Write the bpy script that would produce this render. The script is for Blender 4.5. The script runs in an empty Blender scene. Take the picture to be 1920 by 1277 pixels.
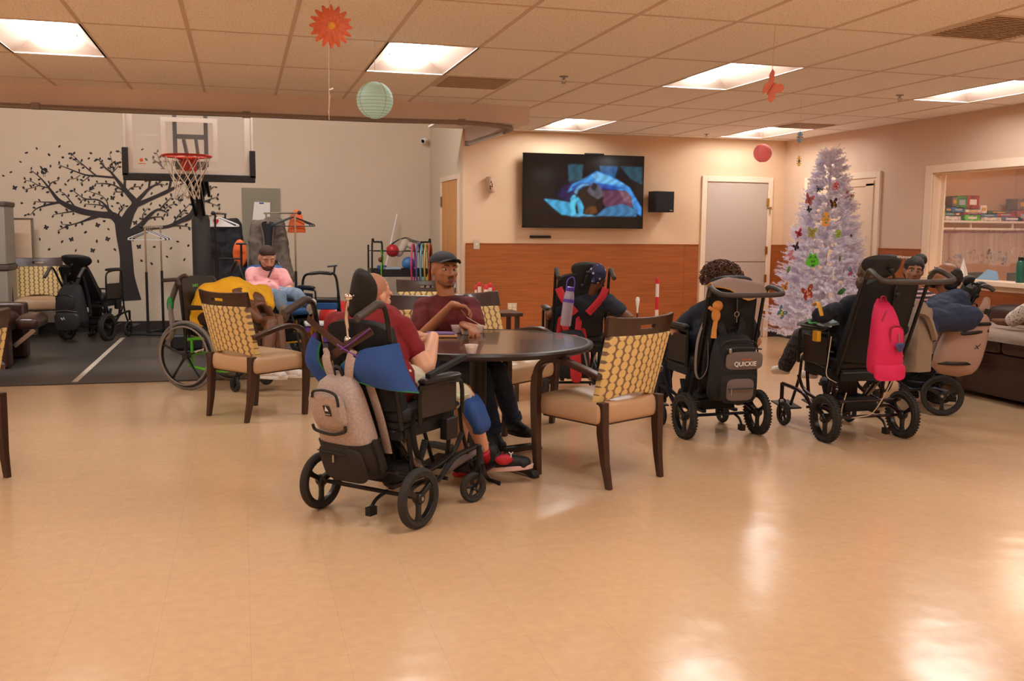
import bpy, bmesh, math, random
from math import pi, sin, cos, radians as rad
from mathutils import Vector, Matrix, Euler
import numpy as np

SC = bpy.context.scene
COL = SC.collection
# ---------------------------------------------------------------- camera, light, exposure
H = 1.38                      # lens height above the floor
F, YAW, PITCH, ROLL = 1815.18, .27183, .11317, .00924
FWD = Vector((sin(YAW)*cos(PITCH), cos(YAW)*cos(PITCH), -sin(PITCH)))
_r = Vector((cos(YAW), -sin(YAW), 0)); _u = _r.cross(FWD)
RT = _r*cos(ROLL) + _u*sin(ROLL); UP = _u*cos(ROLL) - _r*sin(ROLL)
cd = bpy.data.cameras.new('camera'); cam = bpy.data.objects.new('camera', cd); COL.objects.link(cam)
cd.sensor_width = 36; cd.lens = F/1920*36; cd.clip_start = .05; cd.clip_end = 100
mw = Matrix((RT, UP, -FWD)).transposed().to_4x4(); mw.translation = (0, 0, H); cam.matrix_world = mw
SC.camera = cam
SC.view_settings.view_transform = 'Standard'; SC.view_settings.look = 'None'
SC.view_settings.gamma = 1; SC.view_settings.use_curve_mapping = False
SC.view_settings.exposure = -0.18
world = bpy.data.worlds.new('world'); SC.world = world; world.use_nodes = True
world.node_tree.nodes['Background'].inputs[0].default_value = (1, .82, .68, 1)
world.node_tree.nodes['Background'].inputs[1].default_value = .05
SC.cycles.max_bounces = 10; SC.cycles.diffuse_bounces = 8; SC.cycles.glossy_bounces = 3
SC.cycles.transparent_max_bounces = 12; SC.cycles.sample_clamp_indirect = 4
SC.cycles.caustics_reflective = False; SC.cycles.caustics_refractive = False
LIGHT_POWER = 30.0            # emission strength of every troffer in the main room
def area(name, loc, sx, sy, power, col, rot=(0, 0, 0), parent=None, spread=pi):
    l = bpy.data.lights.new(name, 'AREA'); l.shape = 'RECTANGLE'; l.size = sx; l.size_y = sy
    l.energy = power; l.color = col; l.spread = spread
    o = bpy.data.objects.new(name, l); o.location = loc; o.rotation_euler = rot; COL.objects.link(o)
    if parent: o.parent = parent
    return o

# ---------------------------------------------------------------- helpers
def V(*a): return Vector(a if len(a) > 1 else a[0])
def lin(c): return tuple((x/12.92 if x <= .04045 else ((x+.055)/1.055)**2.4) for x in [v/255 for v in c])
def ray(px, py): return FWD + RT*((px-960)/F) - UP*((py-638.5)/F)
def at_y(px, py, y): d = ray(px, py); t = y/d.y; return Vector((d.x*t, y, H+d.z*t))
def at_x(px, py, x): d = ray(px, py); t = x/d.x; return Vector((x, d.y*t, H+d.z*t))
def at_z(px, py, z): d = ray(px, py); t = (z-H)/d.z; return Vector((d.x*t, d.y*t, z))
def cm(px, py, d): r_ = ray(px, py)*d; return Vector((r_.x, r_.y, H+r_.z))   # point seen at a pixel, d metres deep
R = random.Random(7)
OFF = Vector((0, 0, 0))
M = {}
def mat(name, c, rough=.6, metal=0, spec=.5, var=0, vscale=8, bump=0, bscale=60, coat=0, emit=None, es=1, alpha=1, trans=0, sub=0, stretch=None):
    m = bpy.data.materials.new(name); m.use_nodes = True; nt = m.node_tree; b = nt.nodes['Principled BSDF']
    l = lin(c)
    b.inputs['Base Color'].default_value = (*l, 1); b.inputs['Roughness'].default_value = rough
    b.inputs['Metallic'].default_value = metal; b.inputs['Specular IOR Level'].default_value = spec
    b.inputs['Coat Weight'].default_value = coat; b.inputs['Alpha'].default_value = alpha
    b.inputs['Transmission Weight'].default_value = trans
    if emit: b.inputs['Emission Color'].default_value = (*lin(emit), 1); b.inputs['Emission Strength'].default_value = es
    tc = nt.nodes.new('ShaderNodeTexCoord'); mp = nt.nodes.new('ShaderNodeMapping'); nt.links.new(tc.outputs['Object'], mp.inputs[0])
    if stretch: mp.inputs['Scale'].default_value = stretch
    if var:
        n = nt.nodes.new('ShaderNodeTexNoise'); n.inputs['Scale'].default_value = vscale; n.inputs['Detail'].default_value = 4
        nt.links.new(mp.outputs[0], n.inputs[0])
        r = nt.nodes.new('ShaderNodeValToRGB'); nt.links.new(n.outputs[0], r.inputs[0])
        r.color_ramp.elements[0].position = .3; r.color_ramp.elements[1].position = .7
        r.color_ramp.elements[0].color = (*[x*(1-var) for x in l], 1); r.color_ramp.elements[1].color = (*[min(1, x*(1+var)) for x in l], 1)
        nt.links.new(r.outputs[0], b.inputs['Base Color'])
    if bump:
        n2 = nt.nodes.new('ShaderNodeTexNoise'); n2.inputs['Scale'].default_value = bscale; n2.inputs['Detail'].default_value = 3
        nt.links.new(mp.outputs[0], n2.inputs[0])
        bn = nt.nodes.new('ShaderNodeBump'); bn.inputs['Strength'].default_value = bump; bn.inputs['Distance'].default_value = .01
        nt.links.new(n2.outputs[0], bn.inputs['Height']); nt.links.new(bn.outputs[0], b.inputs['Normal'])
    M[name] = m
    return m
def pnode(name):
    m = M[name]; return m.node_tree, m.node_tree.nodes['Principled BSDF']

def frame_of(d):
    d = d.normalized(); a = Vector((0, 0, 1)) if abs(d.z) < .9 else Vector((1, 0, 0))
    u = a.cross(d).normalized(); return u, d.cross(u)
class MB:
    def __init__(s, X=None): s.bm = bmesh.new(); s.X = X
    def t(s, p):
        p = Vector(p); return s.X @ p if s.X is not None else p
    def v(s, p): return s.bm.verts.new(s.t(p))
    def f(s, vs):
        try: return s.bm.faces.new(vs)
        except ValueError: return None
    def box(s, c, sz, rot=None, taper=1):
        c = Vector(c); q = (Euler(rot).to_matrix() if rot is not None and not isinstance(rot, Matrix) else rot) if rot is not None else Matrix.Identity(3)
        vs = []
        for z in (-1, 1):
            k = taper if z > 0 else 1
            for x, y in ((-1, -1), (1, -1), (1, 1), (-1, 1)):
                vs.append(s.v(c + q @ Vector((x*sz[0]/2*k, y*sz[1]/2*k, z*sz[2]/2))))
        for a in ((3, 2, 1, 0), (4, 5, 6, 7), (0, 1, 5, 4), (1, 2, 6, 5), (2, 3, 7, 6), (3, 0, 4, 7)): s.f([vs[i] for i in a])
        return s
    def bar(s, p0, p1, w, h, up=(0, 0, 1)):
        p0, p1 = Vector(p0), Vector(p1); d = (p1-p0); L = d.length; d.normalize(); u = Vector(up).cross(d)
        if u.length < 1e-4: u = Vector((1, 0, 0)).cross(d)
        u.normalize(); n = d.cross(u)
        return s.box((p0+p1)/2, (L, w, h), Matrix((d, u, n)).transposed())
    def rings(s, rs, closed=False, cap=True):
        R_ = [[s.v(p) for p in r] for r in rs]; n = len(R_[0]); m = len(R_)
        for i in range(m if closed else m-1):
            a, b = R_[i], R_[(i+1) % m]
            for j in range(n): s.f([a[j], a[(j+1) % n], b[(j+1) % n], b[j]])
        if cap and not closed: s.f(R_[0][::-1]); s.f(R_[-1])
        return s
    def tube(s, pts, r, n=8, closed=False, flat=1, cap=True, up=None):
        pts = [Vector(p) for p in pts]; m = len(pts); rs = r if isinstance(r, (list, tuple)) else [r]*m
        rings = []; u = None
        for i, p in enumerate(pts):
            a = pts[(i-1) % m] if (closed or i) else p; b = pts[(i+1) % m] if (closed or i < m-1) else p
            d = (b-a)
            if d.length < 1e-7: d = Vector((0, 0, 1))
            d.normalize()
            if up is not None: u = Vector(up).cross(d); u = u.normalized() if u.length > 1e-4 else frame_of(d)[0]
            elif u is None: u = frame_of(d)[0]
            else:
                u = u - d*u.dot(d); u = u.normalized() if u.length > 1e-5 else frame_of(d)[0]
            w = d.cross(u)
            rings.append([p + u*(cos(2*pi*j/n)*rs[i]) + w*(sin(2*pi*j/n)*rs[i]*flat) for j in range(n)])
        return s.rings(rings, closed, cap)
    def lathe(s, prof, n=24, c=(0, 0, 0), ax=(0, 0, 1), closed=False):
        c = Vector(c); ax = Vector(ax).normalized(); u, w = frame_of(ax)
        rings = [[c + ax*z + (u*cos(2*pi*j/n)+w*sin(2*pi*j/n))*max(r, 1e-4) for j in range(n)] for r, z in prof]
        return s.rings(rings, closed)
    def ell(s, c, r, q=None, n=14, m=9):
        c = Vector(c); r = Vector(r) if not isinstance(r, (int, float)) else Vector((r, r, r))
        q = Matrix.Identity(3) if q is None else q
        rings = []
        for i in range(m):
            th = pi*(i+.5)/m - pi/2 if 0 else -pi/2 + pi*(i)/(m-1)
            k = max(cos(th), .02)
            rings.append([c + q @ Vector((r.x*k*cos(2*pi*j/n), r.y*k*sin(2*pi*j/n), r.z*sin(th))) for j in range(n)])
        return s.rings(rings)
    def cone(s, p0, r0, p1, r1, n=14):
        # capsule with two radii
        p0, p1 = Vector(p0), Vector(p1); d = p1-p0; L = max(d.length, 1e-4); d.normalize(); u, w = frame_of(d)
        rings = []
        for i in range(5):
            th = -pi/2 + pi/2*i/4; k = max(cos(th), .03); rings.append([p0 + d*(r0*sin(th)) + (u*cos(2*pi*j/n)+w*sin(2*pi*j/n))*r0*k for j in range(n)])
        for i in range(5):
            th = pi/2*i/4; k = max(cos(th), .03); rings.append([p1 + d*(r1*sin(th)) + (u*cos(2*pi*j/n)+w*sin(2*pi*j/n))*r1*k for j in range(n)])
        return s.rings(rings)
    def poly(s, pts, d):
        # pts: planar outline (3D), extruded by vector d
        d = Vector(d); a = [s.v(p) for p in pts]; b = [s.v(Vector(p)+d) for p in pts]; n = len(a)
        f1 = s.f(a[::-1]); f2 = s.f(b)
        for i in range(n): s.f([a[i], a[(i+1) % n], b[(i+1) % n], b[i]])
        return s
    def sheet(s, grid, th=.004):
        # grid: rows of points -> thick cloth
        rows, cols = len(grid), len(grid[0]); g = [[Vector(p) for p in r] for r in grid]
        top, bot = [], []
        for i in range(rows):
            ta, ba = [], []
            for j in range(cols):
                du = g[min(i+1, rows-1)][j]-g[max(i-1, 0)][j]; dv = g[i][min(j+1, cols-1)]-g[i][max(j-1, 0)]
                n = du.cross(dv); n = n.normalized() if n.length > 1e-9 else Vector((0, 0, 1))
                ta.append(s.v(g[i][j]+n*th/2)); ba.append(s.v(g[i][j]-n*th/2))
            top.append(ta); bot.append(ba)
        for i in range(rows-1):
            for j in range(cols-1):
                s.f([top[i][j], top[i+1][j], top[i+1][j+1], top[i][j+1]]); s.f([bot[i][j], bot[i][j+1], bot[i+1][j+1], bot[i+1][j]])
        for j in range(cols-1):
            s.f([top[0][j], top[0][j+1], bot[0][j+1], bot[0][j]]); s.f([top[-1][j+1], top[-1][j], bot[-1][j], bot[-1][j+1]])
        for i in range(rows-1):
            s.f([top[i+1][0], top[i][0], bot[i][0], bot[i+1][0]]); s.f([top[i][-1], top[i+1][-1], bot[i+1][-1], bot[i][-1]])
        return s
    def build(s, name, m, parent=None, smooth=True, bevel=0, sub=0, ang=40, off=None, remesh=0, sm=0, disp=0, dscale=.08, seg=2):
        me = bpy.data.meshes.new(name)
        o_ = OFF if off is None else off
        if o_.length > 0: bmesh.ops.translate(s.bm, verts=s.bm.verts, vec=-o_)
        bmesh.ops.recalc_face_normals(s.bm, faces=s.bm.faces)
        s.bm.to_mesh(me); s.bm.free()
        ms = m if isinstance(m, (list, tuple)) else [m]
        for x in ms: me.materials.append(M[x] if isinstance(x, str) else x)
        if smooth:
            me.shade_smooth()
            if not remesh and not sub: me.set_sharp_from_angle(angle=rad(ang))
        o = bpy.data.objects.new(name, me); COL.objects.link(o)
        if bevel:
            b = o.modifiers.new('bevel', 'BEVEL'); b.width = bevel; b.segments = seg; b.limit_method = 'ANGLE'; b.angle_limit = rad(35); b.harden_normals = False
        if remesh:
            r = o.modifiers.new('remesh', 'REMESH'); r.mode = 'VOXEL'; r.voxel_size = remesh; r.use_smooth_shade = True
            if sm:
                k = o.modifiers.new('smooth', 'SMOOTH'); k.factor = .5; k.iterations = sm
        if sub:
            k = o.modifiers.new('sub', 'SUBSURF'); k.levels = sub; k.render_levels = sub
        if disp:
            t = bpy.data.textures.get('clouds%g' % dscale) or bpy.data.textures.new('clouds%g' % dscale, 'CLOUDS'); t.noise_scale = dscale; t.noise_depth = 1
            k = o.modifiers.new('folds', 'DISPLACE'); k.texture = t; k.strength = disp; k.texture_coords = 'LOCAL'
        if parent: o.parent = parent
        return o
def text(name, body, size, m, parent, loc, xdir, ydir, th=.001, bold=0):
    cu = bpy.data.curves.new(name, 'FONT'); cu.body = body; cu.size = size; cu.extrude = th; cu.align_x = 'CENTER'; cu.align_y = 'CENTER'; cu.offset = bold
    o = bpy.data.objects.new(name, cu); COL.objects.link(o)
    bpy.context.view_layer.update()
    me = bpy.data.meshes.new_from_object(o); bpy.data.objects.remove(o)
    me.materials.clear(); me.materials.append(M[m])
    o = bpy.data.objects.new(name, me); COL.objects.link(o)
    x = Vector(xdir).normalized(); y = Vector(ydir); y = (y-x*y.dot(x)).normalized(); z = x.cross(y)
    mt = Matrix((x, y, z)).transposed().to_4x4(); mt.translation = Vector(loc) - OFF
    if parent: o.parent = parent
    o.matrix_basis = mt
    return o
def tag(o, label=None, cat=None, group=None, kind=None):
    if label: o['label'] = label
    if cat: o['category'] = cat
    if group: o['group'] = group
    if kind: o['kind'] = kind
    return o
def thing(name, label, cat, loc=(0, 0, 0), rz=0, group=None):
    o = bpy.data.objects.new(name, None); COL.objects.link(o); o.location = loc; o.rotation_euler = (0, 0, rz); o.empty_display_size = .1
    return tag(o, label, cat, group)
def struct(name, mb, m, **k):
    o = mb.build(name, m, **k); o['kind'] = 'structure'; return o
def arc(c, r, a0, a1, n, ax=0):
    # points of an arc in the plane normal to axis ax (0:x 1:y 2:z)
    out = []
    for i in range(n+1):
        a = a0+(a1-a0)*i/n
        p = {0: (0, cos(a), sin(a)), 1: (cos(a), 0, sin(a)), 2: (cos(a), sin(a), 0)}[ax]
        out.append(Vector(c)+Vector(p)*r)
    return out
def spline(pts, n=6):
    pts = [Vector(p) for p in pts]; out = []
    for i in range(len(pts)-1):
        p0 = pts[max(i-1, 0)]; p1 = pts[i]; p2 = pts[i+1]; p3 = pts[min(i+2, len(pts)-1)]
        for k in range(n):
            t = k/n
            out.append(.5*((2*p1)+(p2-p0)*t+(2*p0-5*p1+4*p2-p3)*t*t+(3*p1-p0-3*p2+p3)*t*t*t))
    out.append(pts[-1]); return out
def copy_tree(o, parent=None):
    c = o.copy(); COL.objects.link(c); c.parent = parent if parent else None
    for ch in list(o.children): copy_tree(ch, c)
    return c
# ---------------------------------------------------------------- materials
mat('wall_paint', (216, 188, 164), .75, var=.03, vscale=2, bump=.05, bscale=180)
mat('wall_cream', (226, 194, 160), .75, var=.02, vscale=2, bump=.05, bscale=180)
mat('gym_paint', (212, 196, 172), .8, var=.02, vscale=1.5, bump=.06, bscale=180)
mat('header_paint', (232, 218, 214), .75, var=.02, vscale=2)
mat('white_trim', (238, 215, 190), .4)
mat('grey_door', (190, 172, 160), .45, var=.01)
mat('cream_door', (226, 198, 168), .5)
mat('wood_door', (214, 150, 80), .4, var=.12, vscale=3, stretch=(6, 6, .6))
mat('wainscot', (160, 88, 40), .38, var=.22, vscale=5, stretch=(.5, .5, 14), bump=.03)
mat('baseboard_dark', (46, 36, 34), .5)
mat('brass', (200, 150, 60), .25, metal=1)
mat('steel', (170, 165, 160), .3, metal=1)
mat('chrome', (225, 220, 215), .12, metal=1)
mat('grid_metal', (214, 192, 176), .5)
mat('black', (22, 21, 22), .45)
mat('black_gloss', (14, 14, 15), .12)
mat('black_matte', (26, 25, 26), .9)
mat('white', (235, 232, 228), .5)
mat('white_paper', (240, 236, 230), .8)
mat('vent_grey', (215, 196, 178), .6)
mat('plate', (205, 185, 160), .4)
mat('outlet_white', (235, 215, 190), .35)
mat('track_grey', (142, 128, 120), .4, metal=.15)
mat('light_diffuser', (255, 255, 255), .5, emit=(240, 243, 240), es=LIGHT_POWER)
mat('light_pan', (205, 180, 165), .5)
mat('gym_fill_light', (255, 255, 255), .5, emit=(246, 246, 248), es=84)
mat('store_fill_light', (255, 255, 255), .5, emit=(255, 228, 205), es=32)

# vinyl tile floor: waxed, faint seams, long waves in the wax
m = mat('vinyl', (222, 176, 134), .16, spec=.5); nt, b = pnode('vinyl')
tc = nt.nodes['Texture Coordinate']; br = nt.nodes.new('ShaderNodeTexBrick'); nt.links.new(tc.outputs['Object'], br.inputs[0])
br.offset = 0; br.inputs['Scale'].default_value = 1; br.inputs['Brick Width'].default_value = .305; br.inputs['Row Height'].default_value = .305
br.inputs['Mortar Size'].default_value = .0012; br.inputs['Mortar Smooth'].default_value = .3
c0 = lin((214, 180, 142))
br.inputs['Color1'].default_value = (*[x*1.0 for x in c0], 1); br.inputs['Color2'].default_value = (*[x*.985 for x in c0], 1); br.inputs['Mortar'].default_value = (*[x*.86 for x in c0], 1)
n1 = nt.nodes.new('ShaderNodeTexNoise'); n1.inputs['Scale'].default_value = 22; n1.inputs['Detail'].default_value = 6; nt.links.new(tc.outputs['Object'], n1.inputs[0])
rp = nt.nodes.new('ShaderNodeValToRGB'); rp.color_ramp.elements[0].color = (.88, .86, .84, 1); rp.color_ramp.elements[1].color = (1.06, 1.06, 1.06, 1); nt.links.new(n1.outputs[0], rp.inputs[0])
mx = nt.nodes.new('ShaderNodeMix'); mx.data_type = 'RGBA'; mx.blend_type = 'MULTIPLY'; mx.inputs[0].default_value = 1
nt.links.new(br.outputs[0], mx.inputs[6]); nt.links.new(rp.outputs[0], mx.inputs[7]); nt.links.new(mx.outputs[2], b.inputs['Base Color'])
n2 = nt.nodes.new('ShaderNodeTexNoise'); n2.inputs['Scale'].default_value = 3.2; n2.inputs['Detail'].default_value = 2; nt.links.new(tc.outputs['Object'], n2.inputs[0])
bp = nt.nodes.new('ShaderNodeBump'); bp.inputs['Strength'].default_value = .35; bp.inputs['Distance'].default_value = .012
nt.links.new(n2.outputs[0], bp.inputs['Height']); nt.links.new(bp.outputs[0], b.inputs['Normal'])
n3 = nt.nodes.new('ShaderNodeTexNoise'); n3.inputs['Scale'].default_value = 1.3; n3.inputs['Detail'].default_value = 5; nt.links.new(tc.outputs['Object'], n3.inputs[0])
mr = nt.nodes.new('ShaderNodeMapRange'); mr.inputs[3].default_value = .12; mr.inputs[4].default_value = .27; nt.links.new(n3.outputs[0], mr.inputs[0]); nt.links.new(mr.outputs[0], b.inputs['Roughness'])

m = mat('rubber_floor', (66, 61, 58), .42, var=.12, vscale=3, bump=.1, bscale=220)
# ceiling tile: fissured mineral fibre
m = mat('ceiling_tile', (250, 242, 234), .85, bump=.25, bscale=160); nt, b = pnode('ceiling_tile')
tc = nt.nodes['Texture Coordinate']; n1 = nt.nodes.new('ShaderNodeTexNoise'); n1.inputs['Scale'].default_value = 95; n1.inputs['Detail'].default_value = 3; nt.links.new(tc.outputs['Object'], n1.inputs[0])
rp = nt.nodes.new('ShaderNodeValToRGB'); c0 = lin((250, 242, 234)); nt.links.new(n1.outputs[0], rp.inputs[0])
rp.color_ramp.elements[0].position = .33; rp.color_ramp.elements[0].color = (*[x*.55 for x in c0], 1); rp.color_ramp.elements[1].position = .42; rp.color_ramp.elements[1].color = (*c0, 1)
nt.links.new(rp.outputs[0], b.inputs['Base Color'])

# ---------------------------------------------------------------- room shell
CZ = 2.58; YT = 11.5; XR = 6.92; XL = -5.0; YR = -3.5; XG = 2.575; YG = 13.65; YH = 9.23; GZ = 4.2
GX0, GY0 = -1.508, 5.16
struct('floor', MB().box(((XL+XR)/2, (YR+YT)/2, -.05), (XR-XL, YT-YR, .1)), 'vinyl', smooth=False)
struct('gym_floor', MB().box(((XL+XG)/2, (9.15+YG)/2, -.044), (XG-XL, YG-9.15, .1)), 'rubber_floor', smooth=False)
struct('floor_strip', MB().box(((XL+XG)/2, 9.14, .004), (XG-XL, .03, .006)), 'baseboard_dark', smooth=False)
# taped white line on the rubber floor
mat('tape', (196, 186, 170), .6, var=.08, vscale=20)
a = at_z(140, 716, .006); b_ = at_z(231, 633, .006)
struct('floor_line', MB().bar(a, b_, .05, .002), 'tape', smooth=False)
# ceiling with holes for the recessed lights
lights = [(i, j) for i in (-4, 0, 4, 8, 12) for j in (1, -2, -5)] + [(8, 4), (12, 4)]
cb = MB()
def cell(i, j): return GX0+.61*i, GX0+.61*(i+1), GY0+1.22*j, GY0+1.22*(j+1)
for i in range(-7, 15):
    for j in range(-9, 7):
        if (i, j) in lights: continue
        x0, x1, y0, y1 = cell(i, j); x0 = max(x0, XL); x1 = min(x1, XR); y0 = max(y0, YR); y1 = min(y1, YT)
        if x1-x0 < .01 or y1-y0 < .01: continue
        if y0 > YH+.2 and x1 < XG: continue
        cb.box(((x0+x1)/2, (y0+y1)/2, CZ+.01), (x1-x0, y1-y0, .02))
struct('ceiling', cb, 'ceiling_tile', smooth=False)
gb = MB()
for i in range(-6, 15):
    x = GX0+.61*i
    if XL < x < XR: gb.box((x, (YR+YT)/2 if x > 2.73 else (YR+YH)/2, CZ-.001), (.024, (YT if x > 2.73 else YH)-YR, .006))
for j in range(-8, 7):
    y = GY0+1.22*j
    if YR < y < YT:
        xa = XL if y < YH else 2.73
        gb.box(((xa+XR)/2, y, CZ-.001), (XR-xa, .02, .005))
gb.box((XR-.01, (YR+YT)/2, CZ-.004), (.02, YT-YR, .01)); gb.box(((2.73+XR)/2, YT-.01, CZ-.004), (XR-2.73, .02, .01))
struct('ceiling_grid', gb, 'grid_metal', smooth=False)
# walls
struct('wall_back', MB().box(((XG+XR)/2, YT+.06, CZ/2), (XR-XG, .12, CZ)), 'wall_cream', smooth=False)
struct('wall_gym_back', MB().box(((XL+XG)/2, YG+.06, GZ/2), (XG-XL, .12, GZ)), 'gym_paint', smooth=False)
struct('wall_gym_side', MB().box((XG+.06, (YT+YG)/2+.06, GZ/2), (.12, YG-YT-.12, GZ)).box((XG+.06, (YH+YT)/2, (GZ+2.42)/2+.08), (.12, YT-YH+.24, GZ-2.58)), 'gym_paint', smooth=False)
struct('wall_left', MB().box((XL-.06, (YR+YG)/2, GZ/2), (.12, YG-YR, GZ)), 'wall_cream', smooth=False)
struct('wall_rear', MB().box(((XL+XR)/2, YR-.06, CZ/2), (XR-XL, .12, CZ)), 'wall_cream', smooth=False)
struct('gym_ceiling', MB().box(((XL+XG)/2, (YH+YG)/2, GZ+.05), (XG-XL+.3, YG-YH+.3, .1)), 'gym_paint', smooth=False)
struct('wall_header', MB().box(((XL+2.73)/2, YH+.1, (2.415+GZ)/2), (2.73-XL, .2, GZ-2.415)).box((2.665, (YH+.2+YT)/2, 2.5), (.13, YT-YH-.2, .17)), 'header_paint', smooth=False)
# right wall with window opening and a closed door
WY0, WY1, WZ0, WZ1 = 6.1, 8.62, .935, 2.01
rb = MB()
rb.box((XR+.06, (WY1+YT)/2+.06, CZ/2), (.12, YT-WY1+.12, CZ)).box((XR+.06, (YR+WY0)/2, CZ/2), (.12, WY0-YR, CZ))
rb.box((XR+.06, (WY0+WY1)/2, WZ0/2), (.12, WY1-WY0, WZ0)).box((XR+.06, (WY0+WY1)/2, (WZ1+CZ)/2), (.12, WY1-WY0, CZ-WZ1))
struct('wall_right', rb, 'wall_paint', smooth=False)
# wainscot panels (laminate) with thin cap
WH = 1.215
wb = MB().box(((2.61+5.70)/2, YT-.006, (WH+.1)/2), (3.09, .012, WH-.1)).box(((6.73+XR)/2, YT-.006, (WH+.1)/2), (XR-6.73, .012, WH-.1))
wb.box((XR-.006, (11.01+YT)/2, (WH+.1)/2), (.012, YT-11.01, WH-.1)).box((XR-.006, (8.72+9.45)/2, (WH+.1)/2), (.012, .73, WH-.1))
wb.box((XR-.006, (YR+8.72)/2, .48), (.012, 8.72-YR, .76))
struct('wainscot', wb, 'wainscot', smooth=False)
cpb = MB().box(((2.61+5.70)/2, YT-.008, WH+.004), (3.09, .018, .009)).box((5.5, YT-.013, .65), (.004, .004, 1.1)).box((2.613, YT-.01, .65), (.012, .016, 1.12))
cpb.box((XR-.008, (8.72+9.45)/2, WH+.004), (.018, .73, .009)).box((XR-.008, 11.25, WH+.004), (.018, .48, .009)).box((6.82, YT-.008, WH+.004), (.18, .018, .009))
struct('trim_1', cpb, 'wainscot', smooth=False)
struct('baseboard_back', MB().box(((2.61+5.70)/2, YT-.008, .05), (3.09, .016, .1)).box((6.82, YT-.008, .05), (.18, .016, .1)), 'baseboard_dark', smooth=False)
struct('baseboard_right', MB().box((XR-.008, 11.25, .05), (.016, .48, .1)).box((XR-.008, (YR+9.45)/2, .05), (.016, 9.45-YR, .1)), 'baseboard_dark', smooth=False)
struct('baseboard_gym', MB().box(((XL+XG)/2, YG-.01, .07), (XG-XL, .02, .14)).box((XG-.01, 13.3, .07), (.02, 1.1, .14)), 'baseboard_dark', smooth=False)

# doors --------------------------------------------------------
def casing(mb, axis, c, a0, a1, zt, w=.07, d=.03, s=-1):
    # three-sided casing around an opening; axis 'y': wall plane y=c spans x a0..a1
    for (u0, u1, z0, z1) in ((a0-w, a0, 0, zt+w), (a1, a1+w, 0, zt+w), (a0, a1, zt, zt+w)):
        if axis == 'y': mb.box(((u0+u1)/2, c+s*d/2, (z0+z1)/2), (u1-u0, d, z1-z0))
        else: mb.box((c+s*d/2, (u0+u1)/2, (z0+z1)/2), (d, u1-u0, z1-z0))
    return mb
d1 = struct('door_1', MB().box((6.23, YT-.012, .50), (.87, .022, .985)).box((6.23, YT-.012, 1.51), (.87, .022, 1.015)), 'grey_door', bevel=.002)
casing(MB(), 'y', YT, 5.79, 6.67, 2.03).build('door_frame', 'white_trim', d1, bevel=.004)
k = MB().lathe([(.001, 0), (.032, 0), (.032, .006), (.012, .01), (.012, .035), (.026, .045), (.030, .058), (.022, .07), (.001, .073)], 20, (5.87, YT-.025, .965), (0, -1, 0)).build('door_knob', 'brass', d1)
for z in (1.03+.12, .78, .3, 1.78): MB().box((6.668, YT-.034, z), (.03, .012, .1)).build('hinge', 'brass', d1)
MB().box((6.69, YT-.04, 1.71), (.06, .02, .012)).tube([(6.69, YT-.05, 1.71), (6.69, YT-.05, 1.62)], .006).build('door_latch', 'brass', d1)
d2 = struct('door_2', MB().box((XG-.008, 12.2, 1.0), (.02, .98, 2.0)), 'wood_door', bevel=.002)
casing(MB(), 'x', XG, 11.70, 12.69, 2.0, w=.06).build('door_frame', 'white_trim', d2, bevel=.004)
MB().lathe([(.001, 0), (.03, 0), (.03, .006), (.012, .01), (.012, .035), (.026, .045), (.028, .058), (.001, .07)], 20, (XG-.02, 11.79, .965), (-1, 0, 0)).build('door_knob', 'brass', d2)
MB().box((XG-.03, 12.69, 1.75), (.014, .05, .13)).build('hinge', 'steel', d2)
d3 = struct('door_3', MB().box((XR-.01, 10.22, 1.005), (.02, 1.36, 2.01)).box((XR-.024, 10.22, 1.95), (.012, 1.3, .06)).box((XR-.024, 9.64, 1.0), (.012, .14, 1.9)).box((XR-.024, 10.8, 1.0), (.012, .14, 1.9)), 'cream_door', bevel=.003)
casing(MB(), 'x', XR, 9.53, 10.91, 2.01).build('door_frame', 'white_trim', d3, bevel=.004)
MB().box((XR-.035, 9.72, 1.0), (.03, .05, .12)).build('door_plate', 'steel', d3)
# interior window to the store room
w1 = struct('window_1', MB().box((XR+.07, (WY0+WY1)/2, (WZ0+WZ1)/2), (.006, WY1-WY0, WZ1-WZ0)), mat('window_glass', (255, 255, 255), .02, spec=.3, alpha=.05), smooth=False)
fr = MB()
for (y0, y1, z0, z1) in ((WY1, WY1+.1, WZ0-.08, WZ1+.08), (WY0-.1, WY0, WZ0-.08, WZ1+.08), (WY0, WY1, WZ1, WZ1+.08)): fr.box((XR-.012, (y0+y1)/2, (z0+z1)/2), (.024, y1-y0, z1-z0))
for (y0, y1, z0, z1) in ((WY1-.012, WY1, WZ0, WZ1), (WY0, WY0+.012, WZ0, WZ1), (WY0, WY1, WZ1-.012, WZ1)): fr.box((XR+.06, (y0+y1)/2, (z0+z1)/2), (.12, y1-y0, z1-z0))
fr.box((XR+.09, WY1-.05, (WZ0+WZ1)/2), (.02, .05, WZ1-WZ0))
fr.build('window_frame', 'white_trim', w1, bevel=.003)
MB().box((XR+.03, (WY0+WY1)/2, WZ0-.015), (.26, WY1-WY0+.2, .045)).box((XR-.012, (WY0+WY1)/2, WZ0-.06), (.024, WY1-WY0+.2, .06)).build('window_sill', 'white_trim', w1, bevel=.004)
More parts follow.
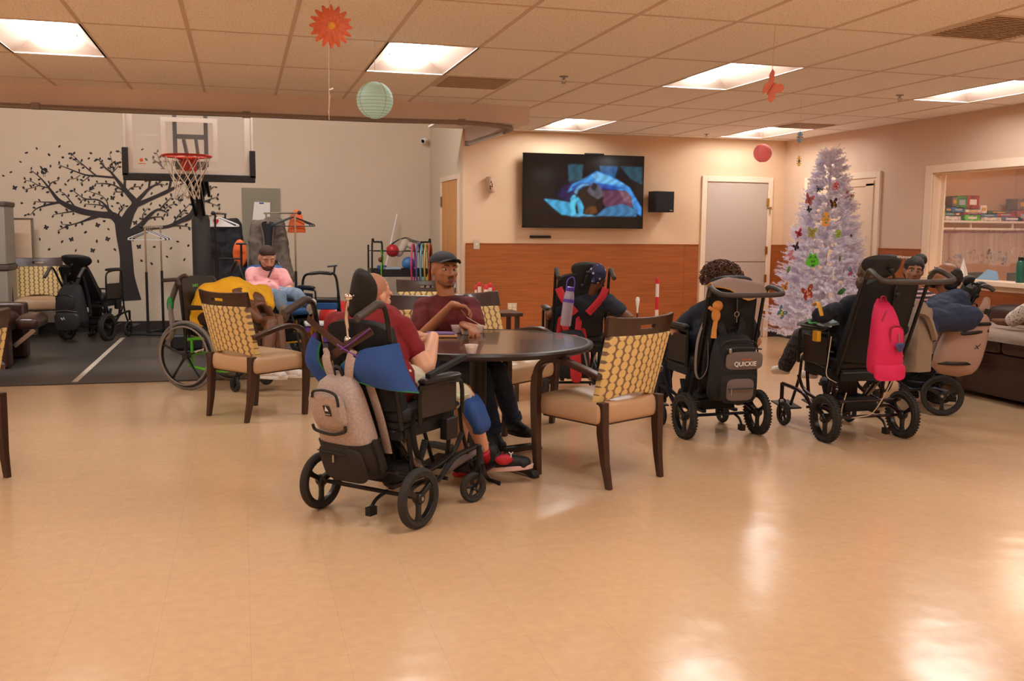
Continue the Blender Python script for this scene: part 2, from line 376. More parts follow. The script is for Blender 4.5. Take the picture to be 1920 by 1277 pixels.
# store room behind the window
SX1, SY0, SY1 = 10.2, 5.3, 10.35
XS = at_y(1905, 320, SY1).x
struct('store_room_walls', MB().box(((XR+.12+XS)/2, SY1+.05, 1.3), (XS-XR, .1, 2.6)).box((XS+.05, (SY0+SY1)/2, 1.3), (.1, SY1-SY0, 2.6)).box((8.65, SY0-.05, 1.3), (3.2, .1, 2.6)), 'wall_cream', smooth=False)
struct('store_room_ceiling', MB().box((8.67, 7.8, 2.63), (3.24, 5.2, .1)), 'wall_cream', smooth=False)
struct('store_room_floor', MB().box((8.6, 7.8, -.05), (3.3, 5.2, .1)), 'vinyl', smooth=False)

# recessed troffers --------------------------------------------
def troffer(i, j, label):
    x0, x1, y0, y1 = cell(i, j); cx, cy = (x0+x1)/2, (y0+y1)/2
    t = thing('ceiling_light', label, 'ceiling light', (cx, cy, CZ), 0, 'recessed ceiling lights')
    hw, hl, d = .295, .6, .1
    hb = MB()
    # outer pan: sloped wings rising to the lamp slot, sloped ends
    a = [(-hw, -hl, 0), (hw, -hl, 0), (hw, hl, 0), (-hw, hl, 0)]
    c = [(-.15, -hl+.14, d), (.15, -hl+.14, d), (.15, hl-.14, d), (-.15, hl-.14, d)]
    va = [hb.v(p) for p in a]; vc = [hb.v(p) for p in c]; vo = [hb.v((p[0], p[1], .13)) for p in a]
    for k in range(4):
        hb.f([va[k], va[(k+1) % 4], vc[(k+1) % 4], vc[k]]); hb.f([va[k], vo[k], vo[(k+1) % 4], va[(k+1) % 4]])
    hb.f(vo); hb.build('reflector_pan', 'light_pan', t, smooth=False)
    f = MB()
    for sx in (-1, 1): f.box((sx*.3, 0, .0), (.012, 1.21, .008))
    for sy in (-1, 1): f.box((0, sy*.6, .0), (.6, .012, .008))
    f.build('frame', 'white', t, smooth=False)
    p = [(.148, .088), (.12, .055), (0, .045), (-.12, .055), (-.148, .088)]
    db = MB(); db.rings([[(x, yy, z) for x, z in p] for yy in (-hl+.13, hl-.13)], cap=False)
    db.build('diffuser', 'light_diffuser', t, smooth=True)
    return t
where = {(0, 1): 'lit recessed ceiling light at the far left above the gym opening', (4, 1): 'lit recessed ceiling light right of the teal paper lantern',
 (8, 1): 'lit recessed ceiling light left of the hanging pink butterfly', (12, 1): 'lit recessed ceiling light above the right wall near the window',
 (8, 4): 'lit recessed ceiling light above the television', (12, 4): 'lit recessed ceiling light above the pink paper lantern in the far corner'}
for c_ in lights: troffer(c_[0], c_[1], where.get(c_, 'lit recessed ceiling light behind the viewpoint'))
for n_, (x, y) in enumerate(((-2.6, 10.2), (.6, 10.2))):  # unseen lamps, set forward to light the backboard front and gym wall
    t = thing('gym_fill_light', 'unseen fill light added high over the gym floor, %s one' % ('left', 'right')[n_], 'ceiling light', (x, y, GZ-.06), 0, 'added gym fill lights')
    MB().box((0, 0, .02), (1.24, .34, .06)).build('housing', 'white', t, bevel=.004); MB().box((0, 0, -.02), (1.18, .3, .03)).build('diffuser', 'gym_fill_light', t, bevel=.01)
t = thing('store_room_fill_light', 'unseen fill light added inside the store room', 'ceiling light', (8.3, 8.2, 2.54))  # unseen lamp, added to brighten the dark store room
MB().box((0, 0, .02), (.34, 1.24, .04)).build('housing', 'white', t, bevel=.004); MB().box((0, 0, -.015), (.3, 1.18, .03)).build('diffuser', 'store_fill_light', t, bevel=.01)

# ceiling vents and sprinklers
def vent(x0, x1, y0, y1, label):
    t = thing('ceiling_vent', label, 'vent', ((x0+x1)/2, (y0+y1)/2, CZ), 0, 'ceiling vents'); w, l = x1-x0, y1-y0
    MB().box((0, 0, -.002), (w-.02, l-.02, .004)).build('frame', 'vent_grey', t, smooth=False)
    g = MB(); n = int(l/.04)
    for k in range(n): g.box((0, -l/2+.05+(l-.1)*k/max(1, n-1), -.007), (w-.1, .022, .002), rot=(.5, 0, 0))
    g.build('louvre', 'vent_grey', t, smooth=False)
x0, x1, y0, y1 = cell(5, 2); vent(x0, x1, y0+0, y0+.61, 'small grey ceiling vent right of the teal lantern light')
x0, x1, y0, y1 = cell(9, -1); vent(x0, x1, y1-.61, y1, 'large grey ceiling return grille at the upper right')
x0, x1, y0, y1 = cell(12, 3); vent(x0, x1, y1-.5, y1, 'small grey ceiling vent beside the far corner light')
for (i_, j_, l_) in ((6.49, 1.8, 'small pendant fire sprinkler in the middle of the ceiling'), (11.54, 1.82, 'small pendant fire sprinkler left of the right ceiling light'), (11.53, 4.8, 'small pendant fire sprinkler near the far corner above the speaker')):
    t = thing('fire_sprinkler', l_, 'sprinkler', (GX0+.61*i_, GY0+1.22*j_, CZ), 0, 'fire sprinklers')
    MB().lathe([(.035, -.001), (.035, -.006), (.012, -.012), (.012, -.02)], 16).build('escutcheon', 'steel', t)
    q = MB().tube([(0, 0, -.01), (0, 0, -.03)], .008).tube([(-.015, 0, -.025), (-.018, 0, -.04), (0, 0, -.052)], .003, 5).tube([(.015, 0, -.025), (.018, 0, -.04), (0, 0, -.052)], .003, 5)
    q.lathe([(.002, -.05), (.02, -.052), (.02, -.055), (.002, -.056)], 12); q.build('head', 'steel', t)
# ---------------------------------------------------------------- shared shapes
def rrect(cx, cy, z, sx, sy, r, n=4):
    out = []
    for k, (ax, ay) in enumerate(((1, 1), (-1, 1), (-1, -1), (1, -1))):
        for i in range(n+1):
            a = pi/2*k+pi/2*i/n; out.append(Vector((cx+ax*(sx/2-r)+r*cos(a), cy+ay*(sy/2-r)+r*sin(a), z)))
    return out
def cushion(mb, c, s, r=.03, crown=.02, X=None):
    # pillow-like block, centre c, size s; X optional extra matrix (local)
    rs = []
    for z, k in ((-.5, r), (-.38, .008), (-.2, 0), (.15, 0), (.34, .006), (.45, r*.7)):
        rs.append([Vector((p.x, p.y, p.z)) for p in rrect(0, 0, z*s[2], s[0]-2*k, s[1]-2*k, min(r*1.5, s[0]/2.1, s[1]/2.1))])
    rs.append([Vector(p) for p in rrect(0, 0, s[2]*.5+crown*.6, s[0]*.72, s[1]*.72, r)])
    rs.append([Vector(p) for p in rrect(0, 0, s[2]*.5+crown, s[0]*.3, s[1]*.3, r*.6)])
    q = X if X is not None else Matrix.Identity(3)
    mb.rings([[Vector(c)+q @ p for p in ring] for ring in rs]); return mb
mat('dark_wood', (58, 33, 24), .32, var=.25, vscale=6, stretch=(3, 3, .6), coat=.2)
mat('vinyl_seat', (190, 156, 122), .35, bump=.05, bscale=90)
m = mat('dot_fabric', (222, 180, 92), .8, bump=.15, bscale=300); nt, b = pnode('dot_fabric')
def mth(op, a, bb=None, c=None):
    n = nt.nodes.new('ShaderNodeMath'); n.operation = op
    for i, x in enumerate((a, bb, c)):
        if x is None: continue
        if isinstance(x, (int, float)): n.inputs[i].default_value = x
        else: nt.links.new(x, n.inputs[i])
    return n.outputs[0]
sp = nt.nodes.new('ShaderNodeSeparateXYZ'); nt.links.new(nt.nodes['Texture Coordinate'].outputs['Object'], sp.inputs[0])
u = mth('DIVIDE', sp.outputs['Y'], .050); cidx = mth('FLOOR', u); fu = mth('SUBTRACT', mth('FRACT', u), .5)
wv = mth('ADD', mth('DIVIDE', sp.outputs['Z'], .046), mth('MULTIPLY', mth('MODULO', mth('ADD', cidx, 100), 2), .5)); fw = mth('SUBTRACT', mth('FRACT', wv), .5)
d = mth('ADD', mth('POWER', mth('ABSOLUTE', mth('DIVIDE', fu, .43)), 2), mth('POWER', mth('ABSOLUTE', mth('DIVIDE', fw, .50)), 2))
ins = mth('LESS_THAN', d, 1)
mx = nt.nodes.new('ShaderNodeMix'); mx.data_type = 'RGBA'; nt.links.new(ins, mx.inputs[0])
mx.inputs[6].default_value = (*lin((134, 108, 88)), 1); mx.inputs[7].default_value = (*lin((226, 198, 130)), 1); nt.links.new(mx.outputs[2], b.inputs['Base Color'])

# ---------------------------------------------------------------- armchair
def armchair(label, loc, rz, group='dining armchairs', scale=1):
    t = thing('armchair', label, 'chair', loc, rz, group); t.scale = (scale,)*3
    xb = lambda z: -.19-.27*(z-.47)                    # back recline
    cv = lambda y: .045*(y/.24)**2                     # back curve
    for s in (-1, 1):
        L = MB(); pts = [(-.245, .215*s, 0), (-.218, .222*s, .14), (-.203, .228*s, .3), (-.2, .23*s, .47)]
        for p, q in ((0, 1), (1, 2), (2, 3)): pass
        rs = []
        for (x, y, z), w in zip(pts, (.03, .038, .047, .048)): rs.append([(x-w*.55, y-w/2, z), (x+w*.55, y-w/2, z), (x+w*.55, y+w/2, z), (x-w*.55, y+w/2, z)])
        L.rings(rs).build('leg', 'dark_wood', t, bevel=.004, ang=50)
        # front leg that bends into the arm
        path = [(.235, .285*s, 0), (.25, .285*s, .2), (.258, .285*s, .42), (.25, .287*s, .56), (.215, .288*s, .635), (.14, .288*s, .672), (.04, .283*s, .672), (-.08, .272*s, .645), (-.2, .25*s, .605)]
        path = spline(path, 4); rs = []; n = len(path)
        for i, p in enumerate(path):
            a = path[max(i-1, 0)]; b_ = path[min(i+1, n-1)]; d_ = (b_-a).normalized(); side = Vector((0, 1, 0)); nn = d_.cross(side).normalized()
            w = .022+.006*min(1, i/10); h = .017 if i > 12 else .017+.007*min(1, i/6)
            rs.append([p+side*w*.9+nn*h, p-side*w*.9+nn*h, p-side*w*.9-nn*h, p+side*w*.9-nn*h])
        MB().rings(rs).build('arm_leg', 'dark_wood', t, bevel=.006, ang=50)
    # seat
    sm = MB(); cushion(sm, (.03, 0, .405), (.48, .54, .13), .016, .022); sm.build('seat', 'vinyl_seat', t, sub=1)
    r_ = MB(); r_.box((.03, 0, .352), (.43, .48, .03)).build('seat_frame', 'dark_wood', t, bevel=.003)
    # upholstered back panel, arched lower edge
    g = []
    N, K = 12, 10
    fr_, bk = [], []
    pm = MB(); A, B = [], []
    for i in range(K+1):
        ra, rb_ = [], []
        for j in range(N+1):
            y = -.235+.47*j/N
            zlo = .455+.045*(1-(y/.235)**2)
            z = zlo+(.83-zlo)*i/K; y2 = y*(1+.05*i/K); x = xb(z)+cv(y)
            puff = .008*sin(pi*j/N)*sin(pi*i/K)
            ra.append(pm.v((x+.022+puff, y2, z))); rb_.append(pm.v((x-.022-puff*.4, y2, z)))
        A.append(ra); B.append(rb_)
    for i in range(K):
        for j in range(N):
            pm.f([A[i][j], A[i+1][j], A[i+1][j+1], A[i][j+1]]); pm.f([B[i][j], B[i][j+1], B[i+1][j+1], B[i+1][j]])
    for j in range(N): pm.f([A[0][j], A[0][j+1], B[0][j+1], B[0][j]]); pm.f([A[K][j+1], A[K][j], B[K][j], B[K][j+1]])
    for i in range(K): pm.f([A[i+1][0], A[i][0], B[i][0], B[i+1][0]]); pm.f([A[i][N], A[i+1][N], B[i+1][N], B[i][N]])
    pm.build('back_panel', 'dot_fabric', t, bevel=.006)
    # crest rail with hand slot, built as strips round the slot
    cr = MB()
    ys = [-.262, -.2, -.12, -.06, -.045, 0, .045, .06, .12, .2, .262]; zs = [.826, .862, .884, .925]
    ft, bt = {}, {}
    for i, z in enumerate(zs):
        for j, y in enumerate(ys):
            zz = z + (.012*(abs(y)/.262)**2 if i == 3 else 0); x = xb(z)+cv(y)
            th = .016 if i < 3 else .012
            ft[i, j] = cr.v((x+th, y*(1+.03*i/3), zz)); bt[i, j] = cr.v((x-th, y*(1+.03*i/3), zz))
    hole = lambda i, j: i == 1 and 3 <= j <= 6
    for i in range(3):
        for j in range(len(ys)-1):
            if hole(i, j): continue
            cr.f([ft[i, j], ft[i, j+1], ft[i+1, j+1], ft[i+1, j]]); cr.f([bt[i, j], bt[i+1, j], bt[i+1, j+1], bt[i, j+1]])
            for (a, b_, ci, cj) in (((i, j), (i, j+1), i-1, j), ((i+1, j), (i+1, j+1), i+1, j), ((i, j), (i+1, j), i, j-1), ((i, j+1), (i+1, j+1), i, j+1)):
                if not (0 <= ci < 3 and 0 <= cj < len(ys)-1) or hole(ci, cj): cr.f([ft[a], ft[b_], bt[b_], bt[a]])
    cr.build('crest_rail', 'dark_wood', t, bevel=.005, ang=50)
    return t
armchair('patterned armchair with its back to the camera, in front of the round table', (1.955, 5.068, 0), math.atan2(.445, -.225))
armchair('patterned armchair standing empty beside the bent over person in yellow', (.065, 7.36, 0), math.atan2(.32, .405))
armchair('patterned armchair under the capped man in maroon at the round table', (1.17, 6.34, 0), rad(-100))
armchair('patterned armchair right of the capped man, its back beside the glue sticks', (1.76, 6.56, 0), rad(-52))
armchair('patterned armchair farthest back, behind the capped man', (1.52, 8.29, 0), rad(-104))
armchair('patterned armchair against the mural wall left of the parked black wheelchair', (-2.42, 13.05, 0), rad(-80), scale=1.06)
armchair('patterned armchair cut off by the left edge of the photo', (-1.60, 5.765, 0), rad(141))

# ---------------------------------------------------------------- round table
mat('table_top', (66, 44, 36), .2, var=.25, vscale=5, stretch=(1, 5, 1), coat=.3)
mat('table_edge', (38, 28, 25), .35)
mat('iron_black', (28, 24, 23), .5, bump=.05, bscale=200)
TC = (1.335, 5.535)
t = thing('round_table', 'large round dark wood pedestal table with food cups on it', 'table', (*TC, 0))
MB().lathe([(0, .725), (.64, .725), (.648, .728), (.648, .732), (0, .7335)], 72).build('table_top', 'table_top', t, ang=30)
MB().lathe([(.644, .70), (.66, .695), (.676, .705), (.681, .72), (.676, .731), (.66, .7345), (.648, .734), (.644, .72)], 72, closed=True).build('edge_band', 'table_edge', t)
MB().lathe([(.3, .69), (.3, .7), (.64, .705), (.64, .724), (0, .7245)], 48).lathe([(.05, .03), (.05, .69)], 28).lathe([(.09, .03), (.05, .07)], 28).lathe([(.05, .66), (.2, .692)], 28).build('column', 'iron_black', t)
fb = MB(); a0 = math.atan2(5.08-TC[1], 1.56-TC[0])
for k in range(4):
    a = a0+k*pi/2; dx, dy = cos(a), sin(a); q = Matrix.Rotation(a, 3, 'Z')
    rs = []
    for r_, w, z0, z1 in ((.02, .07, .02, .07), (.2, .065, .02, .06), (.44, .055, .015, .05), (.5, .05, 0, .04), (.52, .045, 0, .02)):
        rs.append([q @ Vector((r_, -w/2, z0)), q @ Vector((r_, w/2, z0)), q @ Vector((r_, w/2*.8, z1)), q @ Vector((r_, -w/2*.8, z1))])
    MB().rings(rs).build('foot', 'iron_black', t, bevel=.006)
# food cups, tray, spoon
mat('cup_plastic', (240, 232, 226), .25, alpha=.55)
mat('apple_sauce', (226, 158, 74), .35, var=.2, vscale=60, bump=.2, bscale=80)
mat('oat_mix', (190, 130, 90), .5, var=.4, vscale=120, bump=.4, bscale=120)
def cup(loc, food, label, lvl=.75, s=1):
    t = thing('portion_cup', label, 'cup', loc, 0, 'clear portion cups'); t.scale = (s,)*3
    MB().lathe([(0, .0008), (.024, .0008), (.036, .046), (.0375, .046), (.0375, .048), (.035, .048), (.0348, .046), (.0228, .002), (0, .002)], 28).build('cup_shell', 'cup_plastic', t)
    k = .0228+.0122*lvl
    MB().lathe([(0, .003), (.0225, .003), (k, .044*lvl), (k*.6, .044*lvl+.004), (0, .044*lvl+.002)], 20).build('food', food, t)
    return t
TZ = .7345
c1 = at_z(884, 663, TZ); cup(c1, 'oat_mix', 'clear cup of oat mix alone at the front edge of the table')
c2 = at_z(873, 627, TZ); cup(c2, 'apple_sauce', 'clear cup of orange puree in the middle of the back cups')
c3 = at_z(856, 624, TZ); cup(c3, 'oat_mix', 'clear cup at the left of the back cups beside the tray')
c4 = at_z(897, 624, TZ); cup(c4, 'apple_sauce', 'clear cup of orange puree with a white spoon in it')
c5 = (at_z(866, 618, TZ)); cup((c5.x, c5.y, TZ+.048), 'oat_mix', 'clear cup stacked on top of the back cups', .6)
t = tag(MB().bar(c4+Vector((.02, -.01, .045)), c4+Vector((-.075, .02, .10)), .007, .002).ell(c4+Vector((.026, -.012, .04)), (.018, .011, .004)).build('spoon', 'white', None), 'white plastic spoon leaning in the rightmost food cup', 'spoon')
mat('tray_tan', (196, 146, 96), .5); mat('book_purple', (112, 84, 140), .5)
p = at_z(826, 631, TZ)
tag(MB().box((p.x, p.y, TZ+.008), (.2, .13, .015), (0, 0, -.2)).build('wooden_tray', 'tray_tan', None, bevel=.004), 'tan wooden tray on the table in front of the resting hands', 'tray')
tag(MB().box((p.x, p.y, TZ+.021), (.17, .11, .010), (0, 0, -.2)).build('book', 'book_purple', None, bevel=.002), 'thin purple book lying on the tan tray', 'book')

# glue sticks standing behind the chair, on a low box shelf unit
mat('red_cap', (206, 38, 52), .4); mat('tube_white', (232, 214, 204), .4)
p = at_y(915, 560, 7.6)
t = thing('side_table', 'small dark side table behind the armchair holding glue sticks', 'side table', (p.x, 7.6, 0))
MB().box((0, 0, .71), (.5, .34, .03)).build('table_top', 'dark_wood', t, bevel=.004)
for sx in (-1, 1):
    for sy in (-1, 1): MB().box((sx*.21, sy*.13, .348), (.035, .035, .695)).build('leg', 'dark_wood', t, bevel=.003)
for k, (px_, ty, h_, l_) in enumerate(((892, 535, .2, 'red capped glue stick, leftmost of the five'), (899, 529, .23, 'red capped glue stick, tallest, second from the left'), (911, 534, .2, 'thick red capped glue stick in the middle'), (919, 531, .21, 'red capped glue stick, second from the right'), (925, 538, .18, 'thin red glue stick, rightmost of the five'))):
    q = at_y(px_, 560, 7.56+.03*(k % 2)); zt = at_y(px_, ty, 7.56).z; r_ = (.009, .015, .018, .016, .01)[k]
    t = thing('glue_stick', l_, 'glue stick', (q.x, q.y, .7255), 0, 'glue sticks behind the chair')
    MB().lathe([(r_, 0), (r_, zt-.7255-.036), (r_*.9, zt-.7255-.03)], 14).build('tube', 'tube_white', t)
    MB().lathe([(r_*1.05, zt-.7255-.036), (r_*1.05, zt-.7255-.008), (r_*.8, zt-.7255)], 14).build('cap', 'red_cap', t)
# cane striped red and white, and a white tipped rod, both on weighted bases
p = at_y(1232, 560, 8.6)
t = thing('striped_pole', 'red and white striped upright pole beside the curly haired person', 'pole', (p.x, p.y, 0))
zt = at_y(1233, 522, 8.6).z; n = 16; hh = (zt)/n
MB().lathe([(.12, 0), (.12, .02), (.03, .03)], 24).build('base', 'black', t)
zc, k = zt, 0
while zc > .025:
    z0 = max(zc-(.052 if k == 0 else .125), .02)
    MB().lathe([(.017, z0), (.017, zc)], 16).build('red_stripe' if k % 2 == 0 else 'white_stripe', 'red_cap' if k % 2 == 0 else 'tube_white', t)
    zc = z0; k += 1
p = at_y(1195, 580, 8.2); zt = at_y(1195, 557, 8.2).z
t = thing('tipped_rod', 'thin black rod with a white bulb tip left of the striped pole', 'rod', (p.x, p.y, 0))
MB().lathe([(.1, 0), (.1, .015), (.01, .02)], 24).tube([(0, 0, .01), (0, 0, zt-.1)], .007).build('rod', 'black', t)
MB().lathe([(.006, zt-.16), (.009, zt-.1), (.017, zt-.05), (.02, zt-.025), (.012, zt), (0, zt+.001)], 16).build('tip', 'white', t)

# ---------------------------------------------------------------- television wall
T0 = at_y(980, 287, 11.42); T1 = at_y(1203, 429, 11.42)
tx0, tx1, tz0, tz1 = 3.287, 4.862, 1.415, 2.315
t = thing('television', 'large wall mounted television showing a blue lit film scene', 'television', ((tx0+tx1)/2, YT, (tz0+tz1)/2)); TW, TH = tx1-tx0, tz1-tz0
bz = MB()
for (x, z, w, h_) in ((0, TH/2-.006, TW, .012), (0, -TH/2+.01, TW, .02), (-TW/2+.006, 0, .012, TH), (TW/2-.006, 0, .012, TH)): bz.box((x, -.115, z), (w, .032, h_))
bz.build('bezel', 'black_gloss', t, bevel=.002)
MB().box((0, -.095, 0), (TW-.02, .02, TH-.02)).box((0, -.07, -.05), (TW*.7, .04, TH*.6)).build('back_housing', 'black', t, bevel=.01)
MB().box((0, -.03, 0), (.4, .05, .3)).build('wall_mount', 'black', t)
MB().box((.13, -.11, TH/2+.008), (.25, .03, .018)).build('sensor_bar', 'black', t, bevel=.002)
# screen picture: colour painted per grid point of the screen itself
NX, NY = 280, 160
U, W_ = np.meshgrid(np.linspace(0, 1, NX), np.linspace(0, 1, NY)); PX = 372+U*697; PY = 150+U*14+W_*(430-U*3)
img = np.zeros((NY, NX, 3)); img[:] = (.004, .003, .003)
def poly_mask(P):
    ins_ = np.zeros(PX.shape, bool); n = len(P); j = n-1
    for i in range(n):
        xi, yi = P[i]; xj, yj = P[j]
        c_ = ((yi > PY) != (yj > PY)) & (PX < (xj-xi)*(PY-yi)/((yj-yi) or 1e-9)+xi); ins_ ^= c_; j = i
    k = ins_.astype(float)
    for _ in range(4): k = (k+np.roll(k, 1, 0)+np.roll(k, -1, 0)+np.roll(k, 1, 1)+np.roll(k, -1, 1))/5
    return k
wavy = .82+.18*np.sin(PX*.11+PY*.05+2*np.sin(PY*.06))
def paint(P, c, k=1, tex=True):
    global img
    m_ = poly_mask(P)[..., None]*k; col = np.array(lin(c))[None, None]*(wavy[..., None] if tex else 1); img = img*(1-m_)+col*m_
paint([(485, 212), (1064, 222), (1064, 524), (485, 518)], (12, 12, 20))
paint([(560, 400), (600, 340), (700, 300), (860, 300), (830, 420), (640, 440)], (36, 30, 90), .7)
paint([(622, 212), (712, 212), (705, 300), (630, 320)], (38, 84, 100)); paint([(808, 218), (915, 222), (900, 290), (820, 280)], (40, 96, 150)); paint([(932, 220), (1064, 224), (1064, 330), (1000, 300), (960, 260)], (34, 76, 92))
paint([(620, 380), (650, 330), (740, 285), (790, 250), (860, 272), (930, 310), (990, 350), (1062, 470), (1062, 522), (1030, 500), (990, 420), (950, 372), (860, 350), (760, 335), (690, 345)], (66, 150, 226))
paint([(760, 275), (800, 258), (870, 285), (960, 330), (880, 330), (800, 320)], (120, 196, 240), .8)
paint([(640, 350), (700, 320), (820, 325), (960, 350), (900, 368), (760, 345), (660, 372)], (30, 70, 170), .8)
paint([(830, 366), (960, 366), (1000, 400), (1010, 470), (930, 455), (850, 470), (820, 420)], (104, 60, 84)); paint([(930, 368), (985, 380), (1005, 440), (960, 440)], (150, 110, 120), .6)
paint([(485, 418), (560, 425), (640, 440), (648, 520), (590, 512), (540, 470)], (70, 170, 216))
paint([(790, 522), (850, 470), (950, 448), (1040, 486), (1032, 524)], (64, 122, 168)); paint([(640, 524), (660, 505), (760, 512), (790, 522)], (90, 170, 210))
hx = [(752+78*cos(a)*(1.05), 425+88*sin(a)) for a in np.linspace(0, 2*pi, 24)]; paint(hx, (34, 22, 18))
paint([(725, 500), (740, 465), (790, 462), (800, 500), (760, 512)], (110, 66, 26), .8)
paint([(735, 370), (770, 315), (820, 345), (832, 400), (800, 420), (760, 395)], (96, 92, 104), .85); paint([(755, 350), (775, 316), (800, 340), (780, 372)], (20, 18, 24), .9)
paint([(662, 378), (675, 350), (705, 330), (745, 324), (748, 334), (710, 342), (686, 358), (676, 392)], (110, 176, 200))
paint([(640, 420), (655, 395), (670, 395), (678, 430), (668, 470), (676, 518), (645, 518), (638, 470)], (84, 196, 232)); paint([(680, 405), (700, 425), (718, 465), (712, 515), (690, 518), (684, 470), (672, 420)], (70, 180, 226))
paint([(372, 150), (486, 152), (486, 577), (372, 577)], (10, 7, 6), .8)
me = bpy.data.meshes.new('screen'); sw, sh = TW-.024, TH-.032
vs = [((U[j, i]-.5)*sw, -.1322, (.5-W_[j, i])*sh+.004) for j in range(NY) for i in range(NX)]
fs = [(j*NX+i, j*NX+i+1, (j+1)*NX+i+1, (j+1)*NX+i) for j in range(NY-1) for i in range(NX-1)]
me.from_pydata(vs, [], fs); ca = me.color_attributes.new('picture', 'FLOAT_COLOR', 'POINT')
ca.data.foreach_set('color', np.concatenate([img.reshape(-1, 3), np.ones((NX*NY, 1))], 1).ravel().astype(np.float32))
m = mat('tv_screen', (8, 7, 7), .12, spec=.5); nt, b = pnode('tv_screen'); vc = nt.nodes.new('ShaderNodeVertexColor'); vc.layer_name = 'picture'
nt.links.new(vc.outputs[0], b.inputs['Emission Color']); b.inputs['Emission Strength'].default_value = 1.15
me.materials.append(m); o = bpy.data.objects.new('screen', me); COL.objects.link(o); o.parent = t
# wall speaker
t = thing('wall_speaker', 'black wall mounted speaker right of the television', 'speaker', (5.09, YT, 1.755), rad(6))
MB().box((0, -.13, 0), (.27, .18, .26)).build('cabinet', 'black', t, bevel=.004)
MB().box((0, -.222, .0), (.25, .01, .235)).build('grille', 'black_matte', t, bevel=.003); MB().box((.09, -.229, -.105), (.04, .002, .01)).build('badge', 'steel', t)
MB().box((0, -.02, 0), (.06, .05, .1)).build('bracket', 'black', t)
# ceramic wall vase
mat('ceramic', (198, 164, 138), .6, bump=.1, bscale=60, var=.05)
t = thing('wall_vase', 'beige ceramic wall vase with leaf cut-outs left of the television', 'vase', (2.905, YT-.055, 1.925))
MB().lathe([(0, -.1), (.032, -.1), (.042, -.085), (.045, 0), (.042, .1), (.036, .1), (.036, 0), (.03, -.08)], 24, ax=(.0, 0, 1)).build('body', 'ceramic', t).rotation_euler = (0, -.15, 0)
q = MB()
for z, s_ in ((.03, 0), (.005, 1), (-.02, -1), (-.02, 1), (-.045, -1)): q.ell((.01*s_-.003, -.043, z), (.008, .003, .012))
q.build('cut_outs', 'black_matte', t)
MB().box((0, .03, .02), (.02, .05, .02)).build('hook', 'steel', t)
t = thing('switch_plate', 'steel switch plate on the edge of the wood panelling', 'switch', (2.744, YT-.004, 1.21))
MB().box((0, -.012, 0), (.075, .006, .12)).build('plate', 'plate', t, bevel=.002); MB().box((0, -.019, 0), (.012, .012, .025)).build('toggle', 'white', t)
t = thing('power_outlet', 'double power outlet low on the wood panelling', 'outlet', (3.2, YT-.012, .432))
MB().box((0, -.003, 0), (.118, .006, .118)).build('plate', 'plate', t, bevel=.002)
for sx in (-1, 1):
    for sz in (-1, 1):
        s1 = MB().lathe([(.018, 0), (.017, .004)], 16, (sx*.026, -.006, sz*.022), (0, -1, 0)).build('socket', 'outlet_white', t)
        MB().box((sx*.026-.006, -.011, sz*.022), (.002, .002, .008)).box((sx*.026+.006, -.011, sz*.022), (.002, .002, .008)).build('slot', 'black', s1)
t = thing('cable_plate', 'small black media box on the wall under the television', 'box', (3.553, YT-.012, 1.305))
MB().box((0, 0, 0), (.27, .024, .032)).build('case', 'black', t, bevel=.002)
q = MB()
for k in range(5): q.box((-.1+.045*k, -.013, 0), (.03, .002, .014))
q.build('ports', 'black_gloss', t)
# curved grey curtain track under the header
pts = [at_z(px, py, 2.385) for px, py in ((-260, 186), (0, 197), (240, 208), (480, 216), (700, 225), (850, 229), (900, 232), (935, 236), (955, 240), (958, 243.5), (948, 247), (910, 258), (876, 269))]
t = thing('curtain_track', 'grey curved curtain track running under the header to the television wall', 'track', (pts[0].x, pts[0].y, 0)); OFF = t.location.copy()
sp_ = spline(pts, 5)
MB().tube(sp_, .022, 8, up=(0, 0, 1)).build('rail', 'track_grey', t)
for px, py in ((67, 200), (462, 216), (865, 230)):
    c = at_z(px, py, 2.385); MB().box(c+Vector((0, 0, .004)), (.07, .06, .055)).build('coupling', 'track_grey', t, bevel=.004)
MB().bar(at_z(945, 250, 2.36), at_z(880, 271, 2.36), .03, .02).build('carrier', 'steel', t)
c = pts[-1]; MB().box(c+Vector((0, 0, 0)), (.06, .03, .06)).build('end_bracket', 'track_grey', t, bevel=.004)
OFF = Vector((0, 0, 0))
# security camera in the gym corner
c = at_y(797, 262, 13.5)
t = thing('security_camera', 'small white security camera high in the gym corner', 'camera', (c.x, YG, c.z))
MB().lathe([(.035, 0), (.035, .01), (.012, .015), (.012, .06)], 16, (0.04, 0, 0), (0, -1, 0)).build('mount', 'white', t)
MB().lathe([(0, 0), (.035, .003), (.038, .03), (.038, .08), (.03, .09)], 18, (.03, -.05, .01), (-.6, -.7, -.3)).build('body', 'white', t)
MB().lathe([(.026, 0), (.02, .004), (0, .004)], 16, Vector((.03, -.05, .01))+Vector((-.6, -.7, -.3)).normalized()*.09, (-.6, -.7, -.3)).build('lens', 'black_gloss', t)

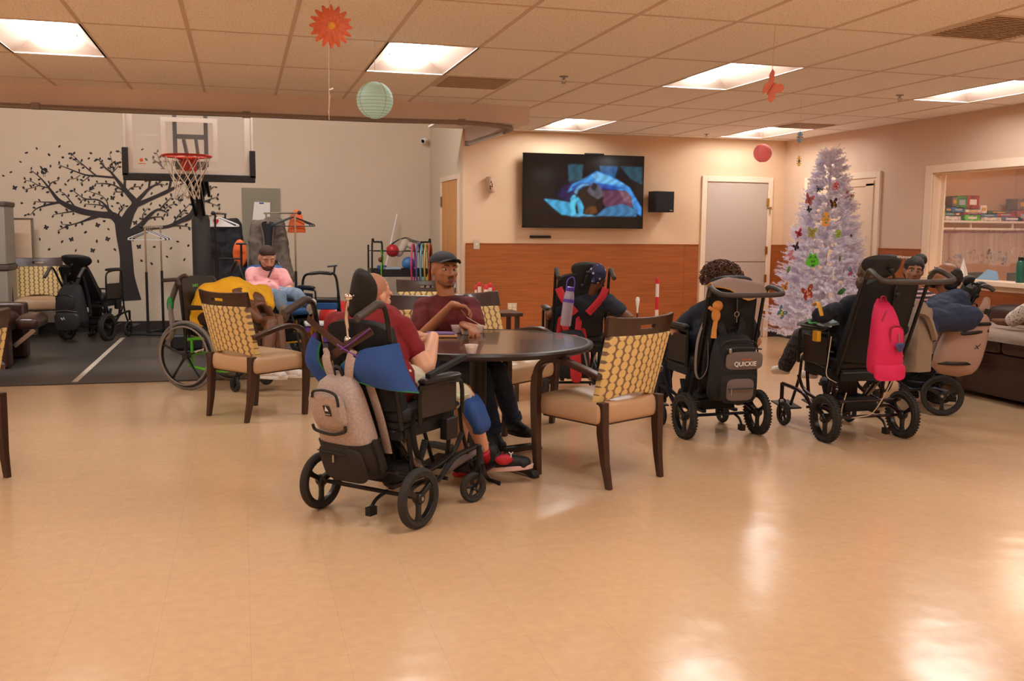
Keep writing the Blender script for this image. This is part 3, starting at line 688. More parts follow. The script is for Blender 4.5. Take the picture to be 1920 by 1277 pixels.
# ---------------------------------------------------------------- mural decal on the gym wall
mat('mural_black', (50, 42, 42), .8)
YM = YG-.001
def zp(x, y): return at_y(x/3.992, 180+y/3.992, YM)
BR = [[(965,1533,190),(958,1430,140),(950,1340,112),(945,1200,98),(925,1050,108),(915,940,115)],
[(925,980,90),(850,900,60),(760,888,48),(640,870,46),(560,845,46),(450,790,32),(390,720,22),(360,680,16),(300,610,9),(225,550,4)],
[(365,685,12),(385,650,9),(440,630,3)],[(365,688,9),(290,670,7),(235,640,5),(185,632,3)],[(290,672,6),(230,690,4),(180,700,3)],
[(460,800,16),(350,795,9),(255,790,3)],[(440,795,20),(320,825,12),(265,850,8),(225,895,4)],[(575,855,20),(530,790,10),(480,730,6),(435,710,3)],
[(570,860,12),(470,875,7),(395,890,3)],[(760,885,40),(600,945,11),(510,970,8),(430,1010,4)],[(530,965,6),(460,960,3)],
[(900,950,50),(820,860,25),(770,800,14),(720,775,11),(640,770,9),(590,740,6),(545,705,3)],[(800,835,12),(740,815,8),(630,808,3)],[(812,840,9),(800,790,7),(760,745,5),(700,725,4),(645,705,3)],[(640,772,6),(600,785,3)],
[(930,970,100),(970,880,72),(1010,800,50),(950,720,36),(870,620,22),(830,570,14),(780,530,10),(735,470,4)],
[(870,612,14),(740,600,14),(640,590,11),(530,550,7),(430,510,3)],[(725,600,11),(640,530,8),(560,460,5),(535,425,4)],[(600,592,6),(560,618,4),(515,622,3)],[(670,602,8),(600,655,3)],[(620,520,5),(560,480,4),(530,450,3)],[(780,530,5),(770,500,4),(720,470,3)],
[(838,575,8),(870,545,6),(890,515,3)],[(850,565,6),(838,490,5),(820,430,3)],[(832,570,5),(820,515,3)],[(858,540,4),(885,495,3)],
[(930,715,14),(860,670,8),(790,655,7),(710,655,3)],[(930,718,9),(850,718,3)],[(932,705,20),(935,640,18),(945,595,14),(955,545,9),(930,460,5),(890,410,3)],
[(945,735,8),(985,685,6),(1065,678,3)],[(1012,805,40),(1080,730,26),(1120,690,18),(1190,650,9),(1230,615,3)],[(1115,695,16),(1120,650,14),(1140,605,7),(1150,570,3)],[(1122,650,8),(1090,605,5),(1075,580,3)],[(1150,675,6),(1200,660,5),(1240,668,3)],
[(1025,815,36),(1150,760,26),(1260,710,26),(1345,665,12),(1400,640,4)],[(1262,712,18),(1278,640,18),(1270,600,14),(1200,515,8),(1140,470,4)],[(1212,520,6),(1190,470,4),(1170,420,3)],[(1230,530,4),(1245,490,3)],
[(975,1025,50),(1050,970,40),(1110,905,30),(1160,860,17),(1200,850,14),(1262,878,4)],[(1190,856,11),(1240,800,8),(1290,750,3)],[(1225,862,6),(1260,825,5),(1310,805,3)],[(1075,945,12),(1070,890,7),(1105,840,3)],[(1095,925,12),(1160,905,8),(1232,905,3)],
[(975,1065,64),(1050,1000,42),(1150,985,24),(1260,975,22),(1350,935,32),(1430,895,46),(1462,830,32),(1490,780,26),(1560,710,12),(1605,675,4)],
[(1295,965,14),(1330,900,8),(1380,850,6),(1420,805,3)],[(1290,970,9),(1380,972,5),(1440,990,3)],[(1335,905,5),(1390,870,3)],[(1500,800,8),(1580,770,5),(1632,752,3)],[(1535,788,6),(1600,810,4),(1648,830,3)],[(1560,900,5),(1612,882,3)],[(1475,790,7),(1410,745,4)],
[(900,945,26),(890,880,11),(915,840,7),(893,798,3)],[(908,860,6),(938,820,3)]]
t = thing('tree_mural', 'black tree wall decal with leaves, birds and butterflies', 'wall decal', (-1.2, YM, 0)); OFF = t.location.copy()
tm = MB(); lm = MB(); DY = Vector((0, -.0015, 0))
def leaf(mb, x, y, a, L=26, w=8):
    P = []
    for k in range(10):
        th = 2*pi*k/10; r1 = L/2*cos(th); r2 = w/2*2*sin(th)*(1-.35*abs(cos(th)))
        P.append(zp(x+r1*cos(a)-r2*sin(a), y+r1*sin(a)+r2*cos(a)))
    mb.poly(P, DY)
for bnum, b_ in enumerate(BR):
    pt = spline([(x, y, w) for x, y, w in b_], 5); Lp, Rp = [], []
    for i, p in enumerate(pt):
        a = pt[max(i-1, 0)]; c = pt[min(i+1, len(pt)-1)]; d_ = Vector((c.x-a.x, c.y-a.y)); d_.normalize(); n_ = Vector((-d_.y, d_.x))
        w = max(p.z, 2.5)/2; DD = Vector((0, -.0015-.00025*bnum, 0)); Lp.append(tm.v(zp(p.x+n_.x*w, p.y+n_.y*w)+DD)); Rp.append(tm.v(zp(p.x-n_.x*w, p.y-n_.y*w)+DD))
    for i in range(len(pt)-1): tm.f([Lp[i], Lp[i+1], Rp[i+1], Rp[i]])
    if b_[-1][2] <= 4:
        acc = 0; side = 1
        for i in range(len(pt)-1):
            if pt[i].z > 12: continue
            acc += (Vector(pt[i+1][:2])-Vector(pt[i][:2])).length
            if acc > 27 or i == len(pt)-2:
                acc = 0; side = -side; d_ = Vector(pt[i+1][:2])-Vector(pt[i][:2]); a = math.atan2(d_.y, d_.x)+side*R.uniform(.7, 1.2)
                off_ = 15+pt[i].z/2; leaf(lm, pt[i].x+cos(a)*off_, pt[i].y+sin(a)*off_, a, R.uniform(22, 30), R.uniform(7, 10))
for (x, y) in [(25,597),(82,570),(198,425),(153,493),(275,393),(367,440),(445,377),(378,525),(470,460),(680,428),(665,467),(490,662),(357,720),(163,802),(190,893),(780,937),(640,1020),(812,997),(725,1087),(465,1090),(298,1072),(368,1148),(567,1157),(860,1150),(650,1218),(412,1225),(263,1225),(735,1238),(1065,400),(1095,475),(1035,610),(1135,730),(1130,807),(1330,1090),(1410,1120),(1280,1140),(1155,1130),(1060,1233),(1135,1255),(1250,1203),(1380,1225),(915,745),(840,825),(615,955)]:
    leaf(lm, x, y, R.uniform(0, 3.1), R.uniform(22, 30), R.uniform(7, 10))
tm.build('trunk_and_branches', 'mural_black', t, smooth=False); lm.build('leaves', 'mural_black', t, smooth=False)
for (x, y) in [(110,688),(345,985),(730,968),(1012,950),(535,1075),(805,1072),(693,1158),(690,690),(842,765),(1040,1130)]:
    q = MB(); a = R.uniform(-.5, .5)
    for s in (-1, 1):
        for (dx, dy, L, w, aa) in ((s*9, -8, 22, 9, -s*.9), (s*8, 7, 15, 8, s*.7)):
            leaf(q, x+dx*cos(a)-dy*sin(a), y+dx*sin(a)+dy*cos(a), a+aa*1.0, L, w)
    leaf(q, x, y, a+pi/2, 22, 2); q.build('butterfly', 'mural_black', t, smooth=False)
for (x, y, s) in ((332, 562, 1), (1345, 765, -1)):
    q = MB(); q.poly([zp(x+cos(th)*(27 if cos(th)*s < 0 else 24), y+sin(th)*24-(6*cos(th)*s)) for th in np.linspace(0, 2*pi, 16, endpoint=False)], DY)
    leaf(q, x-s*22, y-24, s*1.0, 40, 8); leaf(q, x+s*26, y+6, 0.2, 16, 4); leaf(q, x-6*s, y+34, pi/2, 26, 2); leaf(q, x+6*s, y+34, pi/2, 26, 2)
    bo = q.build('bird', 'mural_black', t, smooth=False)
    q = MB(); leaf(q, x-2*s, y+2, s*.8, 26, 3); o = q.build('wing_line', 'gym_paint', bo, smooth=False); o.location.y = -.001
OFF = Vector((0, 0, 0))
# ---------------------------------------------------------------- wheelchairs
mat('frame_black', (30, 28, 28), .35, metal=.4)
mat('tire', (44, 40, 38), .8, bump=.1, bscale=120)
mat('tire_grey', (120, 114, 108), .7)
mat('rim_black', (24, 23, 23), .35)
mat('nylon', (24, 23, 25), .8, bump=.25, bscale=150, var=.1)
mat('foam_black', (28, 26, 26), .65, bump=.1, bscale=60)
mat('grip', (62, 54, 48), .5, bump=.15, bscale=200)
mat('arm_pad', (30, 28, 28), .4)
mat('panel_brown', (48, 40, 36), .45)
mat('strap_grey', (134, 122, 116), .8, bump=.2, bscale=200)
mat('yellow_part', (214, 160, 40), .5); mat('green_part', (96, 190, 40), .35, metal=.2); mat('blue_part', (40, 88, 150), .5)
mat('red_fabric', (190, 38, 50), .75, bump=.2, bscale=120); mat('maroon_metal', (44, 22, 24), .3, metal=.5); mat('navy_metal', (26, 26, 40), .3, metal=.5)
def wheel(t, name, c, r, w, knobby=False, spokes=3, tm='tire', rim='rim_black', steer=0):
    # wheel turning about local y, with tire, rim and hub
    X = Matrix.Translation(Vector(c)) @ Matrix.Rotation(steer, 4, 'Z')
    rt = w*.5
    prof = [(r-rt*1.5, -w*.38), (r-rt*.7, -w*.5), (r-rt*.2, -w*.36), (r, -w*.14), (r, w*.14), (r-rt*.2, w*.36), (r-rt*.7, w*.5), (r-rt*1.5, w*.38)]
    a = MB(X).lathe(prof, 40, ax=(0, 1, 0), closed=True)
    if knobby:
        n = 44
        for k in range(n):
            for s in (-1, 1):
                th = 2*pi*(k+(.5 if s > 0 else 0))/n; q = Matrix.Rotation(-th, 3, 'Y')
                a.box(q @ Vector((r-.001, s*w*.26, 0)), (.009, w*.3, .011), q)
    W = a.build(name, tm, t)
    ri = r-rt*1.4
    b = MB(X).lathe([(ri+.004, -w*.4), (ri+.004, w*.4), (ri-.012, w*.34), (ri-.014, 0), (ri-.012, -w*.34)], 40, ax=(0, 1, 0), closed=True)
    for k in range(spokes):
        th = 2*pi*k/spokes+.5; u_ = Vector((cos(th), 0, sin(th))); v_ = Vector((-sin(th), 0, cos(th))); y = Vector((0, 1, 0))
        rs = []
        for d_, ww, hh in ((.012, .3, .3), (.35, .2, .22), (.7, .22, .2), (1, .36, .24)):
            rr = max(.015, ri*d_); a_ = ri*ww*.5; h_ = w*hh
            rs.append([u_*rr+v_*a_+y*h_, u_*rr-v_*a_+y*h_, u_*rr-v_*a_-y*h_, u_*rr+v_*a_-y*h_])
        b.rings(rs)
    b.build('rim', rim, W, bevel=.002)
    MB(X).lathe([(0, -w*.55), (r*.16, -w*.5), (r*.2, -w*.3), (r*.2, w*.3), (r*.16, w*.5), (0, w*.55)], 20, ax=(0, 1, 0)).build('hub', 'rim_black', W); MB(X).lathe([(0, -w*.62), (r*.07, -w*.6), (r*.07, w*.6), (0, w*.62)], 14, ax=(0, 1, 0)).build('axle_cap', 'steel', W)
    return W
def caster(t, x, y, r, w=.03, steer=0, rim='rim_black', stem=.12, tm='tire', metal='frame_black'):
    W = wheel(t, 'caster_wheel', (x, y, r), r, w, spokes=5, steer=steer, tm=tm, rim=rim)
    c, s = cos(steer), sin(steer); f = MB()
    def L(a, b, z): return Vector((x+a*c-b*s, y+a*s+b*c, z))
    for sd in (-1, 1): f.tube([L(0, sd*(w*.5+.008), r), L(.015, sd*(w*.5+.01), r*1.5), L(.03, sd*(w*.5+.008), 2*r+.01), L(.035, sd*.008, 2*r+.022)], .006, 6)
    f.lathe([(.014, 0), (.014, stem)], 14, c=L(.035, 0, 2*r+.015)); f.build('caster_fork', metal, t)
def wheelchair(label, loc, rz, wr=.15, ww=.042, knobby=False, track=.28, handle='push', recline=18, backw=.40, backh=.56, accent='frame_black', steer=(0, 0), cx=.46, cr=.085, head=(0, 0, .11, .14, 0), armh=.22, guard=True, back='nylon', hz=None, tilt=0, seatz=.50, cushion_m='foam_black', legs=True, tm='tire', rimm='rim_black', arm_up=0, cats='wheelchair', headrest=True, hl=.2):
    t = thing('wheelchair', label, cats, loc, rz, 'tilting wheelchairs')
    for s in (-1, 1): wheel(t, 'rear_wheel', (0, s*track, wr), wr, ww, knobby, tm=tm, rim=rimm)
    for s in (-1, 1): caster(t, cx, s*(track-.03), cr, .03, steer[0 if s < 0 else 1], metal=accent if accent != 'frame_black' else 'frame_black')
    f = MB(); zc = 2*cr+.13
    for s in (-1, 1):
        y = s*(track-.05)
        f.tube(spline([(-.04, y, wr+.02), (.08, y, wr+.05), (.22, y, wr+.03), (.36, y, zc-.03), (cx+.03, s*(track-.03), zc)], 4), .014, 8)
        f.tube(spline([(-.06, y*.9, wr+.12), (.05, y*.9, wr+.09), (.2, y*.9, wr+.085), (.38, y*.9, wr+.13), (.46, y*.9, wr+.22)], 4), .012, 8)   # rocker
        f.tube([(.0, s*track, wr), (0, s*.1, wr)], .010, 8)
    f.tube([(0, -track, wr), (0, track, wr)], .011, 8).tube([(.3, -track+.05, wr+.02), (.3, track-.05, wr+.02)], .010, 8).tube([(-.02, -.2, wr+.11), (-.02, .2, wr+.11)], .010)
    f.bar((.02, -.12, wr+.02), (.28, -.12, wr+.03), .03, .02).bar((.02, .12, wr+.02), (.28, .12, wr+.03), .03, .02)
    for s in (-1, 1): f.tube([(.1, s*.19, wr+.06), (.06, s*.19, seatz-.04)], .012, 8).tube([(.38, s*.19, wr+.1), (.42, s*.19, seatz-.03)], .012, 8)
    f.build('base_frame', accent, t)
    g = MB()
    for s in (-1, 1): g.tube([(-.02, s*.2, seatz-.045), (.46, s*.2, seatz-.02+tilt)], .012, 8)
    g.tube([(.0, -.2, seatz-.045), (.0, .2, seatz-.045)], .01).tube([(.44, -.2, seatz-.02+tilt), (.44, .2, seatz-.02+tilt)], .01); g.build('seat_frame', 'frame_black', t)
    c = MB(); cushion(c, (.23, 0, seatz+.01), (.46, .42, .08), .02, .01); c.build('seat_cushion', cushion_m, t)
    # back
    th = rad(recline); o = Vector((.0, 0, seatz-.02)); u_ = Vector((-sin(th), 0, cos(th))); n_ = Vector((cos(th), 0, sin(th))); Y = Vector((0, 1, 0))
    bk = MB(); rs = []
    for i in range(9):
        k = i/8; z = .06+backh*k; hw = backw/2*(1-.12*k**3); ring = []
        for j in range(9):
            y = -hw+2*hw*j/8; ring.append(o+u_*(z-(.04*(abs(y)/hw)**3 if i == 8 else 0))+Y*y+n_*(.02+.04*(y/hw)**2))
        for j in range(8, -1, -1):
            y = -hw+2*hw*j/8; ring.append(o+u_*(z-(.04*(abs(y)/hw)**3 if i == 8 else 0))+Y*y+n_*(-.03+.04*(y/hw)**2))
        rs.append(ring)
    bk.rings(rs).build('backrest', back, t, ang=60)
    hz_ = hz or .60
    for s in (-1, 1):
        cn = MB(); y = s*(backw/2+.015)
        top = o+u_*(hz_)+Y*y-n_*.02
        cn.tube([o+Y*y-n_*.02-u_*.02, top], .012, 8)
        if handle == 'push':
            hp = spline([top-u_*.01, top+u_*.05-n_*.01, top+u_*.075-n_*.05, top+u_*.07-n_*.09, top+u_*(.07-.1*hl)-n_*hl], 4)
            cn.tube(hp[:9], .012, 8)
            cn.build('back_cane', 'frame_black', t)
            MB().tube(hp[6:], .0185, 10).build('push_handle', 'grip', t)
        else: cn.build('back_cane', 'frame_black', t)
    if handle == 'bar':
        y = backw/2+.015; P = [o+u_*(hz_-.02)+Y*y-n_*.02, o+u_*(hz_+.045)+Y*(y+.01)-n_*.05, o+u_*(hz_+.05)+Y*(y+.03)-n_*.16, o+u_*(hz_+.045)+Y*(y-.03)-n_*.215]
        full = spline(P+[p-2*Y*p.y for p in P[::-1]], 5)
        MB().tube(full, .017, 10).build('push_bar', 'grip', t)
    if headrest:
        hx, hy, hw, hh, roll = head
        hc = o+u_*(backh+.06+hx)+n_*(.03)+Y*hy
        q = Matrix((Y, n_, u_)).transposed() @ Matrix.Rotation(roll, 3, 'Y')
        hb = MB(); rs = []
        for i in range(7):
            k = -1+2*i/6; e = (1-abs(k)**3)**.5 if abs(k) < 1 else .25; e = max(e, .35); ring = []
            for j in range(16):
                a = 2*pi*j/16; ring.append(hc+q @ Vector((hw*cos(a)*(1 if abs(cos(a)) < .99 else 1)*e, .03*sin(a)+.05*(cos(a)*e)**2, hh*k)))
            rs.append(ring)
        hb.rings(rs); H_ = hb.build('headrest', 'foam_black', t, sub=1)
        s_ = MB(); s_.tube([o+u_*(backh-.1)-n_*.05, o+u_*(backh+.03+hx*.5)-n_*.06+Y*hy*.5, hc-n_*.07, hc-n_*.01], .009, 8).ell(hc-n_*.065, .02).ell(o+u_*(backh-.02)-n_*.055, .022); s_.build('headrest_bracket', 'chrome' if 'nearest' in label else 'frame_black', t)
    # arms
    for s in (-1, 1):
        a = MB(); y = s*(track-.035); zt = seatz+armh
        a.tube(spline([(.06, y, seatz-.03), (.055, y, zt-.02), (.09, y, zt+arm_up), (.34, y, zt+arm_up*1.2), (.40, y, zt-.03+arm_up), (.405, y, seatz-.02)], 4), .011, 8).build('armrest_frame', 'frame_black', t)
        p = MB(); cushion(p, (.22, y, zt+.025+arm_up*1.1), (.30, .055, .03), .01, .005); p.build('armrest_pad', 'arm_pad', t)
        if guard: MB().box((.23, s*(track-.055), seatz+.09), (.30, .008, .19)).build('side_guard', 'panel_brown', t, bevel=.006)
    if legs:
        for s in (-1, 1):
            l = MB(); y = s*.13
            l.tube(spline([(.44, y*1.3, seatz-.02+tilt), (.53, y*1.2, seatz-.03+tilt), (.60, y, seatz-.16), (.68, y, .16), (.70, y, .12)], 4), .011, 8).build('leg_hanger', 'frame_black', t)
            MB().box((.76, y, .11), (.19, .15, .012), (0, -.15, 0)).build('footplate', 'frame_black', t, bevel=.004)
    at = MB()
    at.tube(spline([(.02, -.1, wr), (-.06, -.1, wr-.02), (-.10, -.1, .09)], 4), .009, 6).box((-.10, -.1, .075), (.05, .03, .04)).build('anti_tip_bar', 'frame_black', t)
    # wiring, buckles and straps that give the underside its clutter
    cl = MB(); rr = random.Random(len(label))
    for k in range(6):
        y = rr.uniform(-.17, .17); p0 = Vector((rr.uniform(-.02, .1), y, seatz-.06)); p1 = Vector((rr.uniform(.1, .35), y+rr.uniform(-.08, .08), wr+.06))
        cl.tube(spline([p0, (p0+p1)/2+Vector((0, rr.uniform(-.05, .05), -.07)), p1], 5), .004, 5)
    cl.build('cable', 'black', t)
    MB().tube([(.0, -.16, seatz-.05), (.26, -.14, wr+.05)], .013).tube([(.1, -.15, seatz-.14), (.2, -.145, wr+.1)], .02).build('gas_strut', 'steel', t)
    MB().box((.24, .0, seatz-.08), (.3, .3, .02)).box((.2, 0, (wr+seatz)/2-.03), (.06, .12, seatz-wr-.06)).build('tilt_mechanism', 'frame_black', t, bevel=.006)
    # hip belts, control box and battery tray
    for s in (-1, 1): MB().tube(spline([(.08, s*.2, seatz+.02), (.05, s*.235, seatz-.1), (.1, s*.23, seatz-.2), (.16, s*.22, seatz-.12)], 5), .018, 6, flat=.18).build('hip_belt', 'nylon', t)
    MB().box((.16, 0, wr+.07), (.24, .26, .09)).build('battery_box', 'black_matte', t, bevel=.015)
    MB().box((.3, -track+.04, seatz-.08), (.09, .05, .11)).build('control_box', 'black', t, bevel=.008)
    sk = MB()
    for s in (-1, 1): sk.bar((.02, s*.2, seatz-.06), (.42, s*.2, seatz-.05), .012, .07)
    sk.bar((.0, -.2, seatz-.06), (.0, .2, seatz-.06), .012, .08); sk.build('seat_skirt', 'nylon', t)
    return t, o, u_, n_
def frame(loc, rz):
    return Matrix.Translation(Vector(loc)) @ Matrix.Rotation(rz, 4, 'Z')

# soft bag: a rounded body in a local frame (u up, n outward, y across)
def bag_body(mb, c, Y, U, N, w, h, d, n=3.0, taper=.78, sag=.15, kmax=14):
    rs = []; K = 14
    for i in range(min(K, kmax)+1):
        k = i/K; z = -h/2+h*k
        e = (1-abs(2*k-1)**4)**.5 if 0 < k < 1 else .0
        e = max(e, .12); wk = w/2*((1-k)*1.0+k*taper)*(.75+.25*e)*e**.3; dk = d*(.75+.25*(1-k)+sag*sin(pi*(1-k)))*e
        ring = []
        for j in range(24):
            a = 2*pi*j/24; ca, sa = cos(a), sin(a)
            x = math.copysign(abs(ca)**(2/n), ca)*wk; y = math.copysign(abs(sa)**(2/n), sa)*dk/2
            ring.append(Vector(c)+Y*x+U*z+N*(y+dk/2))
        rs.append(ring)
    mb.rings(rs); return mb
def backpack(label, c, Y, U, N, w=.30, h=.46, d=.16, m='bag_grey', m2='bag_dark', straps='bag_grey', logo=None, dark_h=.42, style='reebok', name='backpack', zipm='black'):
    """c = top centre against the chair back; Y across, U up, N away from the chair"""
    Y, U, N = [Vector(v).normalized() for v in (Y, U, N)]
    c = Vector(c); t = thing(name, label, 'backpack', c-U*h*.5, 0, 'backpacks hung on the wheelchairs'); global OFF; OFF = t.location.copy()
    bc = c-U*(h*.5)
    bag_body(MB(), bc, Y, U, N, w, h, d, taper=.55 if style == 'pink' else .78).build('main_body', m, t, disp=.008, dscale=.12)
    if style == 'reebok': bag_body(MB(), bc-N*.002, Y, U, N, w*1.03, h*1.01, d*1.07, kmax=6).build('lower_section', m2, t, disp=.008, dscale=.12)
    P = lambda a, z, n_: bc+Y*(a*w/2)+U*(z*h/2)+N*n_
    for s in ((-1, 1) if style != 'pink' else ()):
        g = [P(s*.3, .86, .03), P(s*.42, 1.12, .02), P(s*.5, 1.3, -.01), P(s*.62, 1.1, -.03), P(s*.8, .2, -.02), P(s*.85, -.5, .0)]
        MB().tube(spline(g, 5), .026, 10, flat=.22, up=tuple(N)).build('shoulder_strap', straps, t)
    MB().tube(spline([P(-.15, .95, .03), P(-.1, 1.1, .03), P(.1, 1.1, .03), P(.15, .95, .03)], 5), .009, 8, flat=.5).build('grab_loop', zipm, t)
    def panel(a0, a1, z0, z1, off, mm, nm, th=.012, rnd=.3):
        cx_, cz = (a0+a1)/2, (z0+z1)/2; pts = []
        for j in range(28):
            an = 2*pi*j/28; ca, sa = cos(an), sin(an)
            pts.append(P(cx_+(a1-a0)/2*math.copysign(abs(ca)**.45, ca), cz+(z1-z0)/2*math.copysign(abs(sa)**.45, sa), 0))
        b_ = MB()
        rs = [[p+N*off for p in pts], [p+N*(off+th*.7) for p in pts], [bc+Y*0+(p-bc)*1 + (P(cx_, cz, 0)-p)*.06+N*(off+th) for p in pts]]
        b_.rings(rs); return b_.build(nm, mm, t, ang=60)
    def zipper(pts, mm='black', r=.006): return MB().tube(spline(pts, 5), r, 6).build('zipper', zipm if mm == 'black' else mm, t)
    if style == 'reebok':
        panel(-.8, .8, -.86, -.18, d*.99, m2, 'lower_panel', .02)
        panel(-.62, .55, .12, .78, d*.86, m, 'front_pocket', .035)
        o_ = d*.86+.04; zipper([P(-.66, .2, o_), P(-.6, .1, o_), P(0, .06, o_+.003), P(.5, .14, o_), P(.58, .24, o_)], r=.008); zipper([P(-.35, .72, o_), P(-.3, .82, o_-.01), P(.1, .86, o_-.01), P(.5, .8, o_-.01), P(.55, .6, o_)], r=.007)
        zipper([P(-.75, -.28, d*.93+.035), P(.3, -.3, d*.93+.037)], r=.003); MB().box(P(-.2, -.4, d*.93+.04), (.008, .008, .035)).build('zip_pull', 'steel', t)
        L = MB(); q = Matrix((Y, -N, U)).transposed(); L.box(P(.08, .5, o_+.001), (.036, .003, .052), q); lp = L.build('logo_patch', 'black', t)
        tri = MB(); ce = P(.08, .54, o_+.004)
        tri.poly([ce-Y*.011-U*.011, ce+Y*.011-U*.011, ce+U*.014], N*.001); tri.build('logo_mark', 'white', lp, smooth=False)
        text('logo_text', 'Reebok', .009, 'white', lp, P(.08, .44, o_+.004), Y, U, .0004)
        for s in (-1, 1): panel(s*.98-.06, s*.98+.06, -.7, -.1, d*.5, m2, 'side_pocket', .02)
    elif style == 'quickie':
        panel(-.55, .9, .12, .62, d*.95, 'bag_grey2', 'logo_panel', .012); panel(-.7, .72, -.82, .02, d*.93, 'nylon', 'lower_pocket', .03)
        panel(-.52, .55, -.72, -.10, d*.93+.03, 'bag_grey2', 'pocket_face', .008); zipper([P(-.5, -.34, d+.045), P(.5, -.34, d+.045)], r=.005); MB().box(P(-.42, -.42, d+.05), (.009, .009, .04)).build('zip_pull', 'steel', t)
        tx = text('logo_text', 'QUICKIE', .042, 'white', t, P(.18, .3, d+.012), Y, U, .0006, .0006); text('logo_script', 'Sunrise', .022, 'orange', t, P(.2, .43, d+.0122), Y, U, .0005)
        zipper([P(-.72, .2, d*.7), P(-.6, .8, d*.75), P(0, .92, d*.8), P(.7, .8, d*.75), P(.85, .3, d*.7)], r=.005); zipper([P(-.6, .72, d+.004), P(0, .76, d+.006), P(.8, .7, d+.004)], r=.006)
        MB().ell(P(-.45, .68, d+.012), (.012, .006, .018)).build('zip_pull', 'steel', t)
    elif style == 'pink':
        panel(-.1, .62, -.25, .5, d*.78, m, 'front_pocket', .035); panel(-.85, .85, -.95, -.5, d*.85, m, 'base_panel', .02)
        zipper([P(-.14, -.2, d*.72+.03), P(-.1, .4, d*.78+.03), P(.2, .54, d*.78+.03), P(.58, .4, d*.78+.03), P(.66, -.1, d*.78+.02)], 'pink_dark', .005)
        zipper([P(-.6, .3, d*.7), P(-.35, .75, d*.8), P(-.2, .9, d*.8)], 'pink_dark', .004)
        k = MB().tube([P(.3, .35, d+.01), P(.3, .12, d+.02)], .003, 6).build('key_chain', 'steel', t)
        MB().ell(P(.3, .02, d+.03), (.026, .008, .03)).ell(P(.2, .07, d+.03), (.02, .008, .018)).ell(P(.4, .07, d+.03), (.02, .008, .018)).build('heart_charm', 'charm_blue', t)
    elif style == 'jordan':
        for (za, zb) in ((.45, .62), (.15, .42), (-.72, -.52)): MB().tube(spline([P(-.75, za, d*.72), P(-.3, za+.03, d*.98), (P(.2, (za+zb)/2, d)), P(.75, zb, d*.75)], 5), .013, 8, flat=.35, up=tuple(N)).build('zipper', 'black', t)
        jm = MB(); ce = P(.45, -.1, d+.005)
        for a, b_ in (((0, 0), (.016, .018)), ((0, 0), (-.014, -.016)), ((0, 0), (.016, -.012)), ((.0, .004), (-.016, .010)), ((.016, .018), (.02, .027))): jm.tube([ce+Y*a[0]+U*a[1], ce+Y*b_[0]+U*b_[1]], .0025, 5)
        jm.build('logo_mark', 'black', t)
        MB().box(P(.55, .9, .06), (.05, .02, .07), Matrix((Y, -N, U)).transposed()).build('buckle', 'black', t, bevel=.004)
    elif style == 'black':
        panel(-.8, .8, -.85, -.05, d*.9, m2, 'lower_pocket', .04); panel(-.6, .6, .1, .75, d*.85, m2, 'upper_pocket', .03)
        zipper([P(-.8, 0, d), P(0, .08, d+.01), P(.8, 0, d)], 'steel', .003); zipper([P(-.6, .7, d), P(0, .82, d), P(.6, .7, d)], r=.005)
        MB().tube([P(-.2, -.2, d+.04), P(-.1, -.3, d+.045), P(.0, -.16, d+.045), P(.06, -.28, d+.045)], .003, 5).build('logo_mark', 'white', t)
    elif style == 'redblack':
        panel(-.35, .35, -.95, .9, d*.9, 'red_fabric', 'red_panel', .02); MB().tube(spline([P(.45, .8, d), P(.6, 0, d), P(.85, -.9, d*.8)], 5), .02, 8, flat=.3).build('side_strap', 'strap_grey', t)
    OFF = Vector((0, 0, 0)); return t
mat('bag_grey', (176, 158, 150), .85, var=.14, vscale=90, bump=.3, bscale=250); mat('bag_dark', (34, 27, 25), .75, bump=.25, bscale=200)
mat('bag_grey2', (110, 98, 92), .85, bump=.25, bscale=250); mat('orange', (226, 96, 40), .5)
mat('pink_bag', (206, 24, 84), .7, bump=.15, bscale=150, var=.06); mat('pink_dark', (150, 20, 52), .6); mat('charm_blue', (60, 62, 110), .3, var=.5, vscale=90)
mat('bag_taupe', (172, 142, 128), .75, bump=.15, bscale=120)

def back_frame(loc, rz, o, u_, n_):
    X = frame(loc, rz); r3 = X.to_3x3(); return X @ o, (r3 @ Vector((0, 1, 0))), (r3 @ u_), (r3 @ n_)

# 1 near wheelchair (person in maroon)
L1, A1 = (.56, 4.55, 0), math.atan2(.68, .73)
wc1, o, u_, n_ = wheelchair('black tilting wheelchair nearest the camera with a grey backpack on its back', L1, A1, wr=.143, track=.30, recline=11, armh=.15, steer=(-.35, .2), cx=.50, cr=.078, head=(.12, -.02, .075, .125, -.38), tilt=.03, hz=.52, backh=.43)
MB().bar((.10, -.28, .70), (.40, -.28, .76), .03, .02).build('arm_tube', 'black_matte', wc1)
text('back_label', 'JAY', .045, 'white', wc1, o+u_*.22-n_*.034, (0, -1, 0), u_, .001)
BO, BY, BU, BN = back_frame(L1, A1, o, u_, n_)
backpack('light grey and dark brown backpack hanging on the nearest wheelchair', BO+BU*.27-BN*.09+BY*.03, -BY, (BU+Vector((0, 0, .3))-BN*.25+BY*.05), -BN, w=.32, h=.56, d=.16)
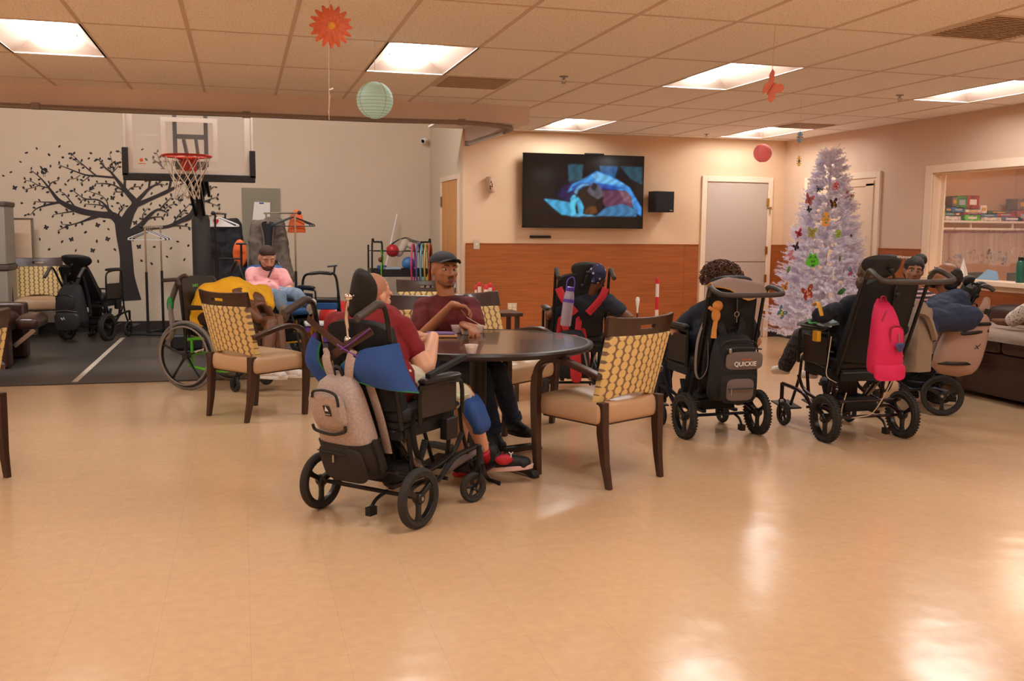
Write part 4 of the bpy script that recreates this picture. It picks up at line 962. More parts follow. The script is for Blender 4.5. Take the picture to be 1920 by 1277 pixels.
# crossed orthotic straps and blue jacket draped over the chair back
mat('strap_brown', (70, 44, 32), .7); mat('purple', (110, 60, 150), .6); mat('blue_cloth', (36, 74, 140), .8, bump=.15, bscale=60); mat('green_trim', (40, 130, 60), .7)
for a, b_, l_ in (((.24, .50), (-.17, .30), 'brown harness strap crossing down to the right behind the nearest wheelchair'), ((.2, .28), (-.16, .47), 'brown harness strap crossing up to the right behind the nearest wheelchair')):
    p0 = BO+BY*a[0]+BU*a[1]-BN*.05; p1 = BO+BY*b_[0]+BU*b_[1]-BN*.07
    t = thing('harness_strap', l_, 'strap', p0, 0, 'harness straps'); OFF = Vector(p0)
    MB().tube(spline([p0, (p0+p1)/2-BN*.03, p1], 6), .02, 8, flat=.15, up=tuple(BN)).build('webbing', 'strap_brown', t)
    MB().tube(spline([(p0+p1)/2-BN*.036, p1*.7+p0*.3-BN*.03, p1-BN*.01+BU*.012], 6), .004, 6).build('purple_edge', 'purple', t); OFF = Vector((0, 0, 0))
def drape(name, label, cat, rows, m, th=.006, trim=None, disp=.01):
    P0 = Vector(rows[0][0]); t = thing(name, label, cat, P0); global OFF; OFF = P0.copy()
    g = [spline(r, 4) for r in rows]; cols = list(zip(*g)); cols = [spline(c, 4) for c in cols]; g = list(zip(*cols))
    MB().sheet(g, th).build('cloth', m, t, disp=disp, dscale=.1)
    if trim:
        e = list(g[-1]); MB().tube(e, .005, 6).build('trim', trim, t); e = [r[0] for r in g]; MB().tube(e, .005, 6).build('trim', trim, t)
    OFF = Vector((0, 0, 0)); return t
B = lambda y, u, n: BO+BY*y+BU*u-BN*n
drape('jacket', 'blue jacket with green piping draped over the back of the nearest wheelchair', 'jacket',
    [[B(.0, .33, .06), B(-.1, .38, .08), B(-.2, .40, .07), B(-.25, .40, .0)], [B(.05, .28, .08), B(-.1, .30, .12), B(-.22, .30, .10), B(-.27, .29, .0)], [B(.02, .23, .07), B(-.12, .22, .10), B(-.24, .20, .08), B(-.31, .16, -.02)]], 'blue_cloth', .008, 'green_trim')
drape('sleeve', 'blue jacket sleeve hanging at the left of the nearest wheelchair', 'sleeve',
    [[B(.2, .38, .03), B(.25, .4, .03), B(.3, .36, .0)], [B(.2, .3, .06), B(.27, .3, .07), B(.32, .26, .02)], [B(.16, .2, .04), B(.22, .18, .05), B(.27, .19, .0)]], 'blue_cloth', .008, 'green_trim')
# 2 quickie wheelchair (curly haired person)
L2, A2 = (3.12, 5.87, 0), rad(92)
wc2, o, u_, n_ = wheelchair('black wheelchair of the curly haired person with a printed backpack', L2, A2, wr=.152, ww=.05, knobby=True, track=.279, handle='bar', recline=14, backw=.38, backh=.50, accent='navy_metal', cx=.42, hz=.53, head=(.0, 0, .17, .07, 0), tm='tire')
BO2, BY2, BU2, BN2 = back_frame(L2, A2, o, u_, n_)
backpack('black and grey backpack with printed lettering on the curly haired person\'s wheelchair', BO2+BU2*.28-BN2*.06+BY2*.03, -BY2, BU2*.6+Vector((0, 0, 1)), -BN2, w=.37, h=.47, d=.16, m='nylon', m2='nylon', straps='nylon', style='quickie')
mat('grey_cloth', (150, 130, 122), .9, bump=.2, bscale=200)
B = lambda y, u, n: BO2+BY2*y+BU2*u-BN2*n
drape('headrest_cover', 'grey cloth with mustard edge over the headrest of the printed backpack wheelchair', 'cloth',
    [[B(.17, .54, -.08), B(.06, .57, -.06), B(-.06, .57, -.06), B(-.17, .55, -.08)], [B(.19, .59, 0), B(.08, .625, .01), B(-.06, .60, .01), B(-.18, .585, 0)], [B(.2, .58, .04), B(.09, .57, .08), B(-.05, .50, .09), B(-.20, .545, .05)]], 'grey_cloth', .012, 'yellow_part')
# 3 pink backpack wheelchair
L3, A3 = (4.015, 5.55, 0), rad(90)
wc3, o, u_, n_ = wheelchair('black wheelchair by the white tree with a bright pink backpack', L3, A3, wr=.158, ww=.052, knobby=True, track=.30, handle='bar', recline=22, backw=.44, backh=.60, accent='maroon_metal', cx=.56, hz=.70, head=(.08, .08, .15, .075, 0), rimm='rim_black', tilt=.03)
BO3, BY3, BU3, BN3 = back_frame(L3, A3, o, u_, n_)
backpack('bright pink backpack hanging on the wheelchair by the tree', BO3+BU3*.57-BN3*.09+BY3*.14, -BY3, Vector((-.02, 0, 1)), -BN3, w=.26, h=.47, d=.14, m='pink_bag', m2='pink_bag', straps='pink_bag', style='pink', zipm='pink_dark')
p = BO3+BU3*(.63+.06)-BN3*.03+BY3*.0
text('headrest_label', 'Whitmyer', .026, 'white', wc3, o+u_*.82-n_*.012, (0, -1, 0), u_, .0006)
mat('cable_white', (226, 206, 180), .6)
q = [BO3+BU3*.25-BN3*.26-BY3*.02, BO3+BU3*.1-BN3*.27+BY3*.0, BO3-BU3*.2-BN3*.2-BY3*.0, BO3-BU3*.28-BN3*.15+BY3*.05, BO3-BU3*.3-BN3*.1+BY3*.16, BO3-BU3*.15-BN3*.05+BY3*.14]
tag(MB().tube(spline(q, 6), .004, 6).build('charging_cable', 'cable_white', None), 'cream cable looping below the bright pink backpack', 'cable')
q = [BO3+BU3*.2+BN3*.1+BY3*.27, BO3+BU3*.05+BN3*.05+BY3*.28, BO3-BU3*.06+BN3*.03+BY3*.27, BO3-BU3*.1+BN3*.0+BY3*.2]
tag(MB().tube(spline(q, 6), .003, 6).build('charging_cable', 'cable_white', None), 'cream cable at the left armrest of the pink backpack wheelchair', 'cable')
# 4 wheelchair on the right facing left, with taupe bag
L4, A4 = (5.30, 6.38, 0), math.atan2(.60, -.80)
wc4, o, u_, n_ = wheelchair('black wheelchair at the right facing left, carrying a reclining person', L4, A4, wr=.155, ww=.045, track=.28, handle='push', recline=20, backw=.42, backh=.5, cx=.5, head=(.0, 0, .10, .05, 0), hz=.50, hl=.11, rimm='rim_black', accent='navy_metal', tm='tire')
BO4, BY4, BU4, BN4 = back_frame(L4, A4, o, u_, n_)
backpack('taupe backpack slung on the right side wheelchair near the sofa', BO4+BU4*.39-BN4*.04+BY4*.22, (-BY4*.5-BN4*.6+Vector((.35, -.15, 0))), Vector((.35, 0, 1)), Vector((-.35, -.9, .1)), w=.42, h=.54, d=.15, m='bag_taupe', m2='bag_taupe', straps='bag_taupe', style='jordan')
# 5 wheelchair with bottle
L5, A5 = (2.62, 7.40, 0), rad(80)
wc5, o, u_, n_ = wheelchair('black and red wheelchair of the person in the spotted bandana', L5, A5, wr=.15, track=.27, handle='push', recline=14, backw=.40, backh=.52, cx=.5, hz=.56, head=(.02, -.04, .12, .07, 0))
BO5, BY5, BU5, BN5 = back_frame(L5, A5, o, u_, n_)
B = lambda y, u, n: BO5+BY5*y+BU5*u-BN5*n
for s, l_ in ((1, 'left'), (-1, 'right')):
    P0 = B(s*.19, .48, .05); t = MB().tube(spline([P0, B(s*.15, .4, .08), B(s*.05, .28, .09)], 5), .03, 8, flat=.25, up=tuple(BN5)).build('pad', 'red_fabric', wc5); t.matrix_parent_inverse = frame(L5, A5).inverted()
backpack('black and red backpack hanging low behind the bandana wheelchair', B(.07, .15, .05), -BY5, BU5*.4+Vector((-.12, 0, 1)), -BN5, w=.27, h=.42, d=.13, m='nylon', m2='nylon', straps='red_fabric', style='redblack')
mat('bottle_clear', (186, 172, 190), .15, alpha=.55); mat('violet_plastic', (92, 66, 170), .3)
c = at_y(1065, 572, 6.98)
t = thing('water_bottle', 'clear water bottle with violet lid hanging on the bandana wheelchair', 'bottle', c); t.rotation_euler = (0, .12, 0)
MB().lathe([(0, -.16), (.038, -.16), (.042, -.15), (.042, .05), (.036, .09), (.03, .11), (.026, .11), (.026, .09), (.036, .05), (.036, -.15)], 24).build('bottle_body', 'bottle_clear', t)
MB().lathe([(.031, .105), (.033, .11), (.033, .135), (.02, .14), (0, .14)], 20).build('lid', 'violet_plastic', t); MB().lathe([(.0425, .02), (.0425, .045)], 20).build('band', 'violet_plastic', t)
MB().tube(spline([(-.03, 0, .13), (-.028, 0, .19), (.01, 0, .215), (.03, 0, .18), (.03, 0, .13)], 5), .005, 6).build('carry_loop', 'violet_plastic', t)
# 6 parked wheelchair in the gym
L6, A6 = (-1.83, 12.66, .006), math.atan2(.90, .42)
wc6, o, u_, n_ = wheelchair('empty black wheelchair parked in the gym beside the mural trunk', L6, A6, wr=.165, ww=.06, knobby=True, track=.27, handle='push', recline=34, backw=.40, backh=.46, cx=.5, cr=.095, head=(.04, -.06, .20, .095, 0), tilt=.12, hz=.46, guard=True, arm_up=.1)
BO6, BY6, BU6, BN6 = back_frame(L6, A6, o, u_, n_)
backpack('black backpack hanging on the parked gym wheelchair', BO6+BU6*.33-BN6*.07+BY6*.0, -BY6, Vector((-.1, 0, 1)), -BN6+Vector((-.3, 0, 0)), w=.38, h=.50, d=.18, m='nylon', m2='bag_black', straps='nylon', style='black') if mat('bag_black', (20, 20, 24), .6, bump=.2, bscale=150) else 0
# 7 reclining wheelchair under the person in pink
L7, A7 = (.35, 10.75, .006), rad(-62)
wc7, o, u_, n_ = wheelchair('reclining blue and black wheelchair under the person in the pink shirt', L7, A7, wr=.15, track=.27, recline=34, backw=.46, backh=.52, back='blue_part', cushion_m='blue_part', hz=.6, accent='yellow_part', tilt=.06, headrest=False, handle='push')
# green manual wheelchair
def manual_chair(label, loc, rz):
    t = thing('manual_wheelchair', label, 'wheelchair', loc, rz)
    R_ = .295
    for s in (-1, 1):
        y = s*.29
        W = MB().tube([(R_*cos(a)*.965, y, R_+R_*.965*sin(a)) for a in np.linspace(0, 2*pi, 60, endpoint=False)], .0155, 8, closed=True, up=(0, 1, 0)).build('rear_wheel', 'tire_grey', t)
        r2 = MB().tube([((R_-.033)*cos(a), y, R_+(R_-.033)*sin(a)) for a in np.linspace(0, 2*pi, 60, endpoint=False)], .014, 8, closed=True, up=(0, 1, 0))
        r2.lathe([(0, -.03), (.03, -.028), (.034, 0), (.03, .028), (0, .03)], 20, (0, y, R_), (0, 1, 0))
        for k in range(5):
            a = 2*pi*k/5+.3; r2.tube([(.02*cos(a), y+s*.008, R_+.02*sin(a)), (.13*cos(a), y+s*.006, R_+.13*sin(a)), ((R_-.04)*cos(a), y, R_+(R_-.04)*sin(a))], [.02, .012, .016], 8, flat=.6)
        r2.build('rim', 'rim_black', W)
        MB().tube([((R_-.045)*cos(a), y+s*.035, R_+(R_-.045)*sin(a)) for a in np.linspace(0, 2*pi, 60, endpoint=False)], .008, 8, closed=True, up=(0, 1, 0)).build('hand_rim', 'strap_grey', W)
        text('wheel_text', 'spinergy', .03, 'white', W, (.15, y+s*.02, R_+.055), (1, 0, .3) if s < 0 else (-1, 0, -.3), (0, 0, 1), .0005)
    for s in (-1, 1): caster(t, .44, s*.22, .064, .03, steer=.3*s)
    f = MB()
    for s in (-1, 1):
        y = s*.22
        f.tube(spline([(-.06, y, .42), (.1, y, .44), (.36, y, .45), (.46, y, .36), (.5, y*.8, .2), (.56, y*.6, .12)], 4), .014, 8).tube(spline([(-.04, y, .20), (.2, y, .17), (.44, y, .19), (.46, y, .3)], 4), .013, 8)
        f.tube([(0, y, .18), (0, y, .44)], .013).tube([(.3, y, .18), (.3, y, .44)], .013)
    f.tube([(0, -.27, .295), (0, .27, .295)], .013).tube([(.3, -.22, .2), (.3, .22, .2)], .012).build('frame', 'green_part', t)
    c = MB(); cushion(c, (.18, 0, .49), (.42, .42, .08), .02, .01); c.build('seat_cushion', 'nylon', t)
    th = rad(8); bk = MB(); rs = []
    for i in range(9):
        z = .46+.50*i/8; hw = .225*(1-.1*(i/8)**4); x0 = -.05-.1*(i/8)
        rs.append([(x0+.03*(yy)**2+.018, yy*hw, z-.03*(abs(yy)**4)*(i/8)) for yy in np.linspace(-1, 1, 9)]+[(x0+.03*(yy)**2-.018, yy*hw, z-.03*(abs(yy)**4)*(i/8)) for yy in np.linspace(1, -1, 9)])
    bk.rings(rs).build('backrest', 'panel_brown', t, ang=60)
    for s in (-1, 1):
        MB().tube([(-.06, s*.225, .42), (-.10, s*.235, .9)], .012).build('back_cane', 'frame_black', t)
        MB().tube(spline([(-.10, s*.235, .89), (-.115, s*.235, .93), (-.15, s*.235, .935), (-.27, s*.235, .925)], 4), .017, 8).build('push_handle', 'grip', t)
        MB().tube(spline([(.0, s*.25, .45), (.0, s*.25, .66), (.04, s*.25, .69), (.25, s*.25, .69), (.29, s*.25, .64), (.29, s*.25, .45)], 4), .010).build('armrest_frame', 'frame_black', t)
        p = MB(); cushion(p, (.13, s*.25, .705), (.28, .05, .03), .01, .004); p.build('armrest_pad', 'arm_pad', t)
        MB().box((.62, s*.1, .10), (.16, .17, .012), (0, -.1, 0)).build('footplate', 'frame_black', t, bevel=.003)
    text('name_lettering', 'RODNEY', .034, 'green_part', t, (-.114, -.045, .875), (0, 1, 0), (-.2, 0, 1), .001, .001)
    return t
L8, A8 = (-.30, 8.86, 0), math.atan2(-.60, .80)
manual_chair('manual wheelchair with green frame and large grey tired wheels', L8, A8)
X8 = frame(L8, A8)
G = lambda x, y, z: X8 @ Vector((x, y, z))
t = thing('hanging_strap', 'grey strap and belt hanging from the handle of the green framed wheelchair', 'strap', G(-.13, -.18, .9)); OFF = t.location.copy()
MB().tube(spline([G(-.10, -.13, .97), G(-.17, -.15, .93), G(-.2, -.22, .76), G(-.17, -.27, .66), G(-.13, -.3, .5), G(-.16, -.33, .42)], 5), .035, 8, flat=.15, up=tuple(G(-1, 0, 0)-G(0, 0, 0))).build('webbing', 'strap_grey', t)
MB().ell(G(-.2, -.24, .72), (.03, .03, .07)).build('green_bottle', 'green_trim', t); OFF = Vector((0, 0, 0))

# small things hanging on the printed backpack wheelchair
mat('plush_tan', (206, 140, 70), .9, bump=.3, bscale=150)
p = BO2+BY2*.17+BU2*.40-BN2*.09; t = thing('plush_toy', 'tan plush toy hanging from the push bar of the curly haired person\'s wheelchair', 'plush toy', p); OFF = p.copy()
MB().ell(p+Vector((.01, 0, .06)), (.035, .03, .035)).ell(p+Vector((0, 0, .0)), (.03, .026, .045)).tube([p+Vector((0, 0, -.03)), p+Vector((-.01, 0, -.1)), p+Vector((-.012, 0, -.15))], [.014, .017, .02], 8).tube([p+Vector((0, 0, .02)), p+Vector((-.05, 0, .05))], .012, 8).build('body', 'plush_tan', t); OFF = Vector((0, 0, 0))
p = BO2+BY2*.2+BU2*.30+BN2*.02; t = thing('hanging_strap', 'pale grey strap loop hanging at the left of the curly haired person\'s wheelchair', 'strap', p); OFF = p.copy()
MB().tube(spline([p+Vector((.02, -.02, .05)), p+Vector((-.04, -.03, -.1)), p+Vector((-.05, -.03, -.3)), p+Vector((-.02, -.04, -.36)), p+Vector((.03, -.04, -.28)), p+Vector((.03, -.03, -.1))], 5), .018, 8, flat=.2).build('webbing', 'strap_grey', t); OFF = Vector((0, 0, 0))
p = BO2+BY2*.02+BU2*.42-BN2*.09; t = thing('key_ring', 'steel key ring on a cord behind the curly haired person\'s wheelchair', 'keys', p); OFF = p.copy()
MB().tube([p+Vector((0, 0, .1)), p], .002, 5).tube([p+Vector((.016*cos(a), 0, -.016+.016*sin(a))) for a in np.linspace(0, 2*pi, 14, endpoint=False)], .003, 5, closed=True).tube([p+Vector((0, 0, -.03)), p+Vector((0, 0, -.07))], .004, 5).build('ring', 'steel', t); OFF = Vector((0, 0, 0))
# ---------------------------------------------------------------- people
def blob(name, prims, m, parent, vox=.007, sm=3, disp=0, dscale=.08):
    b = MB()
    for p in prims:
        if p[0] == 'c': b.cone(p[1], p[2], p[3], p[4], 12)
        else: b.ell(p[1], p[2], p[3] if len(p) > 3 else None, 16, 11)
    return b.build(name, m, parent, remesh=vox, sm=sm, disp=disp, dscale=dscale)
def basis(fwd, up):
    f = Vector(fwd).normalized(); u = Vector(up); u = (u-f*u.dot(f)).normalized(); r_ = f.cross(u)
    return Matrix((r_, f, u)).transposed()      # columns right, forward, up
def head_prims(c, q, s=1):
    c = Vector(c); P = lambda x, y, z: c+q @ (Vector((x, y, z))*s)
    return [('e', P(0, -.012, .028), (.074*s, .092*s, .085*s), q), ('e', P(0, .02, -.03), (.066*s, .067*s, .075*s), q), ('e', P(0, .04, -.078), (.042*s, .036*s, .03*s), q),
            ('c', P(0, .088, .012), .008*s, P(0, .106, -.028), .013*s), ('e', P(.016, .092, -.034), (.009*s,)*3), ('e', P(-.016, .092, -.034), (.009*s,)*3),
            ('e', P(.076, -.008, -.008), (.009*s, .018*s, .03*s), q), ('e', P(-.076, -.008, -.008), (.009*s, .018*s, .03*s), q),
            ('c', P(-.045, .07, .024), .012*s, P(.045, .07, .024), .012*s), ('e', P(.042, .058, -.02), (.02*s, .02*s, .018*s)), ('e', P(-.042, .058, -.02), (.02*s, .02*s, .018*s)),
            ('e', P(0, .084, -.058), (.024*s, .012*s, .006*s), q), ('e', P(0, .082, -.069), (.02*s, .011*s, .007*s), q)]
def hand_prims(w, d, n, side, curl=.5, s=1, spread=.12, thumb=.6):
    """wrist w, direction d, palm normal n (palm side), side +1 if the thumb is on d x n"""
    d = Vector(d).normalized(); n = Vector(n); n = (n-d*n.dot(d)).normalized(); x = d.cross(n)*side; w = Vector(w)
    P = lambda a, b_, c: w+(x*a+d*b_+n*c)*s
    out = [('c', P(0, 0, 0), .025*s, P(0, .03, 0), .026*s)]
    for a in (-.027, -.009, .009, .027): out.append(('c', P(a*.75, .02, 0), .015*s, P(a*1.05, .082, -.004*abs(a)/.027), .0125*s))
    for k, (a, L) in enumerate(((.029, .9), (.010, 1.0), (-.010, .94), (-.028, .76))):
        p = P(a*1.05, .086, -.002); ang = 0; r0 = .0095*s
        for seg, ln in enumerate((.036*L, .026*L, .02*L)):
            ang += curl*(.7, 1, .7)[seg]+.05*k
            dd = (d*cos(ang)+n*sin(ang)+x*(a/.029*spread)).normalized(); q = p+dd*ln*s; out.append(('c', p, r0, q, r0*.9)); p = q; r0 *= .9
    p = P(.026, .022, .006); q = P(.05, .052, .018); out.append(('c', p, .014*s, q, .011*s)); r2 = q+(x*.35+d*.8+n*thumb*.7).normalized()*.028*s; out.append(('c', q, .011*s, r2, .0098*s))
    out.append(('c', r2, .0098*s, r2+(d*.9+n*thumb+x*-.1).normalized()*.022*s, .0085*s)); return out
def face(parent, c, q, s=1, iris='eye_brown', brow='hair_dark', lips='lips_dark', gaze=(0, 0), closed=False):
    P = lambda x, y, z: Vector(c)+q @ (Vector((x, y, z))*s)
    for sd in (-1, 1):
        if closed:
            MB().tube([P(sd*.018, .083, .0), P(sd*.028, .085, -.003), P(sd*.038, .079, .001)], .0015*s, 6).build('eyelid', 'hair_dark', parent)
        else:
            e = MB().ell(P(sd*.029, .070, .004), (.0155*s, .0145*s, .0080*s), q, 16, 11).build('eye', 'eye_white', parent)
            MB().ell(P(sd*.029+gaze[0], .0818, .004+gaze[1]), (.0062*s, .0035*s, .0062*s), q).build('iris', iris, e)
        MB().tube([P(sd*.012, .090, .024), P(sd*.028, .092, .031), P(sd*.046, .078, .026)], [.004*s, .0045*s, .0025*s], 6, flat=.7).build('eyebrow', brow, parent)
    MB().ell(P(0, .0925, -.058), (.022*s, .006*s, .0045*s), q).ell(P(0, .0915, -.067), (.019*s, .006*s, .0055*s), q).build('lips', lips, parent)
def shoe(parent, an, toe, m, sole='white', s=1, name='shoe', extra=None):
    """ankle point, toe direction point on the ground"""
    an, toe = Vector(an), Vector(toe); d = (toe-an); L = .27*s; f = Vector((d.x, d.y, d.z*.0+0)); f.normalize(); dz = d.normalized().z; q = basis(f, (0, 0, 1)) if abs(dz) < .8 else basis((f+Vector((0, 0, dz))).normalized(), (0, 0, 1))
    if abs(toe.z-(an.z-.09)) > .03: q = basis((toe-(an-Vector((0, 0, .07)))).normalized(), (0, 0, 1))
    b0 = an-q @ Vector((0, 0, .075*s)); P = lambda x, y, z: b0+q @ (Vector((x, y, z))*s)
    o = blob(name, [('c', P(0, -.02, .045), .042*s, P(0, .05, .04), .042*s), ('c', P(0, .05, .038), .04*s, P(.004, .16, .022), .034*s), ('c', P(-.012, .14, .018), .03*s, P(.014, .15, .018), .03*s), ('c', P(0, -.015, .05), .04*s, P(0, -.01, .095), .043*s)], m, parent, .007, 3)
    rs = []
    for z, k in ((-.012, .96), (.012, 1.0)):
        ring = []
        for j in range(24):
            a = 2*pi*j/24; y = .07+.135*sin(a); w = .043+.008*sin(a); ring.append(P(w*cos(a)*k, y*k+.002, z))
        rs.append(ring)
    MB().rings(rs).build('sole', sole, o, bevel=.003)
    lc = MB()
    for k in range(4): lc.tube([P(-.022, .045+.022*k, .078-.008*k), P(0, .05+.022*k, .086-.01*k), P(.022, .045+.022*k, .078-.008*k)], .003*s, 5)
    lc.build('laces', 'black' if extra is None else extra, o)
    return o
mat('eye_white', (190, 176, 164), .25); mat('eye_brown', (44, 28, 18), .2); mat('hair_dark', (34, 24, 18), .7, bump=.4, bscale=160); mat('lips_dark', (118, 66, 54), .5)
mat('skin_light', (214, 160, 130), .5, var=.05, vscale=14, bump=.04, bscale=200); mat('skin_olive', (190, 134, 98), .5, var=.06, vscale=14, bump=.04, bscale=200)
mat('skin_tan', (168, 110, 74), .48, var=.07, vscale=14, bump=.05, bscale=200); mat('skin_brown', (104, 62, 38), .45, var=.07, vscale=14, bump=.05, bscale=200); mat('skin_mid', (146, 96, 68), .45, var=.07, vscale=14); mat('skin_dark', (84, 50, 34), .45, var=.07, vscale=14)
mat('maroon_shirt', (122, 16, 24), .85, bump=.15, bscale=50); mat('tie_dye', (92, 26, 30), .85, var=.55, vscale=7, bump=.15, bscale=50)
mat('jeans', (36, 48, 70), .85, var=.2, vscale=30, bump=.2, bscale=300); mat('jeans_light', (128, 152, 176), .85, var=.2, vscale=20, bump=.2, bscale=300)
mat('yellow_shirt', (236, 176, 30), .85, bump=.12, bscale=50); mat('pink_shirt', (244, 172, 172), .85, var=.08, vscale=12, stretch=(1, 1, 12), bump=.12, bscale=50)
mat('shorts_brown', (62, 42, 30), .9); mat('navy_shirt', (26, 32, 48), .85, bump=.15, bscale=50); mat('sock_white', (228, 214, 204), .9, bump=.3, bscale=200); mat('shoe_black', (20, 20, 22), .6, bump=.15, bscale=150); mat('sole_dark', (30, 28, 28), .7)
mat('shoe_red', (190, 30, 50), .6); mat('sole_pink', (226, 190, 184), .6); mat('cap_grey', (46, 46, 54), .8, bump=.2, bscale=200); mat('brace_grey', (150, 140, 146), .4, alpha=.9)
def person(label, loc, J, skin, shirt='maroon_shirt', pants='jeans', vox=.009, hands=(None, None), sleeve=.55, headq=None, hs=1, girth=1, hide=(), hem=.18, pant_len=1.0, fsk=1, leg=1, belly=0, neckr=.052):
    """J: dict of world points: head, neck, shL, shR, elL, elR, wrL, wrR, pel, knL, knR, anL, anR; one continuous skin body, clothes as parts"""
    J = {k: Vector(v) for k, v in J.items()}
    t = thing('person', label, 'person', loc, 0); global OFF; OFF = Vector(loc)
    neck, pel = J['neck'], J['pel']; up = (neck-pel).normalized(); lat = (J['shR']-J['shL']).normalized(); lat = (lat-up*lat.dot(up)).normalized(); ap = up.cross(lat) ; Q = Matrix((lat, ap, up)).transposed(); L = (neck-pel).length
    ch = pel+up*L*.68; wa = pel+up*L*.34; g = girth
    def torso(e): return [('e', ch, ((.155+e)*g, (.10+e)*g, L*.36+e), Q), ('e', wa, ((.135+e)*g, (.098+e+belly)*g, L*.36+e), Q), ('e', pel, ((.155+e)*g, (.115+e)*g, .12+e), Q),
                           ('c', J['shL']*.97+ch*.03, .05+e, neck-up*.03, .055+e*.8), ('c', J['shR']*.97+ch*.03, .05+e, neck-up*.03, .055+e*.8), ('c', J['shL'], .05+e, ch, .08+e), ('c', J['shR'], .05+e, ch, .08+e)]
    B_ = torso(0) if 'torso' not in hide else []
    if headq is not None:
        B_ += head_prims(J['head'], headq, hs); B_ += [('c', neck-up*.03, neckr, J['head']+headq @ Vector((0, -.015, -.05)), neckr*.95)]
    for s in 'LR':
        if 'el'+s in J:
            B_ += [('c', J['sh'+s], .048*g, J['el'+s], .036*fsk), ('c', J['el'+s], .038*fsk, J['el'+s].lerp(J['wr'+s], .35), .037*fsk), ('c', J['el'+s].lerp(J['wr'+s], .3), .037*fsk, J['wr'+s], .024*fsk)]
            h = hands[0 if s == 'L' else 1]
            if h: B_ += hand_prims(J['wr'+s], *h)
        if 'kn'+s in J:
            hp = pel+lat*(.085 if s == 'R' else -.085)
            B_ += [('c', hp, .075*leg, J['kn'+s], .052*leg)]
            if 'an'+s in J: B_ += [('c', J['kn'+s], .052*leg, J['kn'+s].lerp(J['an'+s], .35), .053*leg), ('c', J['kn'+s].lerp(J['an'+s], .35), .053*leg, J['an'+s], .032*leg)]
    body = blob('body', B_, skin, t, vox, 2)
    if shirt:
        S = torso(.018)
        for s in 'LR':
            if 'el'+s in J: e = J['sh'+s].lerp(J['el'+s], sleeve); S += [('c', J['sh'+s], .068*g, e, (.062 if sleeve < .8 else .05)*g)]
        S += [('e', pel-up*.02+ap*.0, (.165*g, .128*g, hem*.7), Q)]
        blob('shirt', S, shirt, t, vox, 4, .018, .09)
    if pants:
        T_ = [('e', pel, (.168*g, .13*g, .11), Q)]
        for s in 'LR':
            if 'kn'+s in J:
                hp = pel+lat*(.085 if s == 'R' else -.085); kn = J['kn'+s]
                if pant_len < .5: T_ += [('c', hp, .092*leg, hp.lerp(kn, pant_len*2), .075*leg)]
                else:
                    T_ += [('c', hp, .09*leg, kn, .068*leg)]
                    if 'an'+s in J: T_ += [('c', kn, .067*leg, kn.lerp(J['an'+s], (pant_len-.5)*2), .056*leg)]
        blob('trousers', T_, pants, t, vox, 3, .014, .08)
    return t, Q, body
def done():
    global OFF; OFF = Vector((0, 0, 0))
ZR = Vector((0, 0, 1)); TOCAM = -FWD

# --- capped man in maroon tie-dye at the table
d = 6.32
hd = cm(833, 507, d); hq = basis(Vector((-.05, -1, .06))+RT*.38, ZR+RT*.06)
J = dict(head=hd, neck=cm(838, 560, d+.02), shR=cm(793, 577, d+.02), shL=cm(884, 577, d+.04), elR=cm(784, 638, d-.12), wrR=cm(848, 571, d-.32), elL=cm(896, 622, d-.1), wrL=cm(868, 609, d-.36),
         pel=cm(848, 690, d+.03), knR=cm(900, 700, d-.35), anR=cm(926, 812, d-.25), knL=cm(934, 697, d-.30), anL=cm(962, 788, d-.12))
t, Q, body = person('person in a dark cap and maroon tie-dye shirt seated at the table facing the camera', (J['pel'].x, J['pel'].y, 0), J, 'skin_tan', 'tie_dye', 'jeans', .0065,
    hands=((RT*.6+TOCAM*.6-ZR*.3, -ZR-RT*.2, 1, .55), (RT*1.0-ZR*.25, -ZR+TOCAM*.2, 1, .55)), sleeve=.62, headq=hq, hs=1.06, pant_len=.97, neckr=.058)
face(body, hd, hq, 1.04, gaze=(.003, 0))
P = lambda x, y, z: hd+hq @ (Vector((x, y, z))*1.04)
bd = blob('beard', [('e', P(0, .052, -.088), (.036, .03, .02), hq), ('c', P(-.05, .03, -.07), .012, P(-.02, .07, -.092), .014), ('c', P(.05, .03, -.07), .012, P(.02, .07, -.092), .014), ('c', P(-.022, .089, -.05), .0045, P(.022, .089, -.05), .0045)], 'skin_beard' if mat('skin_beard', (118, 76, 52), .7, var=.2, vscale=60) else 0, t, .004, 2)
# cap: dome plus curved brim
cb = MB(); rs = []
for k in range(8):
    a = pi/2*k/7; rs.append([P((.086*cos(a)+.002)*cos(b_), -.016+(.102*cos(a)+.002)*sin(b_), .05+.072*sin(a)) for b_ in np.linspace(0, 2*pi, 28, endpoint=False)])
cb.rings(rs); cap = cb.build('cap', 'cap_grey', t, ang=60)
g = []
for i in range(6):
    k = i/5; g.append([P(x*(1-.12*k), .06+.075*k*(1-.55*(x/.075)**2)+.025*(1-(x/.075)**2), .066+.0*k-.022*(x/.075)**2) for x in np.linspace(-.075, .075, 11)])
MB().sheet(g, .004).build('brim', 'cap_grey', cap)
MB().ell(P(0, -.01, .118), .007).build('button', 'cap_grey', cap)
shoe(t, J['anL'], (J['anL']-ZR*.09)+RT*.3+TOCAM*.5, 'shoe_black', 'sole_dark', 1.02); shoe(t, J['anR'], (J['anR']-ZR*.09)+RT*.12+TOCAM*.4, 'shoe_black', 'sole_dark', 1.0)
for a in ('anL', 'anR'): MB().tube([J[a]+ZR*.07, J[a]-ZR*.01], .04, 12).build('sock', 'sock_white', t)
for a in ('knL', 'knR'):
    c = J[a].lerp(J['an'+a[-1]], .93); MB().lathe([(.058, -.02), (.063, -.02), (.062, .02), (.057, .02)], 24, c, J[a]-J['an'+a[-1]], closed=True).build('cuff', 'jeans', t)
done()

